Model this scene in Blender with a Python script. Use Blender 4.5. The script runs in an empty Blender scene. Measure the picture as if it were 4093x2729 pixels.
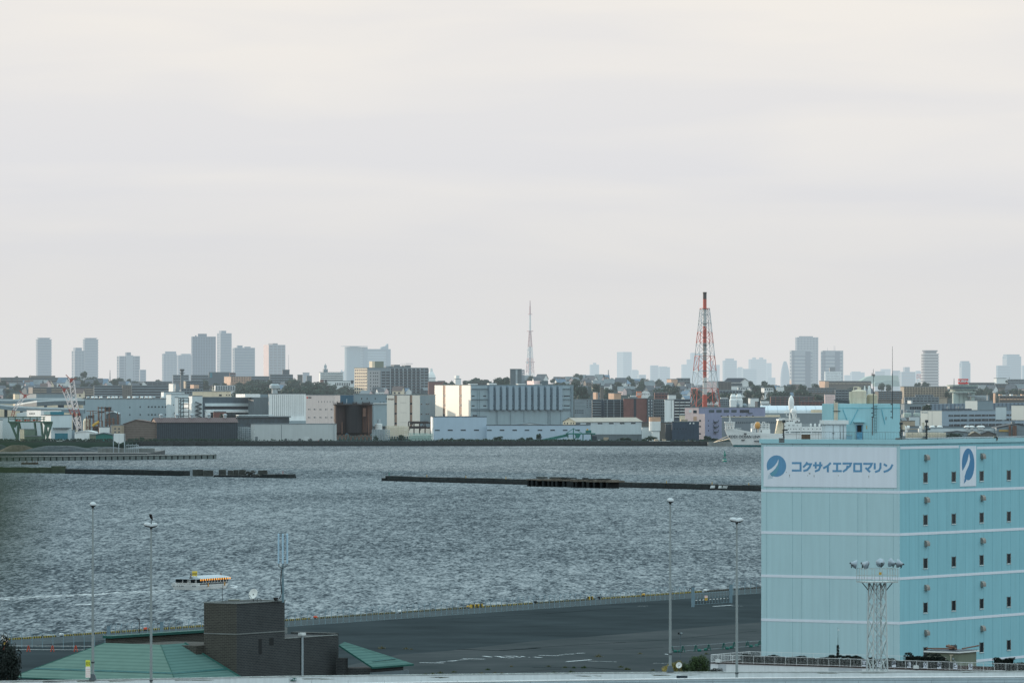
import bpy,math,random
from mathutils import Vector,Matrix
R=math.radians
S=bpy.context.scene
COL=S.collection
random.seed(7)
# ---------------------------------------------------------------- camera numbers (194 mm lens, eye 40 m above the water)
F,CX,HY,EYE=22000.0,2046.5,1550.0,40.0
ZN={0:(0,0,1),1:(0,1250,2.852),2:(550,1250,2.852),3:(1100,1250,2.851),4:(1700,1150,2.412),5:(2300,1150,2.412),6:(2850,1250,2.851),7:(3450,1250,2.851),8:(3280,1380,3.733),9:(2870,1590,4.438),10:(3560,1560,4.413),11:(0,1550,3.92),13:(3040,1780,4.055),14:(0,2329,3.92),15:(600,2329,3.92),16:(1150,2329,3.36),17:(1800,2329,3.36),18:(2450,2279,3.485),19:(600,2100,3.92),20:(0,1700,1.96),21:(3000,1700,2.152),22:(3000,2100,2.152),23:(3350,2200,3.137),24:(2800,2529,3.36),25:(3450,2529,3.658)}
def px(z,x):return ZN[z][0]+x/ZN[z][2]
def py(z,y):return ZN[z][1]+y/ZN[z][2]
def Q(z,x,y):return px(z,x),py(z,y)
def P(x,y,d):return Vector(((x-CX)*d/F,d,EYE-(y-HY)*d/F))
def G(x,y,z):
 d=F*(EYE-z)/(y-HY)
 return Vector(((x-CX)*d/F,d,z))
def X(x,d):return(x-CX)*d/F
def Zh(y,d):return EYE-(y-HY)*d/F
QZ=2.6
# ---------------------------------------------------------------- materials
def lin(c):
 return tuple(((v/255)/12.92 if v/255<=.04045 else((v/255+.055)/1.055)**2.4)for v in c)
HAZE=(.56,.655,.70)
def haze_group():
 g=bpy.data.node_groups.new('painted_haze','ShaderNodeTree')
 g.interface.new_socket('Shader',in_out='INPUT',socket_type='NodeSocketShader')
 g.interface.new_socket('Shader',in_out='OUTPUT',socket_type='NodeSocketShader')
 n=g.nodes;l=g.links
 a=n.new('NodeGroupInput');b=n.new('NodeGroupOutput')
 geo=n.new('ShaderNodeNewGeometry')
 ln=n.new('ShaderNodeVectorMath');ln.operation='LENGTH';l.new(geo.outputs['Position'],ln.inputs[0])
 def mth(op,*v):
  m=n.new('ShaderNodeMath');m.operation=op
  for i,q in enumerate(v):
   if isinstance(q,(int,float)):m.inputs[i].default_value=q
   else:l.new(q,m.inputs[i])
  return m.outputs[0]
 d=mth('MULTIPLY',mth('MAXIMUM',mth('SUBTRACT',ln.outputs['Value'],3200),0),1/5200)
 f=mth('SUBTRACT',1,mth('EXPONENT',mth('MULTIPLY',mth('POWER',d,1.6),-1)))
 em=n.new('ShaderNodeEmission');em.inputs[0].default_value=(*HAZE,1)  # haze painted onto surfaces: emission blended in with distance from the origin
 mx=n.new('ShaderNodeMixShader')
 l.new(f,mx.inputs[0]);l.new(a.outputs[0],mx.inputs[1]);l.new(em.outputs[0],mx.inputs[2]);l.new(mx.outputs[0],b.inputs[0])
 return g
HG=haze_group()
MATS={}
def M(key,col=None,rough=.7,var=.18,sc=.25,streak=0,spec=.3,metal=0,bump=0,col2=None,haze=True,trans=0):
 """a weathered procedural surface; col is an sRGB triple of the base colour"""
 if key in MATS:return MATS[key]
 m=bpy.data.materials.new(key);m.use_nodes=True;MATS[key]=m
 m.cycles.emission_sampling='NONE'
 n=m.node_tree.nodes;l=m.node_tree.links
 p=n['Principled BSDF'];out=n['Material Output']
 p.inputs['Roughness'].default_value=rough;p.inputs['Specular IOR Level'].default_value=spec;p.inputs['Metallic'].default_value=metal
 c=lin(col);geo=n.new('ShaderNodeNewGeometry')
 nz=n.new('ShaderNodeTexNoise');nz.inputs['Scale'].default_value=sc;nz.inputs['Detail'].default_value=6;nz.inputs['Roughness'].default_value=.65
 l.new(geo.outputs['Position'],nz.inputs['Vector'])
 fac=nz.outputs['Fac']
 if streak:
  mp=n.new('ShaderNodeMapping');mp.inputs['Scale'].default_value=(1,1,.06);l.new(geo.outputs['Position'],mp.inputs[0])
  n2=n.new('ShaderNodeTexNoise');n2.inputs['Scale'].default_value=sc*5;n2.inputs['Detail'].default_value=4;l.new(mp.outputs[0],n2.inputs['Vector'])
  mxx=n.new('ShaderNodeMath');mxx.operation='MULTIPLY_ADD';mxx.inputs[1].default_value=streak
  ad=n.new('ShaderNodeMath');ad.operation='MULTIPLY';ad.inputs[1].default_value=1-streak;l.new(fac,ad.inputs[0])
  l.new(n2.outputs['Fac'],mxx.inputs[0]);l.new(ad.outputs[0],mxx.inputs[2]);fac=mxx.outputs[0]
 rp=n.new('ShaderNodeValToRGB');l.new(fac,rp.inputs[0])
 lo=tuple(v*(1-var*1.3)for v in c);hi=tuple(min(1,v*(1+var))for v in c)
 if col2:lo=lin(col2);hi=c
 rp.color_ramp.elements[0].position=.3;rp.color_ramp.elements[0].color=(*lo,1)
 rp.color_ramp.elements[1].position=.7;rp.color_ramp.elements[1].color=(*hi,1)
 l.new(rp.outputs[0],p.inputs['Base Color'])
 if bump:
  bp=n.new('ShaderNodeBump');bp.inputs['Strength'].default_value=bump;bp.inputs['Distance'].default_value=.05;l.new(nz.outputs['Fac'],bp.inputs['Height']);l.new(bp.outputs[0],p.inputs['Normal'])
 sh=p.outputs[0]
 if trans:
  t=n.new('ShaderNodeBsdfTranslucent');l.new(rp.outputs[0],t.inputs[0]);ms=n.new('ShaderNodeMixShader');ms.inputs[0].default_value=trans
  l.new(sh,ms.inputs[1]);l.new(t.outputs[0],ms.inputs[2]);sh=ms.outputs[0]
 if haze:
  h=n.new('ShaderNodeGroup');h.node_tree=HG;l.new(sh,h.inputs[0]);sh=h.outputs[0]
 l.new(sh,out.inputs['Surface'])
 return m
def bands(key,ca,cb,scale,axis='Z',duty=.5,rough=.7,var=.12,haze=True,obj=True,sharp=.04,rot=None,spec=.2):
 """two colours in stripes along one object axis (corrugated sheet, tiles, floors, kerb paint)"""
 if key in MATS:return MATS[key]
 m=bpy.data.materials.new(key);m.use_nodes=True;MATS[key]=m;m.cycles.emission_sampling='NONE'
 n=m.node_tree.nodes;l=m.node_tree.links;p=n['Principled BSDF'];out=n['Material Output'];p.inputs['Roughness'].default_value=rough
 p.inputs['Specular IOR Level'].default_value=spec
 tc=n.new('ShaderNodeTexCoord');sx=n.new('ShaderNodeSeparateXYZ');l.new(tc.outputs['Object'],sx.inputs[0])
 def mth(op,*v):
  q=n.new('ShaderNodeMath');q.operation=op
  for i,w in enumerate(v):
   if isinstance(w,(int,float)):q.inputs[i].default_value=w
   else:l.new(w,q.inputs[i])
  return q.outputs[0]
 if axis=='XY':src=mth('ADD',sx.outputs['X'],sx.outputs['Y'])
 elif axis=='XZ':src=mth('ADD',sx.outputs['X'],sx.outputs['Z'])
 else:src=sx.outputs[axis]
 fr=mth('FRACT',mth('MULTIPLY',mth('ADD',src,5000/scale*scale),1/scale))
 tri=mth('ABSOLUTE',mth('SUBTRACT',fr,.5))
 rp=n.new('ShaderNodeValToRGB');l.new(tri,rp.inputs[0])
 rp.color_ramp.elements[0].position=max(0,duty*.5-sharp);rp.color_ramp.elements[0].color=(*lin(ca),1)
 rp.color_ramp.elements[1].position=min(1,duty*.5+sharp);rp.color_ramp.elements[1].color=(*lin(cb),1)
 nz=n.new('ShaderNodeTexNoise');nz.inputs['Scale'].default_value=.6;nz.inputs['Detail'].default_value=5
 g=n.new('ShaderNodeNewGeometry');l.new(g.outputs['Position'],nz.inputs['Vector'])
 mr=n.new('ShaderNodeMapRange');mr.inputs[3].default_value=1-var*1.5;mr.inputs[4].default_value=1+var;l.new(nz.outputs['Fac'],mr.inputs[0])
 mx=n.new('ShaderNodeVectorMath');mx.operation='SCALE';l.new(rp.outputs[0],mx.inputs[0]);l.new(mr.outputs[0],mx.inputs['Scale'])
 l.new(mx.outputs[0],p.inputs['Base Color']);sh=p.outputs[0]
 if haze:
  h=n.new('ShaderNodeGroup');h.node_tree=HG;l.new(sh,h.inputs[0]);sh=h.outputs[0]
 l.new(sh,out.inputs['Surface'])
 return m
def bricks(key,ca,cb,mort,scale=1,rough=.85,bw=.5,rh=.25):
 if key in MATS:return MATS[key]
 m=bpy.data.materials.new(key);m.use_nodes=True;MATS[key]=m
 n=m.node_tree.nodes;l=m.node_tree.links;p=n['Principled BSDF'];p.inputs['Roughness'].default_value=rough;p.inputs['Specular IOR Level'].default_value=.15
 tc=n.new('ShaderNodeTexCoord');sx=n.new('ShaderNodeSeparateXYZ');l.new(tc.outputs['Object'],sx.inputs[0])
 ad=n.new('ShaderNodeMath');ad.operation='ADD';l.new(sx.outputs['X'],ad.inputs[0]);l.new(sx.outputs['Y'],ad.inputs[1])
 cb_=n.new('ShaderNodeCombineXYZ');l.new(ad.outputs[0],cb_.inputs[0]);l.new(sx.outputs['Z'],cb_.inputs[1])
 b=n.new('ShaderNodeTexBrick');b.inputs['Scale'].default_value=scale;b.inputs['Color1'].default_value=(*lin(ca),1);b.inputs['Color2'].default_value=(*lin(cb),1)
 b.inputs['Mortar'].default_value=(*lin(mort),1);b.inputs['Mortar Size'].default_value=.028;b.inputs['Brick Width'].default_value=bw;b.inputs['Row Height'].default_value=rh
 l.new(cb_.outputs[0],b.inputs['Vector'])
 nz=n.new('ShaderNodeTexNoise');nz.inputs['Scale'].default_value=.35;nz.inputs['Detail'].default_value=5;l.new(tc.outputs['Object'],nz.inputs['Vector'])
 mr=n.new('ShaderNodeMapRange');mr.inputs[3].default_value=.72;mr.inputs[4].default_value=1.25;l.new(nz.outputs['Fac'],mr.inputs[0])
 mx=n.new('ShaderNodeVectorMath');mx.operation='SCALE';l.new(b.outputs['Color'],mx.inputs[0]);l.new(mr.outputs[0],mx.inputs['Scale'])
 l.new(mx.outputs[0],p.inputs['Base Color'])
 return m
def emit(key,col,st):
 if key in MATS:return MATS[key]
 m=bpy.data.materials.new(key);m.use_nodes=True;MATS[key]=m
 p=m.node_tree.nodes['Principled BSDF'];p.inputs['Base Color'].default_value=(*lin(col),1)
 p.inputs['Emission Color'].default_value=(*lin(col),1);p.inputs['Emission Strength'].default_value=st
 return m
 # ---------------------------------------------------------------- mesh building
class MB:
 def __init__(s):s.v=[];s.f=[];s.m=[]
 def face(s,pts,mi=0):
  b=len(s.v);s.v+=[tuple(p)for p in pts];s.f.append(tuple(range(b,b+len(pts))));s.m.append(mi)
 def box(s,x0,y0,z0,x1,y1,z1,mi=0):
  b=len(s.v)
  s.v+=[(x0,y0,z0),(x1,y0,z0),(x1,y1,z0),(x0,y1,z0),(x0,y0,z1),(x1,y0,z1),(x1,y1,z1),(x0,y1,z1)]
  for q in((3,2,1,0),(4,5,6,7),(0,1,5,4),(1,2,6,5),(2,3,7,6),(3,0,4,7)):
   s.f.append(tuple(b+k for k in q));s.m.append(mi)
  return s
 def cbox(s,c,d,mi=0):return s.box(c[0]-d[0]/2,c[1]-d[1]/2,c[2]-d[2]/2,c[0]+d[0]/2,c[1]+d[1]/2,c[2]+d[2]/2,mi)
 def tube(s,a,b,r0,r1=None,n=6,mi=0,cap=True):
  a=Vector(a);b=Vector(b);r1=r0 if r1 is None else r1;w=(b-a)
  if w.length<1e-6:return s
  w.normalize();u=w.orthogonal().normalized();v=w.cross(u);k0=len(s.v)
  for p,r in((a,r0),(b,r1)):
   for i in range(n):
    t=2*math.pi*i/n;s.v.append(tuple(p+(u*math.cos(t)+v*math.sin(t))*r))
  for i in range(n):
   j=(i+1)%n;s.f.append((k0+i,k0+j,k0+n+j,k0+n+i));s.m.append(mi)
  if cap:
   s.f.append(tuple(k0+i for i in reversed(range(n))));s.m.append(mi);s.f.append(tuple(k0+n+i for i in range(n)));s.m.append(mi)
  return s
 def path(s,pts,r,n=6,mi=0):
  for a,b in zip(pts,pts[1:]):s.tube(a,b,r,n=n,mi=mi)
  return s
 def lathe(s,prof,n=16,c=(0,0,0),mi=0,sx=1,sy=1):
  k0=len(s.v)
  for r,z in prof:
   for i in range(n):
    t=2*math.pi*i/n;s.v.append((c[0]+r*math.cos(t)*sx,c[1]+r*math.sin(t)*sy,c[2]+z))
  for j in range(len(prof)-1):
   for i in range(n):
    k=(i+1)%n;s.f.append((k0+j*n+i,k0+j*n+k,k0+(j+1)*n+k,k0+(j+1)*n+i));s.m.append(mi)
  s.f.append(tuple(k0+i for i in reversed(range(n))));s.m.append(mi)
  e=k0+(len(prof)-1)*n;s.f.append(tuple(e+i for i in range(n)));s.m.append(mi)
  return s
 def prism(s,poly,a,b,axis='y',mi=0):
  """poly of (u, z) pulled along an axis from a to b"""
  n=len(poly);k0=len(s.v)
  for t in(a,b):
   for u,z in poly:s.v.append((u,t,z)if axis=='y' else(t,u,z)if axis=='x' else(u,z,t))
  for i in range(n):
   j=(i+1)%n;s.f.append((k0+i,k0+j,k0+n+j,k0+n+i));s.m.append(mi)
  s.f.append(tuple(k0+i for i in reversed(range(n))));s.m.append(mi);s.f.append(tuple(k0+n+i for i in range(n)));s.m.append(mi)
  return s
 def mesh(s,name,mats,smooth=False):
  me=bpy.data.meshes.new(name);me.from_pydata(s.v,[],s.f)
  for m in(mats if isinstance(mats,(list,tuple))else[mats]):me.materials.append(m)
  me.polygons.foreach_set('material_index',s.m)
  if smooth:me.polygons.foreach_set('use_smooth',[True]*len(s.f))
  me.update()
  import bmesh
  bm=bmesh.new();bm.from_mesh(me);bmesh.ops.recalc_face_normals(bm,faces=bm.faces);bm.to_mesh(me);bm.free()
  return me
def link(name,me,parent=None,loc=(0,0,0),rot=(0,0,0),scale=(1,1,1)):
 o=bpy.data.objects.new(name,me);COL.objects.link(o);o.location=loc;o.rotation_euler=rot;o.scale=scale
 if parent is not None:o.parent=parent
 return o
def tag(o,label=None,cat=None,group=None,kind=None):
 if label:o['label']=label
 if cat:o['category']=cat
 if group:o['group']=group
 if kind:o['kind']=kind
 return o
def empty(name,label,cat,loc,rz=0,group=None):
 o=bpy.data.objects.new(name,None);COL.objects.link(o);o.location=loc;o.rotation_euler=(0,0,rz);o.empty_display_size=.2
 return tag(o,label,cat,group)
def part(parent,name,mb,mats,loc=(0,0,0),rot=(0,0,0),smooth=False):return link(name,mb.mesh(name,mats,smooth),parent,loc,rot)
def struct(name,mb,mats,loc=(0,0,0),kind='structure',smooth=False):return tag(link(name,mb.mesh(name,mats,smooth),None,loc),kind=kind)
CUBES={}
def cube(parent,name,mat,x0,y0,z0,x1,y1,z1):
 """box part; all boxes of a material share one mesh"""
 if mat.name not in CUBES:CUBES[mat.name]=MB().box(-.5,-.5,-.5,.5,.5,.5).mesh('box_'+mat.name,mat)
 return link(name,CUBES[mat.name],parent,((x0+x1)/2,(y0+y1)/2,(z0+z1)/2),(0,0,0),(abs(x1-x0),abs(y1-y0),abs(z1-z0)))
def copy_tree(o,parent=None):
 c=o.copy();COL.objects.link(c)
 if parent is not None:c.parent=parent
 for ch in list(o.children):copy_tree(ch,c)
 return c
def text_mesh(s,size,mat,off=0,ext=.02,align='CENTER'):
 cu=bpy.data.curves.new('lettering','FONT');cu.body=s;cu.size=size;cu.offset=off;cu.extrude=ext;cu.align_x=align;cu.align_y='CENTER';cu.resolution_u=3
 ob=bpy.data.objects.new('lettering',cu);COL.objects.link(ob)
 dg=bpy.context.evaluated_depsgraph_get();dg.update()
 me=bpy.data.meshes.new_from_object(ob.evaluated_get(dg));bpy.data.objects.remove(ob);bpy.data.curves.remove(cu)
 me.materials.clear();me.materials.append(mat)
 return me
ORD='zeroth first second third fourth fifth sixth seventh eighth ninth tenth eleventh twelfth thirteenth fourteenth fifteenth sixteenth seventeenth eighteenth nineteenth twentieth'.split()
def nth(i):
 if i<=20:return ORD[i]
 t={2:'twenty',3:'thirty',4:'forty',5:'fifty',6:'sixty',7:'seventy'}[i//10]
 return(t[:-1]+'ieth')if i%10==0 else t+'-'+ORD[i%10]
 # ---------------------------------------------------------------- buildings
class B:
 """a building from its picture columns: left edge xl, nearest corner xc, right edge xr, top yt, at depth d, turned by th degrees"""
 def __init__(s,name,label,z,xl,xc,xr,yt,yb,d,wall,th=28,dep=None,roof=None,cat='building',group=None,roofov=.15,low=None,noroof=False):
  s.z=z;pc=px(z,xc);s.d=d;s.th=R(th);s.C=Vector((X(pc,d),d,0))
  zt=Zh(py(z,yt),d);z0=Zh(py(z,yb),d)if yb is not None else 3
  if low is not None:z0=low
  s.z0=z0;s.H=zt-z0;s.W=s.lx(px(z,xr),0);s.L=s.lx(px(z,xl),1)if xl<xc else(dep or 18)
  if dep and xl<xc and dep>s.L:s.L=dep
  s.root=empty(name,label,cat,(s.C.x,d,z0),s.th,group)
  s.wall=part(s.root,'wall',MB().box(0,0,-6 if d>3700 else 0,s.W,s.L,s.H),wall);s.wm=wall
  if not noroof:cube(s.root,'roof',roof or MATS['roof_grey'],-roofov,-roofov,s.H+.002,s.W+roofov,s.L+roofov,s.H+.5)
 def lx(s,p,left):
  k=(p-CX)/F;c,n=math.cos(s.th),math.sin(s.th)
  return(k*s.C.y-s.C.x)/((-n-k*c)if left else(c-k*n))
 def u(s,face,x):return s.lx(px(s.z,x),face=='l')
 def zz(s,y):return Zh(py(s.z,y),s.d)-s.z0
 def rect(s,name,mat,face,x0,y0,x1,y1,out=.08,thick=.2,parent=None):
  a,b=s.u(face,x0),s.u(face,x1);z1,z0=s.zz(y0),s.zz(y1)
  return s.lrect(name,mat,face,a,z0,b,z1,out,thick,parent)
 def lrect(s,name,mat,face,a,z0,b,z1,out=.08,thick=.2,parent=None):
  a,b=min(a,b),max(a,b)
  if face=='f':return cube(parent or s.root,name,mat,a,-out,z0,b,thick-out,z1)
  return cube(parent or s.root,name,mat,-out,a,z0,thick-out,b,z1)
 def grid(s,name,mat,face,x0,x1,nx,y0,y1,ny,fw=.5,fh=.55,out=.06,skip=0):
  a,b=s.u(face,x0),s.u(face,x1);za,zb=s.zz(y0),s.zz(y1);a,b=min(a,b),max(a,b);dx=(b-a)/nx;dz=(za-zb)/ny
  for j in range(ny):
   for i in range(nx):
    if skip and random.random()<skip:continue
    cx=a+(i+.5)*dx;cz=za-(j+.5)*dz
    s.lrect(name,mat,face,cx-dx*fw/2,cz-dz*fh/2,cx+dx*fw/2,cz+dz*fh/2,out)
 def floors(s,face,x0,x1,y0,y1,n,bal,dark,fh=.42,cols=0,colmat=None,out=.9):
  """n storeys of dark window band and pale balcony, with cross walls"""
  a,b=s.u(face,x0),s.u(face,x1);za,zb=s.zz(y0),s.zz(y1);a,b=min(a,b),max(a,b);dz=(za-zb)/n
  for j in range(n):
   t=za-j*dz
   s.lrect('window_band',dark,face,a+.1,t-dz*(1-fh),b-.1,t-.1*dz,.05)
   s.lrect('balcony',bal,face,a,t-dz*.97,b,t-dz*(1-fh),out,out+.1)
  if cols:
   mb=MB()
   for i in range(cols+1):
    q=a+(b-a)*i/cols
    if face=='f':mb.box(q-.2,-out-.06,zb,q+.2,.1,za)
    else:mb.box(-out-.06,q-.2,zb,.1,q+.2,za)
   part(s.root,'cross_wall',mb,colmat or bal)
 def on(s,name,mat,x0,x1,yt,y0=1,y1=6,extra=0):
  """a box standing on the roof, seen between columns x0 and x1 with its top at yt"""
  a,b=s.u('f',x0),s.u('f',x1)
  return cube(s.root,name,mat,a,y0,s.H+.5,b,y1,s.zz(yt)+extra)
 def words(s,txt,face,x,y,hpx,mat,off=0,out=.12,wide=1):
  a=s.u(face,x);z=s.zz(y);size=hpx/ZN[s.z][2]*s.d/F*1.35
  me=text_mesh(txt,size,mat,off,.03)
  if face=='f':return link('lettering',me,s.root,(a,-out,z),(R(90),0,0),(wide,1,1))
  return link('lettering',me,s.root,(-out,a,z),(R(90),0,R(-90)),(wide,1,1))
  # ---------------------------------------------------------------- palette
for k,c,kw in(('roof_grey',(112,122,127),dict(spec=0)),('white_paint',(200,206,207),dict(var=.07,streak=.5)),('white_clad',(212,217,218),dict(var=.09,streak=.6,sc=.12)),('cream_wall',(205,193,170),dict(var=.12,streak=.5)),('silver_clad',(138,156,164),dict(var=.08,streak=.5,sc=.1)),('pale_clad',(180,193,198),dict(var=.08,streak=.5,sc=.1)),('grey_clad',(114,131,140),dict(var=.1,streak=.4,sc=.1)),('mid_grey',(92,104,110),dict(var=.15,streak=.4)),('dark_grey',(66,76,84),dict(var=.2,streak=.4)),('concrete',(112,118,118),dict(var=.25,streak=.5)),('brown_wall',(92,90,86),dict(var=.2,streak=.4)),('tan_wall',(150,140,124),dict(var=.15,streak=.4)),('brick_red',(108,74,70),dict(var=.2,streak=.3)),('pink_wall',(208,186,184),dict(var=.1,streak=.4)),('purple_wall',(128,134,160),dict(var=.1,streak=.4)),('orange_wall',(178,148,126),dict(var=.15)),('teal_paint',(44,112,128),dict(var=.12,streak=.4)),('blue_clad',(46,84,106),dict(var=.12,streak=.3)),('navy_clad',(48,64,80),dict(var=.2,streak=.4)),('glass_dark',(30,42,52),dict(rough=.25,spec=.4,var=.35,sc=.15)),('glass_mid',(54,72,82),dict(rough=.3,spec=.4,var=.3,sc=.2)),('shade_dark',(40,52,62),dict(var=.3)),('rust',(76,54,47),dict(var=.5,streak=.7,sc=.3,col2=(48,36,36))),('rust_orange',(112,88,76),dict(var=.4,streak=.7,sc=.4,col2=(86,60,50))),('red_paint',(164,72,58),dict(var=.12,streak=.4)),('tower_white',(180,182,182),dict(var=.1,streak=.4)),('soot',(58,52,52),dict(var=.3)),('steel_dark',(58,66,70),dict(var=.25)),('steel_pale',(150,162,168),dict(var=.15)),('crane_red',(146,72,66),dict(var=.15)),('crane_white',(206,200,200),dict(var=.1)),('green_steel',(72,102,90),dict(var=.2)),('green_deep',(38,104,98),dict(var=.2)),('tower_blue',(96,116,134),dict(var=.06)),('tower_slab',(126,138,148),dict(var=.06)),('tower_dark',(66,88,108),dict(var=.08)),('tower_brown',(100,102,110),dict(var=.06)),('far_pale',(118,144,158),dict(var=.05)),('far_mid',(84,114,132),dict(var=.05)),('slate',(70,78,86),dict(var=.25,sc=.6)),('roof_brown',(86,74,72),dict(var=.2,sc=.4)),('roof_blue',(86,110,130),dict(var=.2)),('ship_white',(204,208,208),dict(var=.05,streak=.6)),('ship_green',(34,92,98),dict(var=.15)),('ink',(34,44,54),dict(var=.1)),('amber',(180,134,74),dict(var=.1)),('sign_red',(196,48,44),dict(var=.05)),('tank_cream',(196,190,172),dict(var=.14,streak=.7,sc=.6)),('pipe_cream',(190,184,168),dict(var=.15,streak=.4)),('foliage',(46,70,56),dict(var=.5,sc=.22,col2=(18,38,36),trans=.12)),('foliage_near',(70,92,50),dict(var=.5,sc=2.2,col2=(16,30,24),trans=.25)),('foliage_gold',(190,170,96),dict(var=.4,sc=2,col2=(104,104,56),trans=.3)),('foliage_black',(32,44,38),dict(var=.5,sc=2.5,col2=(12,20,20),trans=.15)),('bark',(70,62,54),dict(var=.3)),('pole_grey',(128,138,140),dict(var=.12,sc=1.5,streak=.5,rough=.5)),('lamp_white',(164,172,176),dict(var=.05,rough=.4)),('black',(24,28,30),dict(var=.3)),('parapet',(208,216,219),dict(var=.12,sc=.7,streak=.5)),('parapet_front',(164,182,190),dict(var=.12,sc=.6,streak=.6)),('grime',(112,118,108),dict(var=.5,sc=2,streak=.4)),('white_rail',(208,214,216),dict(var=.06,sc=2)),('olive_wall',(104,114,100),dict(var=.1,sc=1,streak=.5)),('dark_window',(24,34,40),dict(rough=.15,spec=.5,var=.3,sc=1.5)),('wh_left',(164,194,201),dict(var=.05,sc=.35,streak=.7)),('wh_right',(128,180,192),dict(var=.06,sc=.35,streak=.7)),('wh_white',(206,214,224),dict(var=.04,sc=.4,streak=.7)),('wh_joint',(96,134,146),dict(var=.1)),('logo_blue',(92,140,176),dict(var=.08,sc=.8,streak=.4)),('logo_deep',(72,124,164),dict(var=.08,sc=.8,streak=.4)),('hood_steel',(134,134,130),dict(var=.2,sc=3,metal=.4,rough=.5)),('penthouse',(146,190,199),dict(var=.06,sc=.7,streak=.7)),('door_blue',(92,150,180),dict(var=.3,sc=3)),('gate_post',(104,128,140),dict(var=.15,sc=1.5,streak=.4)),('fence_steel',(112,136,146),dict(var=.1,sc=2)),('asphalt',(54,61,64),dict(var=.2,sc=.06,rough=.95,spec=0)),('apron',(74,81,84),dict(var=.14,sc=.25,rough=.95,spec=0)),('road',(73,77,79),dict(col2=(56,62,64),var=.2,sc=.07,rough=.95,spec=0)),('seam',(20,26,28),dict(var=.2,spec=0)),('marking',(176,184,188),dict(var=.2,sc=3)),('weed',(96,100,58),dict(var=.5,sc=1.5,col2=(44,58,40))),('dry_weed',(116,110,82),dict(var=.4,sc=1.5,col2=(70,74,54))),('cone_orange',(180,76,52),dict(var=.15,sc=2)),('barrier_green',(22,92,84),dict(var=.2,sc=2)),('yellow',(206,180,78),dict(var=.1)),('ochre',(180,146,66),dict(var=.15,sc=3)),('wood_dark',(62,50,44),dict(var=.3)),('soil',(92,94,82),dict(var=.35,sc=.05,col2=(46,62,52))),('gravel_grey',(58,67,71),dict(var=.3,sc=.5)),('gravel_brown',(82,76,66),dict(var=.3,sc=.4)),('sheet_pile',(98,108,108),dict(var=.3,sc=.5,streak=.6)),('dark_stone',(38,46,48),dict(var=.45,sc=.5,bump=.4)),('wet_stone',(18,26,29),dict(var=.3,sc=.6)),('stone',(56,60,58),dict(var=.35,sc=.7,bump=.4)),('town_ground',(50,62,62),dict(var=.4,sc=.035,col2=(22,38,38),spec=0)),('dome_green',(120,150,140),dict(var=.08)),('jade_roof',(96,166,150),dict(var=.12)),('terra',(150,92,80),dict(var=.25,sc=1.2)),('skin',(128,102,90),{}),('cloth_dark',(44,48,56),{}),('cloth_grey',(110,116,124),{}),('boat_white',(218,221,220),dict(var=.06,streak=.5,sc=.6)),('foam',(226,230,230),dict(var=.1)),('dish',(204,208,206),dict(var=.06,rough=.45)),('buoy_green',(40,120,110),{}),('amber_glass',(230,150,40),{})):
 M(k,c,**kw)
g=MATS
# ---------------------------------------------------------------- sky, sun, camera
AZ,EL=35,7.5
w=bpy.data.worlds.new('World');S.world=w;w.use_nodes=True
n=w.node_tree.nodes;l=w.node_tree.links;bg=n['Background']
tc=n.new('ShaderNodeTexCoord');sp=n.new('ShaderNodeSeparateXYZ');l.new(tc.outputs['Generated'],sp.inputs[0])
sky=n.new('ShaderNodeTexSky');sky.sky_type='NISHITA';sky.sun_disc=False;sky.sun_elevation=R(EL);sky.sun_rotation=R(-(90-AZ));sky.dust_density=3;sky.altitude=40
vm=n.new('ShaderNodeVectorMath');vm.operation='SCALE';vm.inputs['Scale'].default_value=.085;l.new(sky.outputs[0],vm.inputs[0])
mp=n.new('ShaderNodeMapping');mp.inputs['Scale'].default_value=(9,9,62);l.new(tc.outputs['Generated'],mp.inputs[0])
nz=n.new('ShaderNodeTexNoise');nz.inputs['Scale'].default_value=1.5;nz.inputs['Detail'].default_value=4;nz.inputs['Roughness'].default_value=.45;nz.inputs['Distortion'].default_value=.4;l.new(mp.outputs[0],nz.inputs['Vector'])
cr=n.new('ShaderNodeValToRGB');l.new(sp.outputs['Z'],cr.inputs[0])
e=cr.color_ramp.elements;e[0].position=0;e[0].color=(.74,.745,.745,1);e[1].position=.072;e[1].color=(.88,.845,.80,1)
for p_,c_ in((.018,(.745,.74,.735,1)),(.040,(.80,.79,.785,1))):
 q=e.new(p_);q.color=c_
cs=n.new('ShaderNodeMixRGB');cs.blend_type='MULTIPLY';l.new(cr.outputs[0],cs.inputs[1])
st=n.new('ShaderNodeValToRGB');l.new(nz.outputs['Fac'],st.inputs[0]);st.color_ramp.elements[0].position=.38;st.color_ramp.elements[0].color=(.945,.957,.985,1);st.color_ramp.elements[1].position=.66;st.color_ramp.elements[1].color=(1.015,1.01,1.0,1)
mz=n.new('ShaderNodeMapRange');l.new(sp.outputs['Z'],mz.inputs[0]);mz.inputs[1].default_value=.008;mz.inputs[2].default_value=.03;l.new(mz.outputs[0],cs.inputs[0]);l.new(st.outputs[0],cs.inputs[2])
mf=n.new('ShaderNodeMapRange');l.new(sp.outputs['Z'],mf.inputs[0]);mf.inputs[1].default_value=.1;mf.inputs[2].default_value=.55;mf.inputs[3].default_value=0;mf.inputs[4].default_value=.8
mm=n.new('ShaderNodeMixRGB');ov=n.new('ShaderNodeVectorMath');ov.operation='ADD';l.new(vm.outputs[0],ov.inputs[0]);ov.inputs[1].default_value=(1.22,1.60,1.70)
l.new(mf.outputs[0],mm.inputs[0]);l.new(cs.outputs[0],mm.inputs[1]);l.new(ov.outputs[0],mm.inputs[2])
l.new(mm.outputs[0],bg.inputs[0]);bg.inputs[1].default_value=1.0
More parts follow.
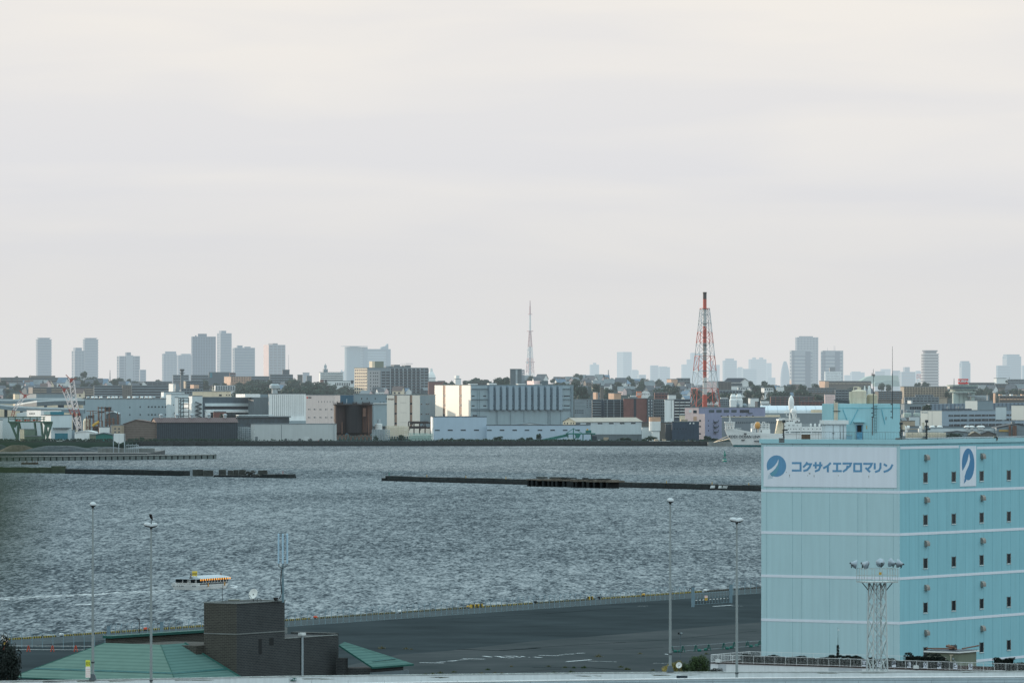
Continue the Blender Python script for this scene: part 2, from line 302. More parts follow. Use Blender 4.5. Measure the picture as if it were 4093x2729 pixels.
sd=bpy.data.lights.new('sun','SUN');sd.energy=4.8;sd.angle=R(.6);sd.color=(1,.80,.62)
so=bpy.data.objects.new('sun',sd);COL.objects.link(so)
dv=Vector((-math.cos(R(AZ))*math.cos(R(EL)),math.sin(R(AZ))*math.cos(R(EL)),math.sin(R(EL))))
so.rotation_euler=dv.to_track_quat('Z','Y').to_euler();so.location=(-300,500,400)
cd=bpy.data.cameras.new('camera');co=bpy.data.objects.new('camera',cd);COL.objects.link(co);S.camera=co
co.location=(0,0,EYE);co.rotation_euler=(R(90),0,0);cd.sensor_width=36;cd.lens=F/4093*36;cd.shift_y=(HY-1364.5)/4093;cd.clip_start=1;cd.clip_end=80000
cd.dof.use_dof=True;cd.dof.focus_distance=1600;cd.dof.aperture_fstop=cd.lens/1000/.055
S.view_settings.view_transform='Standard';S.view_settings.look='None';S.view_settings.exposure=0
S.cycles.max_bounces=5;S.cycles.diffuse_bounces=2;S.cycles.glossy_bounces=2;S.cycles.transmission_bounces=2;S.cycles.transparent_max_bounces=6
S.cycles.use_denoising=True;S.cycles.use_adaptive_sampling=False
# ---------------------------------------------------------------- water
wm=bpy.data.materials.new('water');wm.use_nodes=True;n=wm.node_tree.nodes;l=wm.node_tree.links;p=n['Principled BSDF']
geo=n.new('ShaderNodeNewGeometry')
def noise(scale,sx,sy,det=4,rough=.6,dist=0):
 mp=n.new('ShaderNodeMapping');mp.inputs['Scale'].default_value=(sx,sy,1);mp.inputs['Rotation'].default_value=(0,0,R(6));l.new(geo.outputs['Position'],mp.inputs[0])
 q=n.new('ShaderNodeTexNoise');q.inputs['Scale'].default_value=scale;q.inputs['Detail'].default_value=det;q.inputs['Roughness'].default_value=rough;q.inputs['Distortion'].default_value=dist;l.new(mp.outputs[0],q.inputs['Vector']);return q.outputs['Fac']
def mth(op,*v):
 m=n.new('ShaderNodeMath');m.operation=op
 for i,q in enumerate(v):
  if isinstance(q,(int,float)):m.inputs[i].default_value=q
  else:l.new(q,m.inputs[i])
 return m.outputs[0]
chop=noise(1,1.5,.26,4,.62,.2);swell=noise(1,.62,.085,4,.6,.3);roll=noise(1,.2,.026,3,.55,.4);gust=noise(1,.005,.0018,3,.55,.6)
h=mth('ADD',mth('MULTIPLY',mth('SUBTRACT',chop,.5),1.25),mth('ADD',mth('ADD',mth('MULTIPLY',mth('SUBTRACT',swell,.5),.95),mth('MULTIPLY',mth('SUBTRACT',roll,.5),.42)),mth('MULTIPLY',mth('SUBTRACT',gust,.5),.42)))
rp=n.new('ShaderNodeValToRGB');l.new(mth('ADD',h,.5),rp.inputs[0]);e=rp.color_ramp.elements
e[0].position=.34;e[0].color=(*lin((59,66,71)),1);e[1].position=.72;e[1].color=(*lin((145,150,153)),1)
q=e.new(.45);q.color=(*lin((93,100,105)),1);q=e.new(.56);q.color=(*lin((115,122,126)),1)  # wave tones paint sky reflection and dark troughs into the base colour
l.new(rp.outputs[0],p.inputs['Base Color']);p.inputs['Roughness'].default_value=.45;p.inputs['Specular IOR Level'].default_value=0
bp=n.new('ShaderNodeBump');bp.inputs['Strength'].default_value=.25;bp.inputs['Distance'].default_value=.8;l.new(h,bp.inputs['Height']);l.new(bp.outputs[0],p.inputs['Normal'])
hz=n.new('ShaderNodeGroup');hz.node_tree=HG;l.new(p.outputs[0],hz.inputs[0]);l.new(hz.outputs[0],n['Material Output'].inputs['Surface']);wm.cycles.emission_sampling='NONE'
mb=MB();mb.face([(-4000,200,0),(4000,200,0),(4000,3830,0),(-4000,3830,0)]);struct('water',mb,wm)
# ---------------------------------------------------------------- land across the water
SHORE=3793.0
def sm(t):t=max(0,min(1,t));return t*t*(3-2*t)
def tz(x,y):
 rise=sm((y-4280)/640);r=39+3.0*math.sin(x*.011+1)+2.0*math.sin(x*.031)
 r-=4*sm((x-120)/160)
 return 3.2+rise*(r-3.2)-18*sm((y-5250)/1500)
mb=MB();xs=[-9000,-3000,-1200]+list(range(-800,801,40))+[1200,3000,9000];ys=[SHORE,3900,4000,4100,4200]+list(range(4280,5400,40))+[5600,6000,6600,7500,9000,12000,20000,40000]
for y in ys:
 for x in xs:mb.v.append((x,y,tz(x,y)))
nx=len(xs)
for j in range(len(ys)-1):
 for i in range(nx-1):mb.f.append((j*nx+i,j*nx+i+1,(j+1)*nx+i+1,(j+1)*nx+i));mb.m.append(0)
struct('terrain',mb,g['town_ground'])
mb=MB().box(-2500,SHORE-1.2,-3,2500,SHORE+3,3.3);mb.box(-2500,SHORE-1.6,-3,2500,SHORE-1.2,.9,1)
struct('far_shore_wall',mb,[g['dark_stone'],g['wet_stone']])
mb=MB();hy=list(range(500,3051,150));hx=list(range(-760,-335,35))
for y in hy:
 for x in hx:mb.v.append((x,y,-2+138*sm((x+760)/200)*sm((-338-x)/150)*sm((y-480)/200)*sm((3060-y)/250)*(1+.05*math.sin(x*.05+y*.013))))
nx=len(hx)
for j in range(len(hy)-1):
 for i in range(nx-1):mb.f.append((j*nx+i,j*nx+i+1,(j+1)*nx+i+1,(j+1)*nx+i));mb.m.append(0)
struct('added_shade_hill',mb,M('shade_hill_ground',(62,80,60),var=.5,sc=.05,col2=(30,46,38)))  # added unseen hill out of frame, keeps the low sun off the harbour
# ---------------------------------------------------------------- the pier deck on this side
ed=Vector((.4962,.8682,0));en=Vector((.8682,-.4962,0));E0=Vector((-74.9,817.9,QZ))
def edge(s,inn=0,z=0):return E0+ed*s+en*inn+Vector((0,0,z))
mb=MB();a=edge(-260);b=edge(420)
mb.face([a,b,(600,b.y,QZ),(600,250,QZ),(-400,250,QZ),(-400,a.y,QZ)])
mb.face([a,b,b+Vector((0,0,-6)),a+Vector((0,0,-6))])
struct('ground',mb,g['asphalt'])
mb=MB();mb.face([edge(-200,.6,.004),edge(420,.6,.004),edge(420,12.5,.004),edge(-200,12.5,.004)]);struct('pavement',mb,g['apron'])
pts=[G(px(17,x),py(17,y),QZ+.004)for x,y in((-700,960),(0,905),(560,840),(1250,765),(2352,680))]+[G(3100,2480,QZ+.004)]
mb=MB();mb.face(pts+[Vector((200,560,QZ+.004)),Vector((-60,560,QZ+.004))]);struct('road',mb,g['road'])
def strip(mb,a,b,w,z):
 """thin flat strip on the deck between two picture points; w metres across"""
 a=G(*a,QZ+z);b=G(*b,QZ+z);t=(b-a);t.z=0;t.normalize();s_=Vector((-t.y,t.x,0))*w/2
 mb.face([a-s_,b-s_,b+s_,a+s_])
mb=MB()
for(x0,y0),(x1,y1),wd in(((1050,870),(2352,790),.35),((100,885),(640,905),.9),((640,905),(980,885),1.0),((980,885),(1190,870),1.0),((0,480),(1000,430),.3),((1000,430),(2352,330),.3),((1100,1130),(1900,1130),.5),((1900,1135),(2352,1165),.5),((0,1230),(760,1210),.3),((900,1190),(1500,1150),.25)):
 strip(mb,Q(17,x0,y0),Q(17,x1,y1),wd,.008)
for(x0,y0),(x1,y1),wd in(((0,1010),(800,960),.3),((800,960),(2000,840),.25),((0,1100),(700,1070),.3)):strip(mb,Q(18,x0,y0),Q(18,x1,y1),wd,.008)
struct('road_seams',mb,g['seam'])
mb=MB()
for(x0,y0),(x1,y1),wd in(((165,1012),(465,1019),.6),((0,1045),(95,1037),.6),((115,1030),(250,1022),.35),((445,978),(550,990),.5),((585,980),(660,982),.5),((640,982),(740,1000),.5),((690,995),(760,998),.5),((720,978),(860,975),.45),((760,985),(860,992),.4),((770,1003),(860,1000),.4),((840,975),(910,983),.4),((880,993),(955,993),.4),((930,988),(1000,985),.4),((960,980),(1000,988),.4),((1040,992),(1070,993),.4),((1125,990),(1225,998),.5),((1185,968),(1460,972),.55),((1445,963),(1525,961),.5),((1535,953),(1665,949),.5),((1690,941),(1805,936),.5),((1560,1052),(1895,1025),.6),((1840,1044),(2220,1054),.25)):
 strip(mb,Q(17,x0,y0),Q(17,x1,y1),wd,.012)
for(x0,y0),(x1,y1),wd in(((1770,1065),(2090,1071),.6),((2000,1060),(2120,1053),.4),((2150,1046),(2280,1037),.5)):strip(mb,Q(16,x0,y0),Q(16,x1,y1),wd,.013)
for(x0,y0),(x1,y1),wd in(((1395,498),(1655,480),.7),((1650,492),(1800,494),.3),((350,493),(485,491),.3),((725,1158),(780,1168),.3),((560,1287),(770,1291),.2),((0,1266),(45,1270),.3)):strip(mb,Q(18,x0,y0),Q(18,x1,y1),wd,.012)
struct('road_markings',mb,g['marking'])
# ================================================================ the pale blue warehouse
WT=57.5
W=B('warehouse','huge pale blue flat-roofed warehouse with white bands and a katakana sign',21,97,1283,2352,160,None,700.0,g['wh_right'],th=WT,low=QZ,noroof=True)
W.L=W.lx(px(21,96),1);bpy.data.objects.remove(W.wall)
Wl=62.0;H=W.H;ct,sn_=math.cos(R(WT)),math.sin(R(WT))
def wz(face,uu,y):return Zh(y,700+uu*(ct if face=='l' else sn_))-QZ
def wp(face,z,x,y):
 uu=W.lx(px(z,x),face=='l');return uu,wz(face,uu,py(z,y))
mb=MB();mb.box(0,.002,0,Wl,W.L,H,0);mb.box(-.12,0,0,0,W.L,H,1)
part(W.root,'wall',mb,[g['wh_right'],g['wh_left']])  # paler left copy: whiter sky light put into the wall colour
mb=MB();mb.box(-.3,-.18,H,Wl,.3,H+.55);mb.box(-.3,.3,H,.3,W.L+.2,H+.55);mb.box(.3,.3,H,Wl,W.L,H+.12,1)
part(W.root,'roof',mb,[M('coping',(148,190,199),var=.06),g['roof_grey']])
for yc in(1966,2135.5,2311,2489,2667):
 z=Zh(yc,700)-QZ
 cube(W.root,'band',g['wh_white'],-.02,-.03,z-.17,Wl,.1,z+.17)
 cube(W.root,'band',g['wh_white'],-.15,0,z-.17,-.03,W.L,z+.17)
for x0,x1 in((1287,1790),(1946,2600)):
 a,z=wp('f',21,x0,192);b,_=wp('f',21,min(x1,2352),192);b=b if x1<2500 else Wl
 cube(W.root,'band',g['wh_white'],a,-.03,z-.17,b,.1,z+.17)
mb=MB()
for x in(143,366,444,685,927,1005,1232):
 uu=W.lx(px(21,x),1);mb.box(-.128,uu-.012,0,-.11,uu+.012,H)
for i in range(1,24):mb.box(i*2.55-.01,-.008,0,i*2.55+.01,.1,H,1)
part(W.root,'panel_joint',mb,[g['wh_joint'],M('wh_joint_faint',(100,158,172),var=.1)])
def lpoly(pts,z=13,out=.16):return[(-out,*wp('l',z,x,y))for x,y in pts]
u0,_=wp('l',21,118,300);u1,_=wp('l',21,1262,300);_,z1=wp('l',21,1262,187);_,z0=wp('l',21,1262,536)
sign=part(W.root,'sign_panel',MB().box(-.18,u1,z0,-.13,u0,z1),g['wh_white'])
def ribbon(mb,pts,wd,out,closed=False,fn=None):
 q=[Vector(p)for p in pts];n=len(q);L=[]
 for i in range(n):
  a=q[i-1]if(i or closed)else None;b=q[(i+1)%n]if(i<n-1 or closed)else None
  d1=(q[i]-a).normalized()if a is not None else None;d2=(b-q[i]).normalized()if b is not None else None
  d1=d1 or d2;d2=d2 or d1
  nn=(Vector((-d1.y,d1.x))+Vector((-d2.y,d2.x))).normalized();k=1/max(.5,nn.dot(Vector((-d1.y,d1.x))))
  L.append((q[i]+nn*wd/2*k,q[i]-nn*wd/2*k))
 for i in range(n if closed else n-1):
  j=(i+1)%n;mb.face([fn(p,out)for p in(L[i][0],L[j][0],L[j][1],L[i][1])])
KANA=[([(518,283),(660,283),(660,404),(518,404)],0),([(768,266),(750,302),(702,352)],0),([(752,300),(828,300),(806,350),(770,392),(706,412)],0),([(862,318),(1015,318)],0),([(905,265),(905,372)],0),([(978,265),(978,345),(956,394),(893,418)],0),([(1150,278),(1100,328),(1026,368)],0),([(1102,322),(1102,430)],0),([(1188,292),(1318,292)],0),([(1252,292),(1252,412)],0),([(1178,412),(1328,412)],0),([(1340,290),(1476,290),(1462,328),(1420,362)],0),([(1424,322),(1408,380),(1346,424)],0),([(1530,294),(1640,294),(1640,414),(1530,414)],1),([(1675,294),(1814,294),(1795,338),(1742,388)],0),([(1712,358),(1786,428)],0),([(1862,282),(1862,385)],0),([(1955,278),(1955,358),(1932,404),(1866,428)],0),([(2008,298),(2060,332)],0),([(2152,306),(2118,370),(2072,405),(2006,426)],0)]
mb=MB()
for i,(pts,cl)in enumerate(KANA):ribbon(mb,pts,33,.186+.003*(i%4),cl,lambda p,o:(-o,*wp('l',13,p.x,p.y)))
part(W.root,'lettering',mb,g['logo_blue'])
mb=MB();c0=(269,331);rr=(158,174)
mb.face(lpoly([(c0[0]+rr[0]*math.cos(t*math.pi/24),c0[1]+rr[1]*math.sin(t*math.pi/24))for t in range(48)],13,.186))
mb.face(lpoly([(160,455),(212,425),(262,372),(290,310),(302,260),(312,300),(300,370),(280,440),(214,500),(186,492)],13,.190),1)
mb.face(lpoly([(128,402),(190,370),(246,320),(282,268),(300,216),(304,262),(286,318),(248,376),(200,424),(150,458),(120,470)],13,.196),2)
for j in range(4):
 for i in range(5):
  x,y=128+i*17+j*4,540-j*17-i*3;mb.face(lpoly([(x,y),(x+9,y),(x+9,y-9),(x,y-9)],13,.190),1)
part(W.root,'emblem',mb,[g['logo_blue'],M('logo_teal',(96,150,170),var=.1),g['wh_white']])
for x,y,h_ in((482,470,52),(800,442,30),(812,440,38),(878,478,44),(1270,478,22),(1765,488,48),(428,425,16),(775,480,18)):
 uu,z=wp('l',13,x,y);mb=MB();mb.face([(-.189,uu+.05,z),(-.189,uu-.06,z),(-.189,uu-.01,z-h_*.008)]);part(W.root,'stain',mb,g['grime'])  # small tapered stains on the sign panel
a,zt=wp('f',21,1800,178);b,zb=wp('f',21,1937,520);cube(W.root,'sign_panel',g['wh_white'],a,-.06,zb,b,.1,zt)
mb=MB()
def fpoly(pts,out):return[(q[0],-out,q[1])for q in(wp('f',21,x,y)for x,y in pts)]
mb.face(fpoly([(1868+54*math.cos(t*math.pi/24),333+137*math.sin(t*math.pi/24))for t in range(48)],.066))
mb.face(fpoly([(1818,392),(1842,350),(1862,300),(1875,238),(1884,290),(1874,340),(1850,392),(1836,440),(1828,470),(1820,440)],.074),1)
mb.face(fpoly([(1830,500),(1840,440),(1852,455),(1850,478)],.078),0)
part(W.root,'emblem',mb,[g['logo_deep'],g['wh_white']])
wcols=[1503,1746,1986,2220];ucols=[W.lx(px(21,x),0)for x in wcols]+[W.lx(px(21,2452),0)]
wrow=[(447/2.152+1700),(811/2.152+1700),(322/2.152+2100),(703/2.152+2100),(1085/2.152+2100)]
for i,uu in enumerate(ucols[:4]):
 for yy in wrow:
  z=Zh(yy,700+W.lx(px(21,1503),0)*sn_)-QZ
  fr=cube(W.root,'window',g['dark_window'],uu-.47,-.012,z-.62,uu+.47,.2,z+.62)
  for q in((uu-.54,uu-.47,z-.7,z+.7),(uu+.47,uu+.56,z-.7,z+.7)):cube(W.root,'window_frame',g['hood_steel'],q[0],-.05,q[2],q[1],.1,q[3])
  cube(W.root,'window_sill',g['white_paint'],uu-.58,-.09,z-.74,uu+.58,.1,z-.66)
hood=MB();hp=[(0,.5),(-.32,.42),(-.52,.2),(-.58,-.12),(-.58,-.42),(0,-.42)]
hood.prism([(y_,z_)for y_,z_ in hp],-.42,.42,'x');hm=hood.mesh('vent_hood',g['hood_steel'])
for x in(1508,1990):
 uu=W.lx(px(21,x),0)
 for yy in(1700+275/2.152,1700+639/2.152,2100+152/2.152,2100+532/2.152,2100+920/2.152):
  z=Zh(yy,700+W.lx(px(21,1508),0)*sn_)-QZ;link('vent_hood',hm,W.root,(uu,-.002,z),(0,0,0),(.95,.72,.8))
  # ---------------------------------------------------------------- on the warehouse roof
RZ=QZ+H
def fence_run(name,label,pts,h,step,mat,cat='railing',bar=.025,group=None,mid=0):
 """railing along 3-D points: rails, posts, thin bars"""
 o=empty(name,label,cat,pts[0],0,group);p0=Vector(pts[0]);rl=MB();brs=MB();pm=MB().tube((0,0,0),(0,0,h),bar*1.6,n=4).mesh('post',mat)
 for a,b in zip(pts,pts[1:]):
  a=Vector(a)-p0;b=Vector(b)-p0;n_=max(1,int((b-a).length/step));up=Vector((0,0,h))
  rl.tube(a+up,b+up,bar*1.5,n=4);rl.tube(a+up*.12,b+up*.12,bar*1.1,n=4)
  if mid:rl.tube(a+up*.55,b+up*.55,bar,n=4)
  for i in range(n_+1):
   q=a+(b-a)*i/n_
   if i%8==0:link('post',pm,o,q)
   else:brs.tube(q,q+up,bar*.55,n=4)
 part(o,'rail',rl,mat)
 if brs.v:part(o,'balusters',brs,mat)  # thin upright balusters of the whole railing in one mesh
 return o
def wl(uu,vv,z=0):return W.root.matrix_basis@Vector((uu,vv,H+z))if False else Vector((W.C.x+uu*ct-vv*sn_,700+uu*sn_+vv*ct,RZ+z))
RB=.55
fence_run('roof_railing','thin dark rusted railing along the roof edge of the pale blue warehouse',[wl(1.2,W.L*.78,RB),wl(.1,.1,RB),wl(40,.1,RB)],.95,.42,M('rail_dark',(92,96,98),var=.3),bar=.016)
PH=B('stair_house','pale turquoise stair house with a blue door standing on the warehouse roof',8,160,178,1186,872,None,716.0,g['penthouse'],th=8,dep=7,low=RZ+.1,noroof=True)
cube(PH.root,'cornice',M('penthouse_trim',(116,190,204),var=.05),-.04,-.06,PH.zz(935),PH.W+.04,.1,PH.zz(930))
d_=PH.rect('door',g['door_blue'],'f',530,1180,628,1440,.05);
PH.rect('door_frame',g['white_paint'],'f',526,1172,632,1180,.07);PH.rect('door_frame',g['hood_steel'],'f',526,1180,532,1440,.07);PH.rect('door_frame',g['hood_steel'],'f',626,1180,632,1440,.07)
PH.rect('door_glass',g['black'],'f',543,1190,612,1290,.06)
PH.rect('canopy',g['penthouse'],'f',490,1135,655,1148,.55,.6)
PH.rect('sign_plate',g['ochre'],'f',683,1195,693,1248,.04)
mb=MB()
for z_ in range(905,1310,44):mb.cbox((PH.u('f',812),-.2,PH.zz(z_)),(.36,.03,.03))
for q in(900,948):mb.cbox((PH.u('f',820),-.25,PH.zz(q)),(.5,.03,.03))
for q in(802,826):mb.cbox((PH.u('f',q),-.25,PH.zz(1100)),(.03,.06,3.3))
part(PH.root,'ladder',mb,g['steel_dark'])
mb=MB()
for(x0,y0),(x1,y1)in(((558,952),(442,1178)),((908,952),(958,1180)),((330,955),(400,1130))):
 mb.tube((PH.u('f',x0),-.05,PH.zz(y0)),(PH.u('f',x1),-.05,PH.zz(y1)),.04,n=4)
part(PH.root,'conduit',mb,M('penthouse_deep',(78,160,180),var=.1))
mb=MB();mb.tube((PH.u('f',772),-.05,PH.zz(1075)),(PH.u('f',772),-.05,PH.zz(1340)),.045,n=4);mb.tube((PH.u('f',978),-.03,PH.zz(1065)),(PH.u('f',975),-.03,PH.zz(1110)),.035,n=4);part(PH.root,'rust_and_lit_streak',mb,g['rust_orange'])
mb=MB()
for x in(203,218,232,246):
 zt=850 if x>210 else 826
 mb.path([(PH.u('f',x),-.2,PH.zz(1160)),(PH.u('f',x),-.2,PH.zz(zt))],.07,8)
 mb.path([(PH.u('f',x),-.2,PH.zz(zt)),(PH.u('f',x)+.2,.6,PH.zz(zt)+.1),(PH.u('f',445),.6,PH.zz(zt-2+(x-203)*.2))],.07,8,1)
part(PH.root,'pipe',mb,[g['pipe_cream'],g['steel_dark']])
PH.rect('pipe_clamp',g['steel_dark'],'f',183,976,288,988,.32,.1)
CB=B('plant_cabinet','pale grey metal cabinet house with double doors left of the turquoise stair house',8,55,72,384,1175,None,712.0,M('cabinet',(186,200,206),var=.06,sc=.5,streak=.5),th=6,dep=3,low=RZ+.1,roof=g['white_paint'],roofov=.25)
for x0,x1 in((74,186),(190,286)):
 dd=CB.rect('door',M('cabinet_door',(192,206,212),var=.05,sc=.5),'f',x0+2,1190,x1,1436,.03);CB.rect('handle',g['steel_dark'],'f',(x1-14 if x0<100 else x0),1305,(x1 if x0<100 else x0+14),1314,.09)
mb=MB()
for x in(187,289,338):mb.cbox((CB.u('f',x),-.02,(CB.zz(1190)+CB.zz(1436))/2),(.04,.05,2.1))
part(CB.root,'panel_joint',mb,g['steel_dark'])
def tank(name,label,z,x0,x1,yt,yb,d,mat,cat='water tank'):
 r=(px(z,x1)-px(z,x0))/2*d/F;x=X((px(z,x0)+px(z,x1))/2,d);zb=Zh(py(z,yb),d);h_=Zh(py(z,yt),d)-zb
 o=empty(name,label,cat,(x,d,zb));mb=MB();mb.lathe([(r*.98,0),(r,.05),(r,h_*.46),(r*1.025,h_*.47),(r*1.025,h_*.5),(r,h_*.51),(r,h_*.93),(r*.9,h_),(.1,h_+.12)],20)
 part(o,'shell',mb,mat,smooth=False);return o,r,h_
t,r,h_=tank('water_tank','larger cream water tank on the turquoise stair house roof',8,465,683,672,868,718,g['tank_cream'])
mb=MB();mb.path([(-.7,0,h_),(-.7,0,h_+.45),(0,0,h_+.45),(0,0,h_)],.05);mb.cbox((0,0,h_+.2),(.5,.5,.4));part(t,'hatch',mb,g['pipe_cream'])
mb=MB();mb.box(-r-.35,-.2,0,-r+.02,.2,h_*.9);part(t,'panel',mb,g['tank_cream'])
t,r,h_=tank('water_tank','smaller ribbed cream water tank behind the dark mast on the stair house',8,690,848,735,870,719,M('tank_shade',(168,160,140),var=.15,streak=.7,sc=1))
for i,(x0,x1,yt,yb)in enumerate(((645,672,640,672),(702,750,642,735))):
 t,r,h_=tank('roof_vent',('small white capped vent pipe on the larger cream tank','white bottle-shaped vent between the two cream tanks')[i],8,x0,x1,yt+8,yb,718+i,g['white_paint'],'vent')
 part(t,'cap',MB().lathe([(r*.55,0),(r*.8,.06),(r*.8,.3),(r*.3,.4)],12,(0,0,h_)),g['white_paint'])
def mast(name,label,x,yt,yb,d,r,z=8,cat='antenna mast',cross=()):
 zb=Zh(py(z,yb),d);o=empty(name,label,cat,(X(px(z,x),d),d,zb));h_=Zh(py(z,yt),d)-zb
 part(o,'pole',MB().tube((0,0,0),(0,0,h_*.62),r,r,6).tube((0,0,h_*.62),(0,0,h_),r*.7,r*.4,5),g['steel_dark'])
 mb=MB()
 for q in(.02,.1,.2):mb.cbox((-.1,.05,h_*q),(.3,.15,.12))
 part(o,'bracket',mb,g['steel_dark'])
 for q in cross:
  k=Zh(py(z,q),d)-zb;part(o,'crossarm',MB().cbox((0,0,k),(.5,.08,.08)).cbox((-.16,0,k+.1),(.06,.06,.3)).cbox((.1,0,k-.1),(.06,.06,.25)),g['steel_dark'])
mast('antenna_mast','shorter black antenna mast with crossarms on the turquoise stair house',787,350,1082,715.2,.06,cross=(436,450))
mast('antenna_mast','tall thin whip antenna right of the shorter black mast on the stair house',1072,15,1095,715.2,.05)
def box_thing(name,label,cat,z,x0,x1,yt,yb,d,mat,dep=.6,parts=None,group=None):
 zb=Zh(py(z,yb),d);o=empty(name,label,cat,(X(px(z,(x0+x1)/2),d),d,zb),0,group);w_=(px(z,x1)-px(z,x0))*d/F/2;h_=Zh(py(z,yt),d)-zb
 cube(o,'casing',mat,-w_,0,0,w_,dep,h_);return o,w_,h_
o,w_,h_=box_thing('plant_box','brown corroded slatted unit behind the roof railing left of the grey cabinet','plant unit',9,1485,1638,645,782,708,bands('slats_brown',(66,54,48),(104,88,72),.16,'X',.4),1)
cube(o,'lid',g['white_paint'],-w_-.05,-.05,h_,w_+.05,1.05,h_+.1)
o,w_,h_=box_thing('plant_box','grey barred box at the foot of the dark floodlight mast','plant unit',9,1085,1170,720,795,700,bands('slats_grey',(120,128,130),(60,68,72),.25,'X',.6),.6)
cube(o,'lid',g['concrete'],-w_-.04,-.04,h_,w_+.04,.64,h_+.06)
o,w_,h_=box_thing('electric_box','pale grey junction box right of the turquoise stair house corner','junction box',8,1118,1200,1380,1445,701,g['concrete'],.5)
cube(o,'plinth',g['steel_dark'],-w_*.8,.02,-.3,w_*.8,.5,0)
o,w_,h_=box_thing('electric_box','pale junction box below the second dark floodlight mast','junction box',10,565,632,810,880,706,g['concrete'],.5);cube(o,'plinth',g['steel_dark'],-w_*.8,.02,-.2,w_*.8,.5,0)
o,w_,h_=box_thing('plant_box','teal grey box beside the blue door of the stair house','plant unit',8,386,470,1345,1440,711,M('box_teal',(120,160,176),var=.1,sc=1),.6);cube(o,'lid',g['hood_steel'],-w_-.03,-.03,h_,w_+.03,.63,h_+.05)
o,w_,h_=box_thing('air_conditioner','beige air conditioner near the right end of the roof railing','air conditioner',10,1812,1890,808,882,722,g['tank_cream'],.6);part(o,'fan_grille',MB().lathe([(.28,0),(.28,.03)],16),g['steel_dark'],(w_*.1,-.01,h_*.5),(R(90),0,0))
def spot_mast(label,z,x,yt,yb,d,side):
 zb=Zh(py(z,yb),d);h_=Zh(py(z,yt),d)-zb;o=empty('equipment_mast',label,'equipment mast',(X(px(z,x),d),d,zb))
 part(o,'pole',MB().tube((0,0,0),(0,0,h_),.09,.07),g['black'])
 mb=MB()
 for i in range(9):
  zz_=h_*(.12+.085*i);mb.cbox((random.uniform(-.06,.06),-.02,zz_),(random.uniform(.2,.42),.12,.1))
 part(o,'bracket',mb,g['steel_dark'])
 part(o,'antenna',MB().cbox((side*.42,0,h_*.82),(.26,.2,h_*.34)),g['tank_cream'])
 part(o,'floodlight',MB().cbox((.02,-.1,h_+.12),(.4,.3,.34)).cbox((.28,-.1,h_*.62),(.42,.3,.2)),g['steel_dark'])
spot_mast('dark equipment mast on the warehouse roof in front of the white ship',9,1165,430,790,700.5,-.4)
spot_mast('dark equipment mast against the right corner of the turquoise stair house',10,180,600,890,702,1)
spot_mast('dark equipment mast with a square lamp standing before the white building',10,632,560,885,706,-1)
o=empty('duct','long horizontal pale pipe lying along the right roof edge','pipe',wl(3,.8,.62));M3=math.atan2(sn_,ct);o.rotation_euler=(0,0,M3)
part(o,'pipe',MB().tube((0,0,0),(34,0,0),.13,n=8),g['steel_pale']);mb=MB()
for i in range(9):mb.cbox((i*4+.5,0,-.28),(.15,.3,.56))
part(o,'support',mb,g['steel_dark'])
# ================================================================ brown brick pier building with green roofs
BT=57.5;c5,s5=math.cos(R(BT)),math.sin(R(BT));FD=Vector((c5,s5,0));LD=Vector((-s5,c5,0))
brick=bricks('brick_dark',(56,60,63),(46,50,54),(80,83,82),1,bw=.62,rh=.2);brick_l=bricks('brick_dim',(66,66,62),(55,55,53),(88,88,83),1,bw=.62,rh=.2)
green=bands('green_roof',(93,117,110),(80,104,98),.36,'Z',.72,sharp=.14,spec=0);green_f=bands('green_roof_side',(82,110,106),(68,95,92),.30,'Z',.72,sharp=.14,spec=0)
coping=M('green_coping',(24,76,70),var=.1,sc=1)
CT=P(945.7,2412,660.0);root=empty('brick_building','dark brown brick pier building with green ribbed roofs and a flat tower','building',(CT.x,660,QZ),R(BT))
Ht=CT.z-QZ
def bl(p):v=p-Vector((CT.x,660,QZ));return(v.dot(FD),v.dot(LD),v.z)
wf=(lambda k:(k*660-CT.x)/(c5-k*s5))((px(15,2110)-CX)/F);wl_=(lambda k:(k*660-CT.x)/(-s5-k*c5))((px(15,847)-CX)/F)
mb=MB();mb.box(0,.01,0,wf,wl_,Ht-.01,0);mb.box(-.05,0,0,0,wl_,Ht,1)
tw=part(root,'tower',mb,[brick,brick_l])
mb=MB();mb.box(-.12,-.1,Ht,wf+.05,.25,Ht+.12);mb.box(-.12,.25,Ht,.2,wl_+.05,Ht+.12);mb.box(.2,wl_-.25,Ht,wf+.05,wl_+.05,Ht+.14);mb.box(wf-.2,.25,Ht,wf+.05,wl_-.25,Ht+.13);part(root,'parapet_cap',mb,g['concrete'])
zb=lambda y,x=1355:Zh(py(15,y),660)-QZ
k1=zb(800);mb=MB();mb.box(-.09,-.05,k1-.05,wf+.02,-.0,k1+.05);mb.box(-.1,0,k1-.05,-.05,wl_,k1+.05);part(root,'ledge',mb,g['concrete'])
def fu(x,y,z=15):
 k=(px(z,x)-CX)/F;uu=(k*660-CT.x)/(c5-k*s5);return uu,Zh(py(z,y),660+uu*s5)-QZ
for x0,y0,x1,y1 in((1702,872,1750,1108),(1868,858,1936,970)):
 a,zt=fu(x0,y0);b,zz_=fu(x1,y1);cube(root,'window',g['black'],a,-.008,zz_,b,.3,zt)
uw,zw=fu(668,690,16);u2,_=fu(748,690,16);zwing=Zh(2551,669)-QZ
wg=part(root,'wing',MB().box(wf+.005,.03,0,uw,9,zwing),brick)
part(root,'wing',MB().box(uw,.6,zwing-3.6,u2-.2,7,zwing+.25),brick)
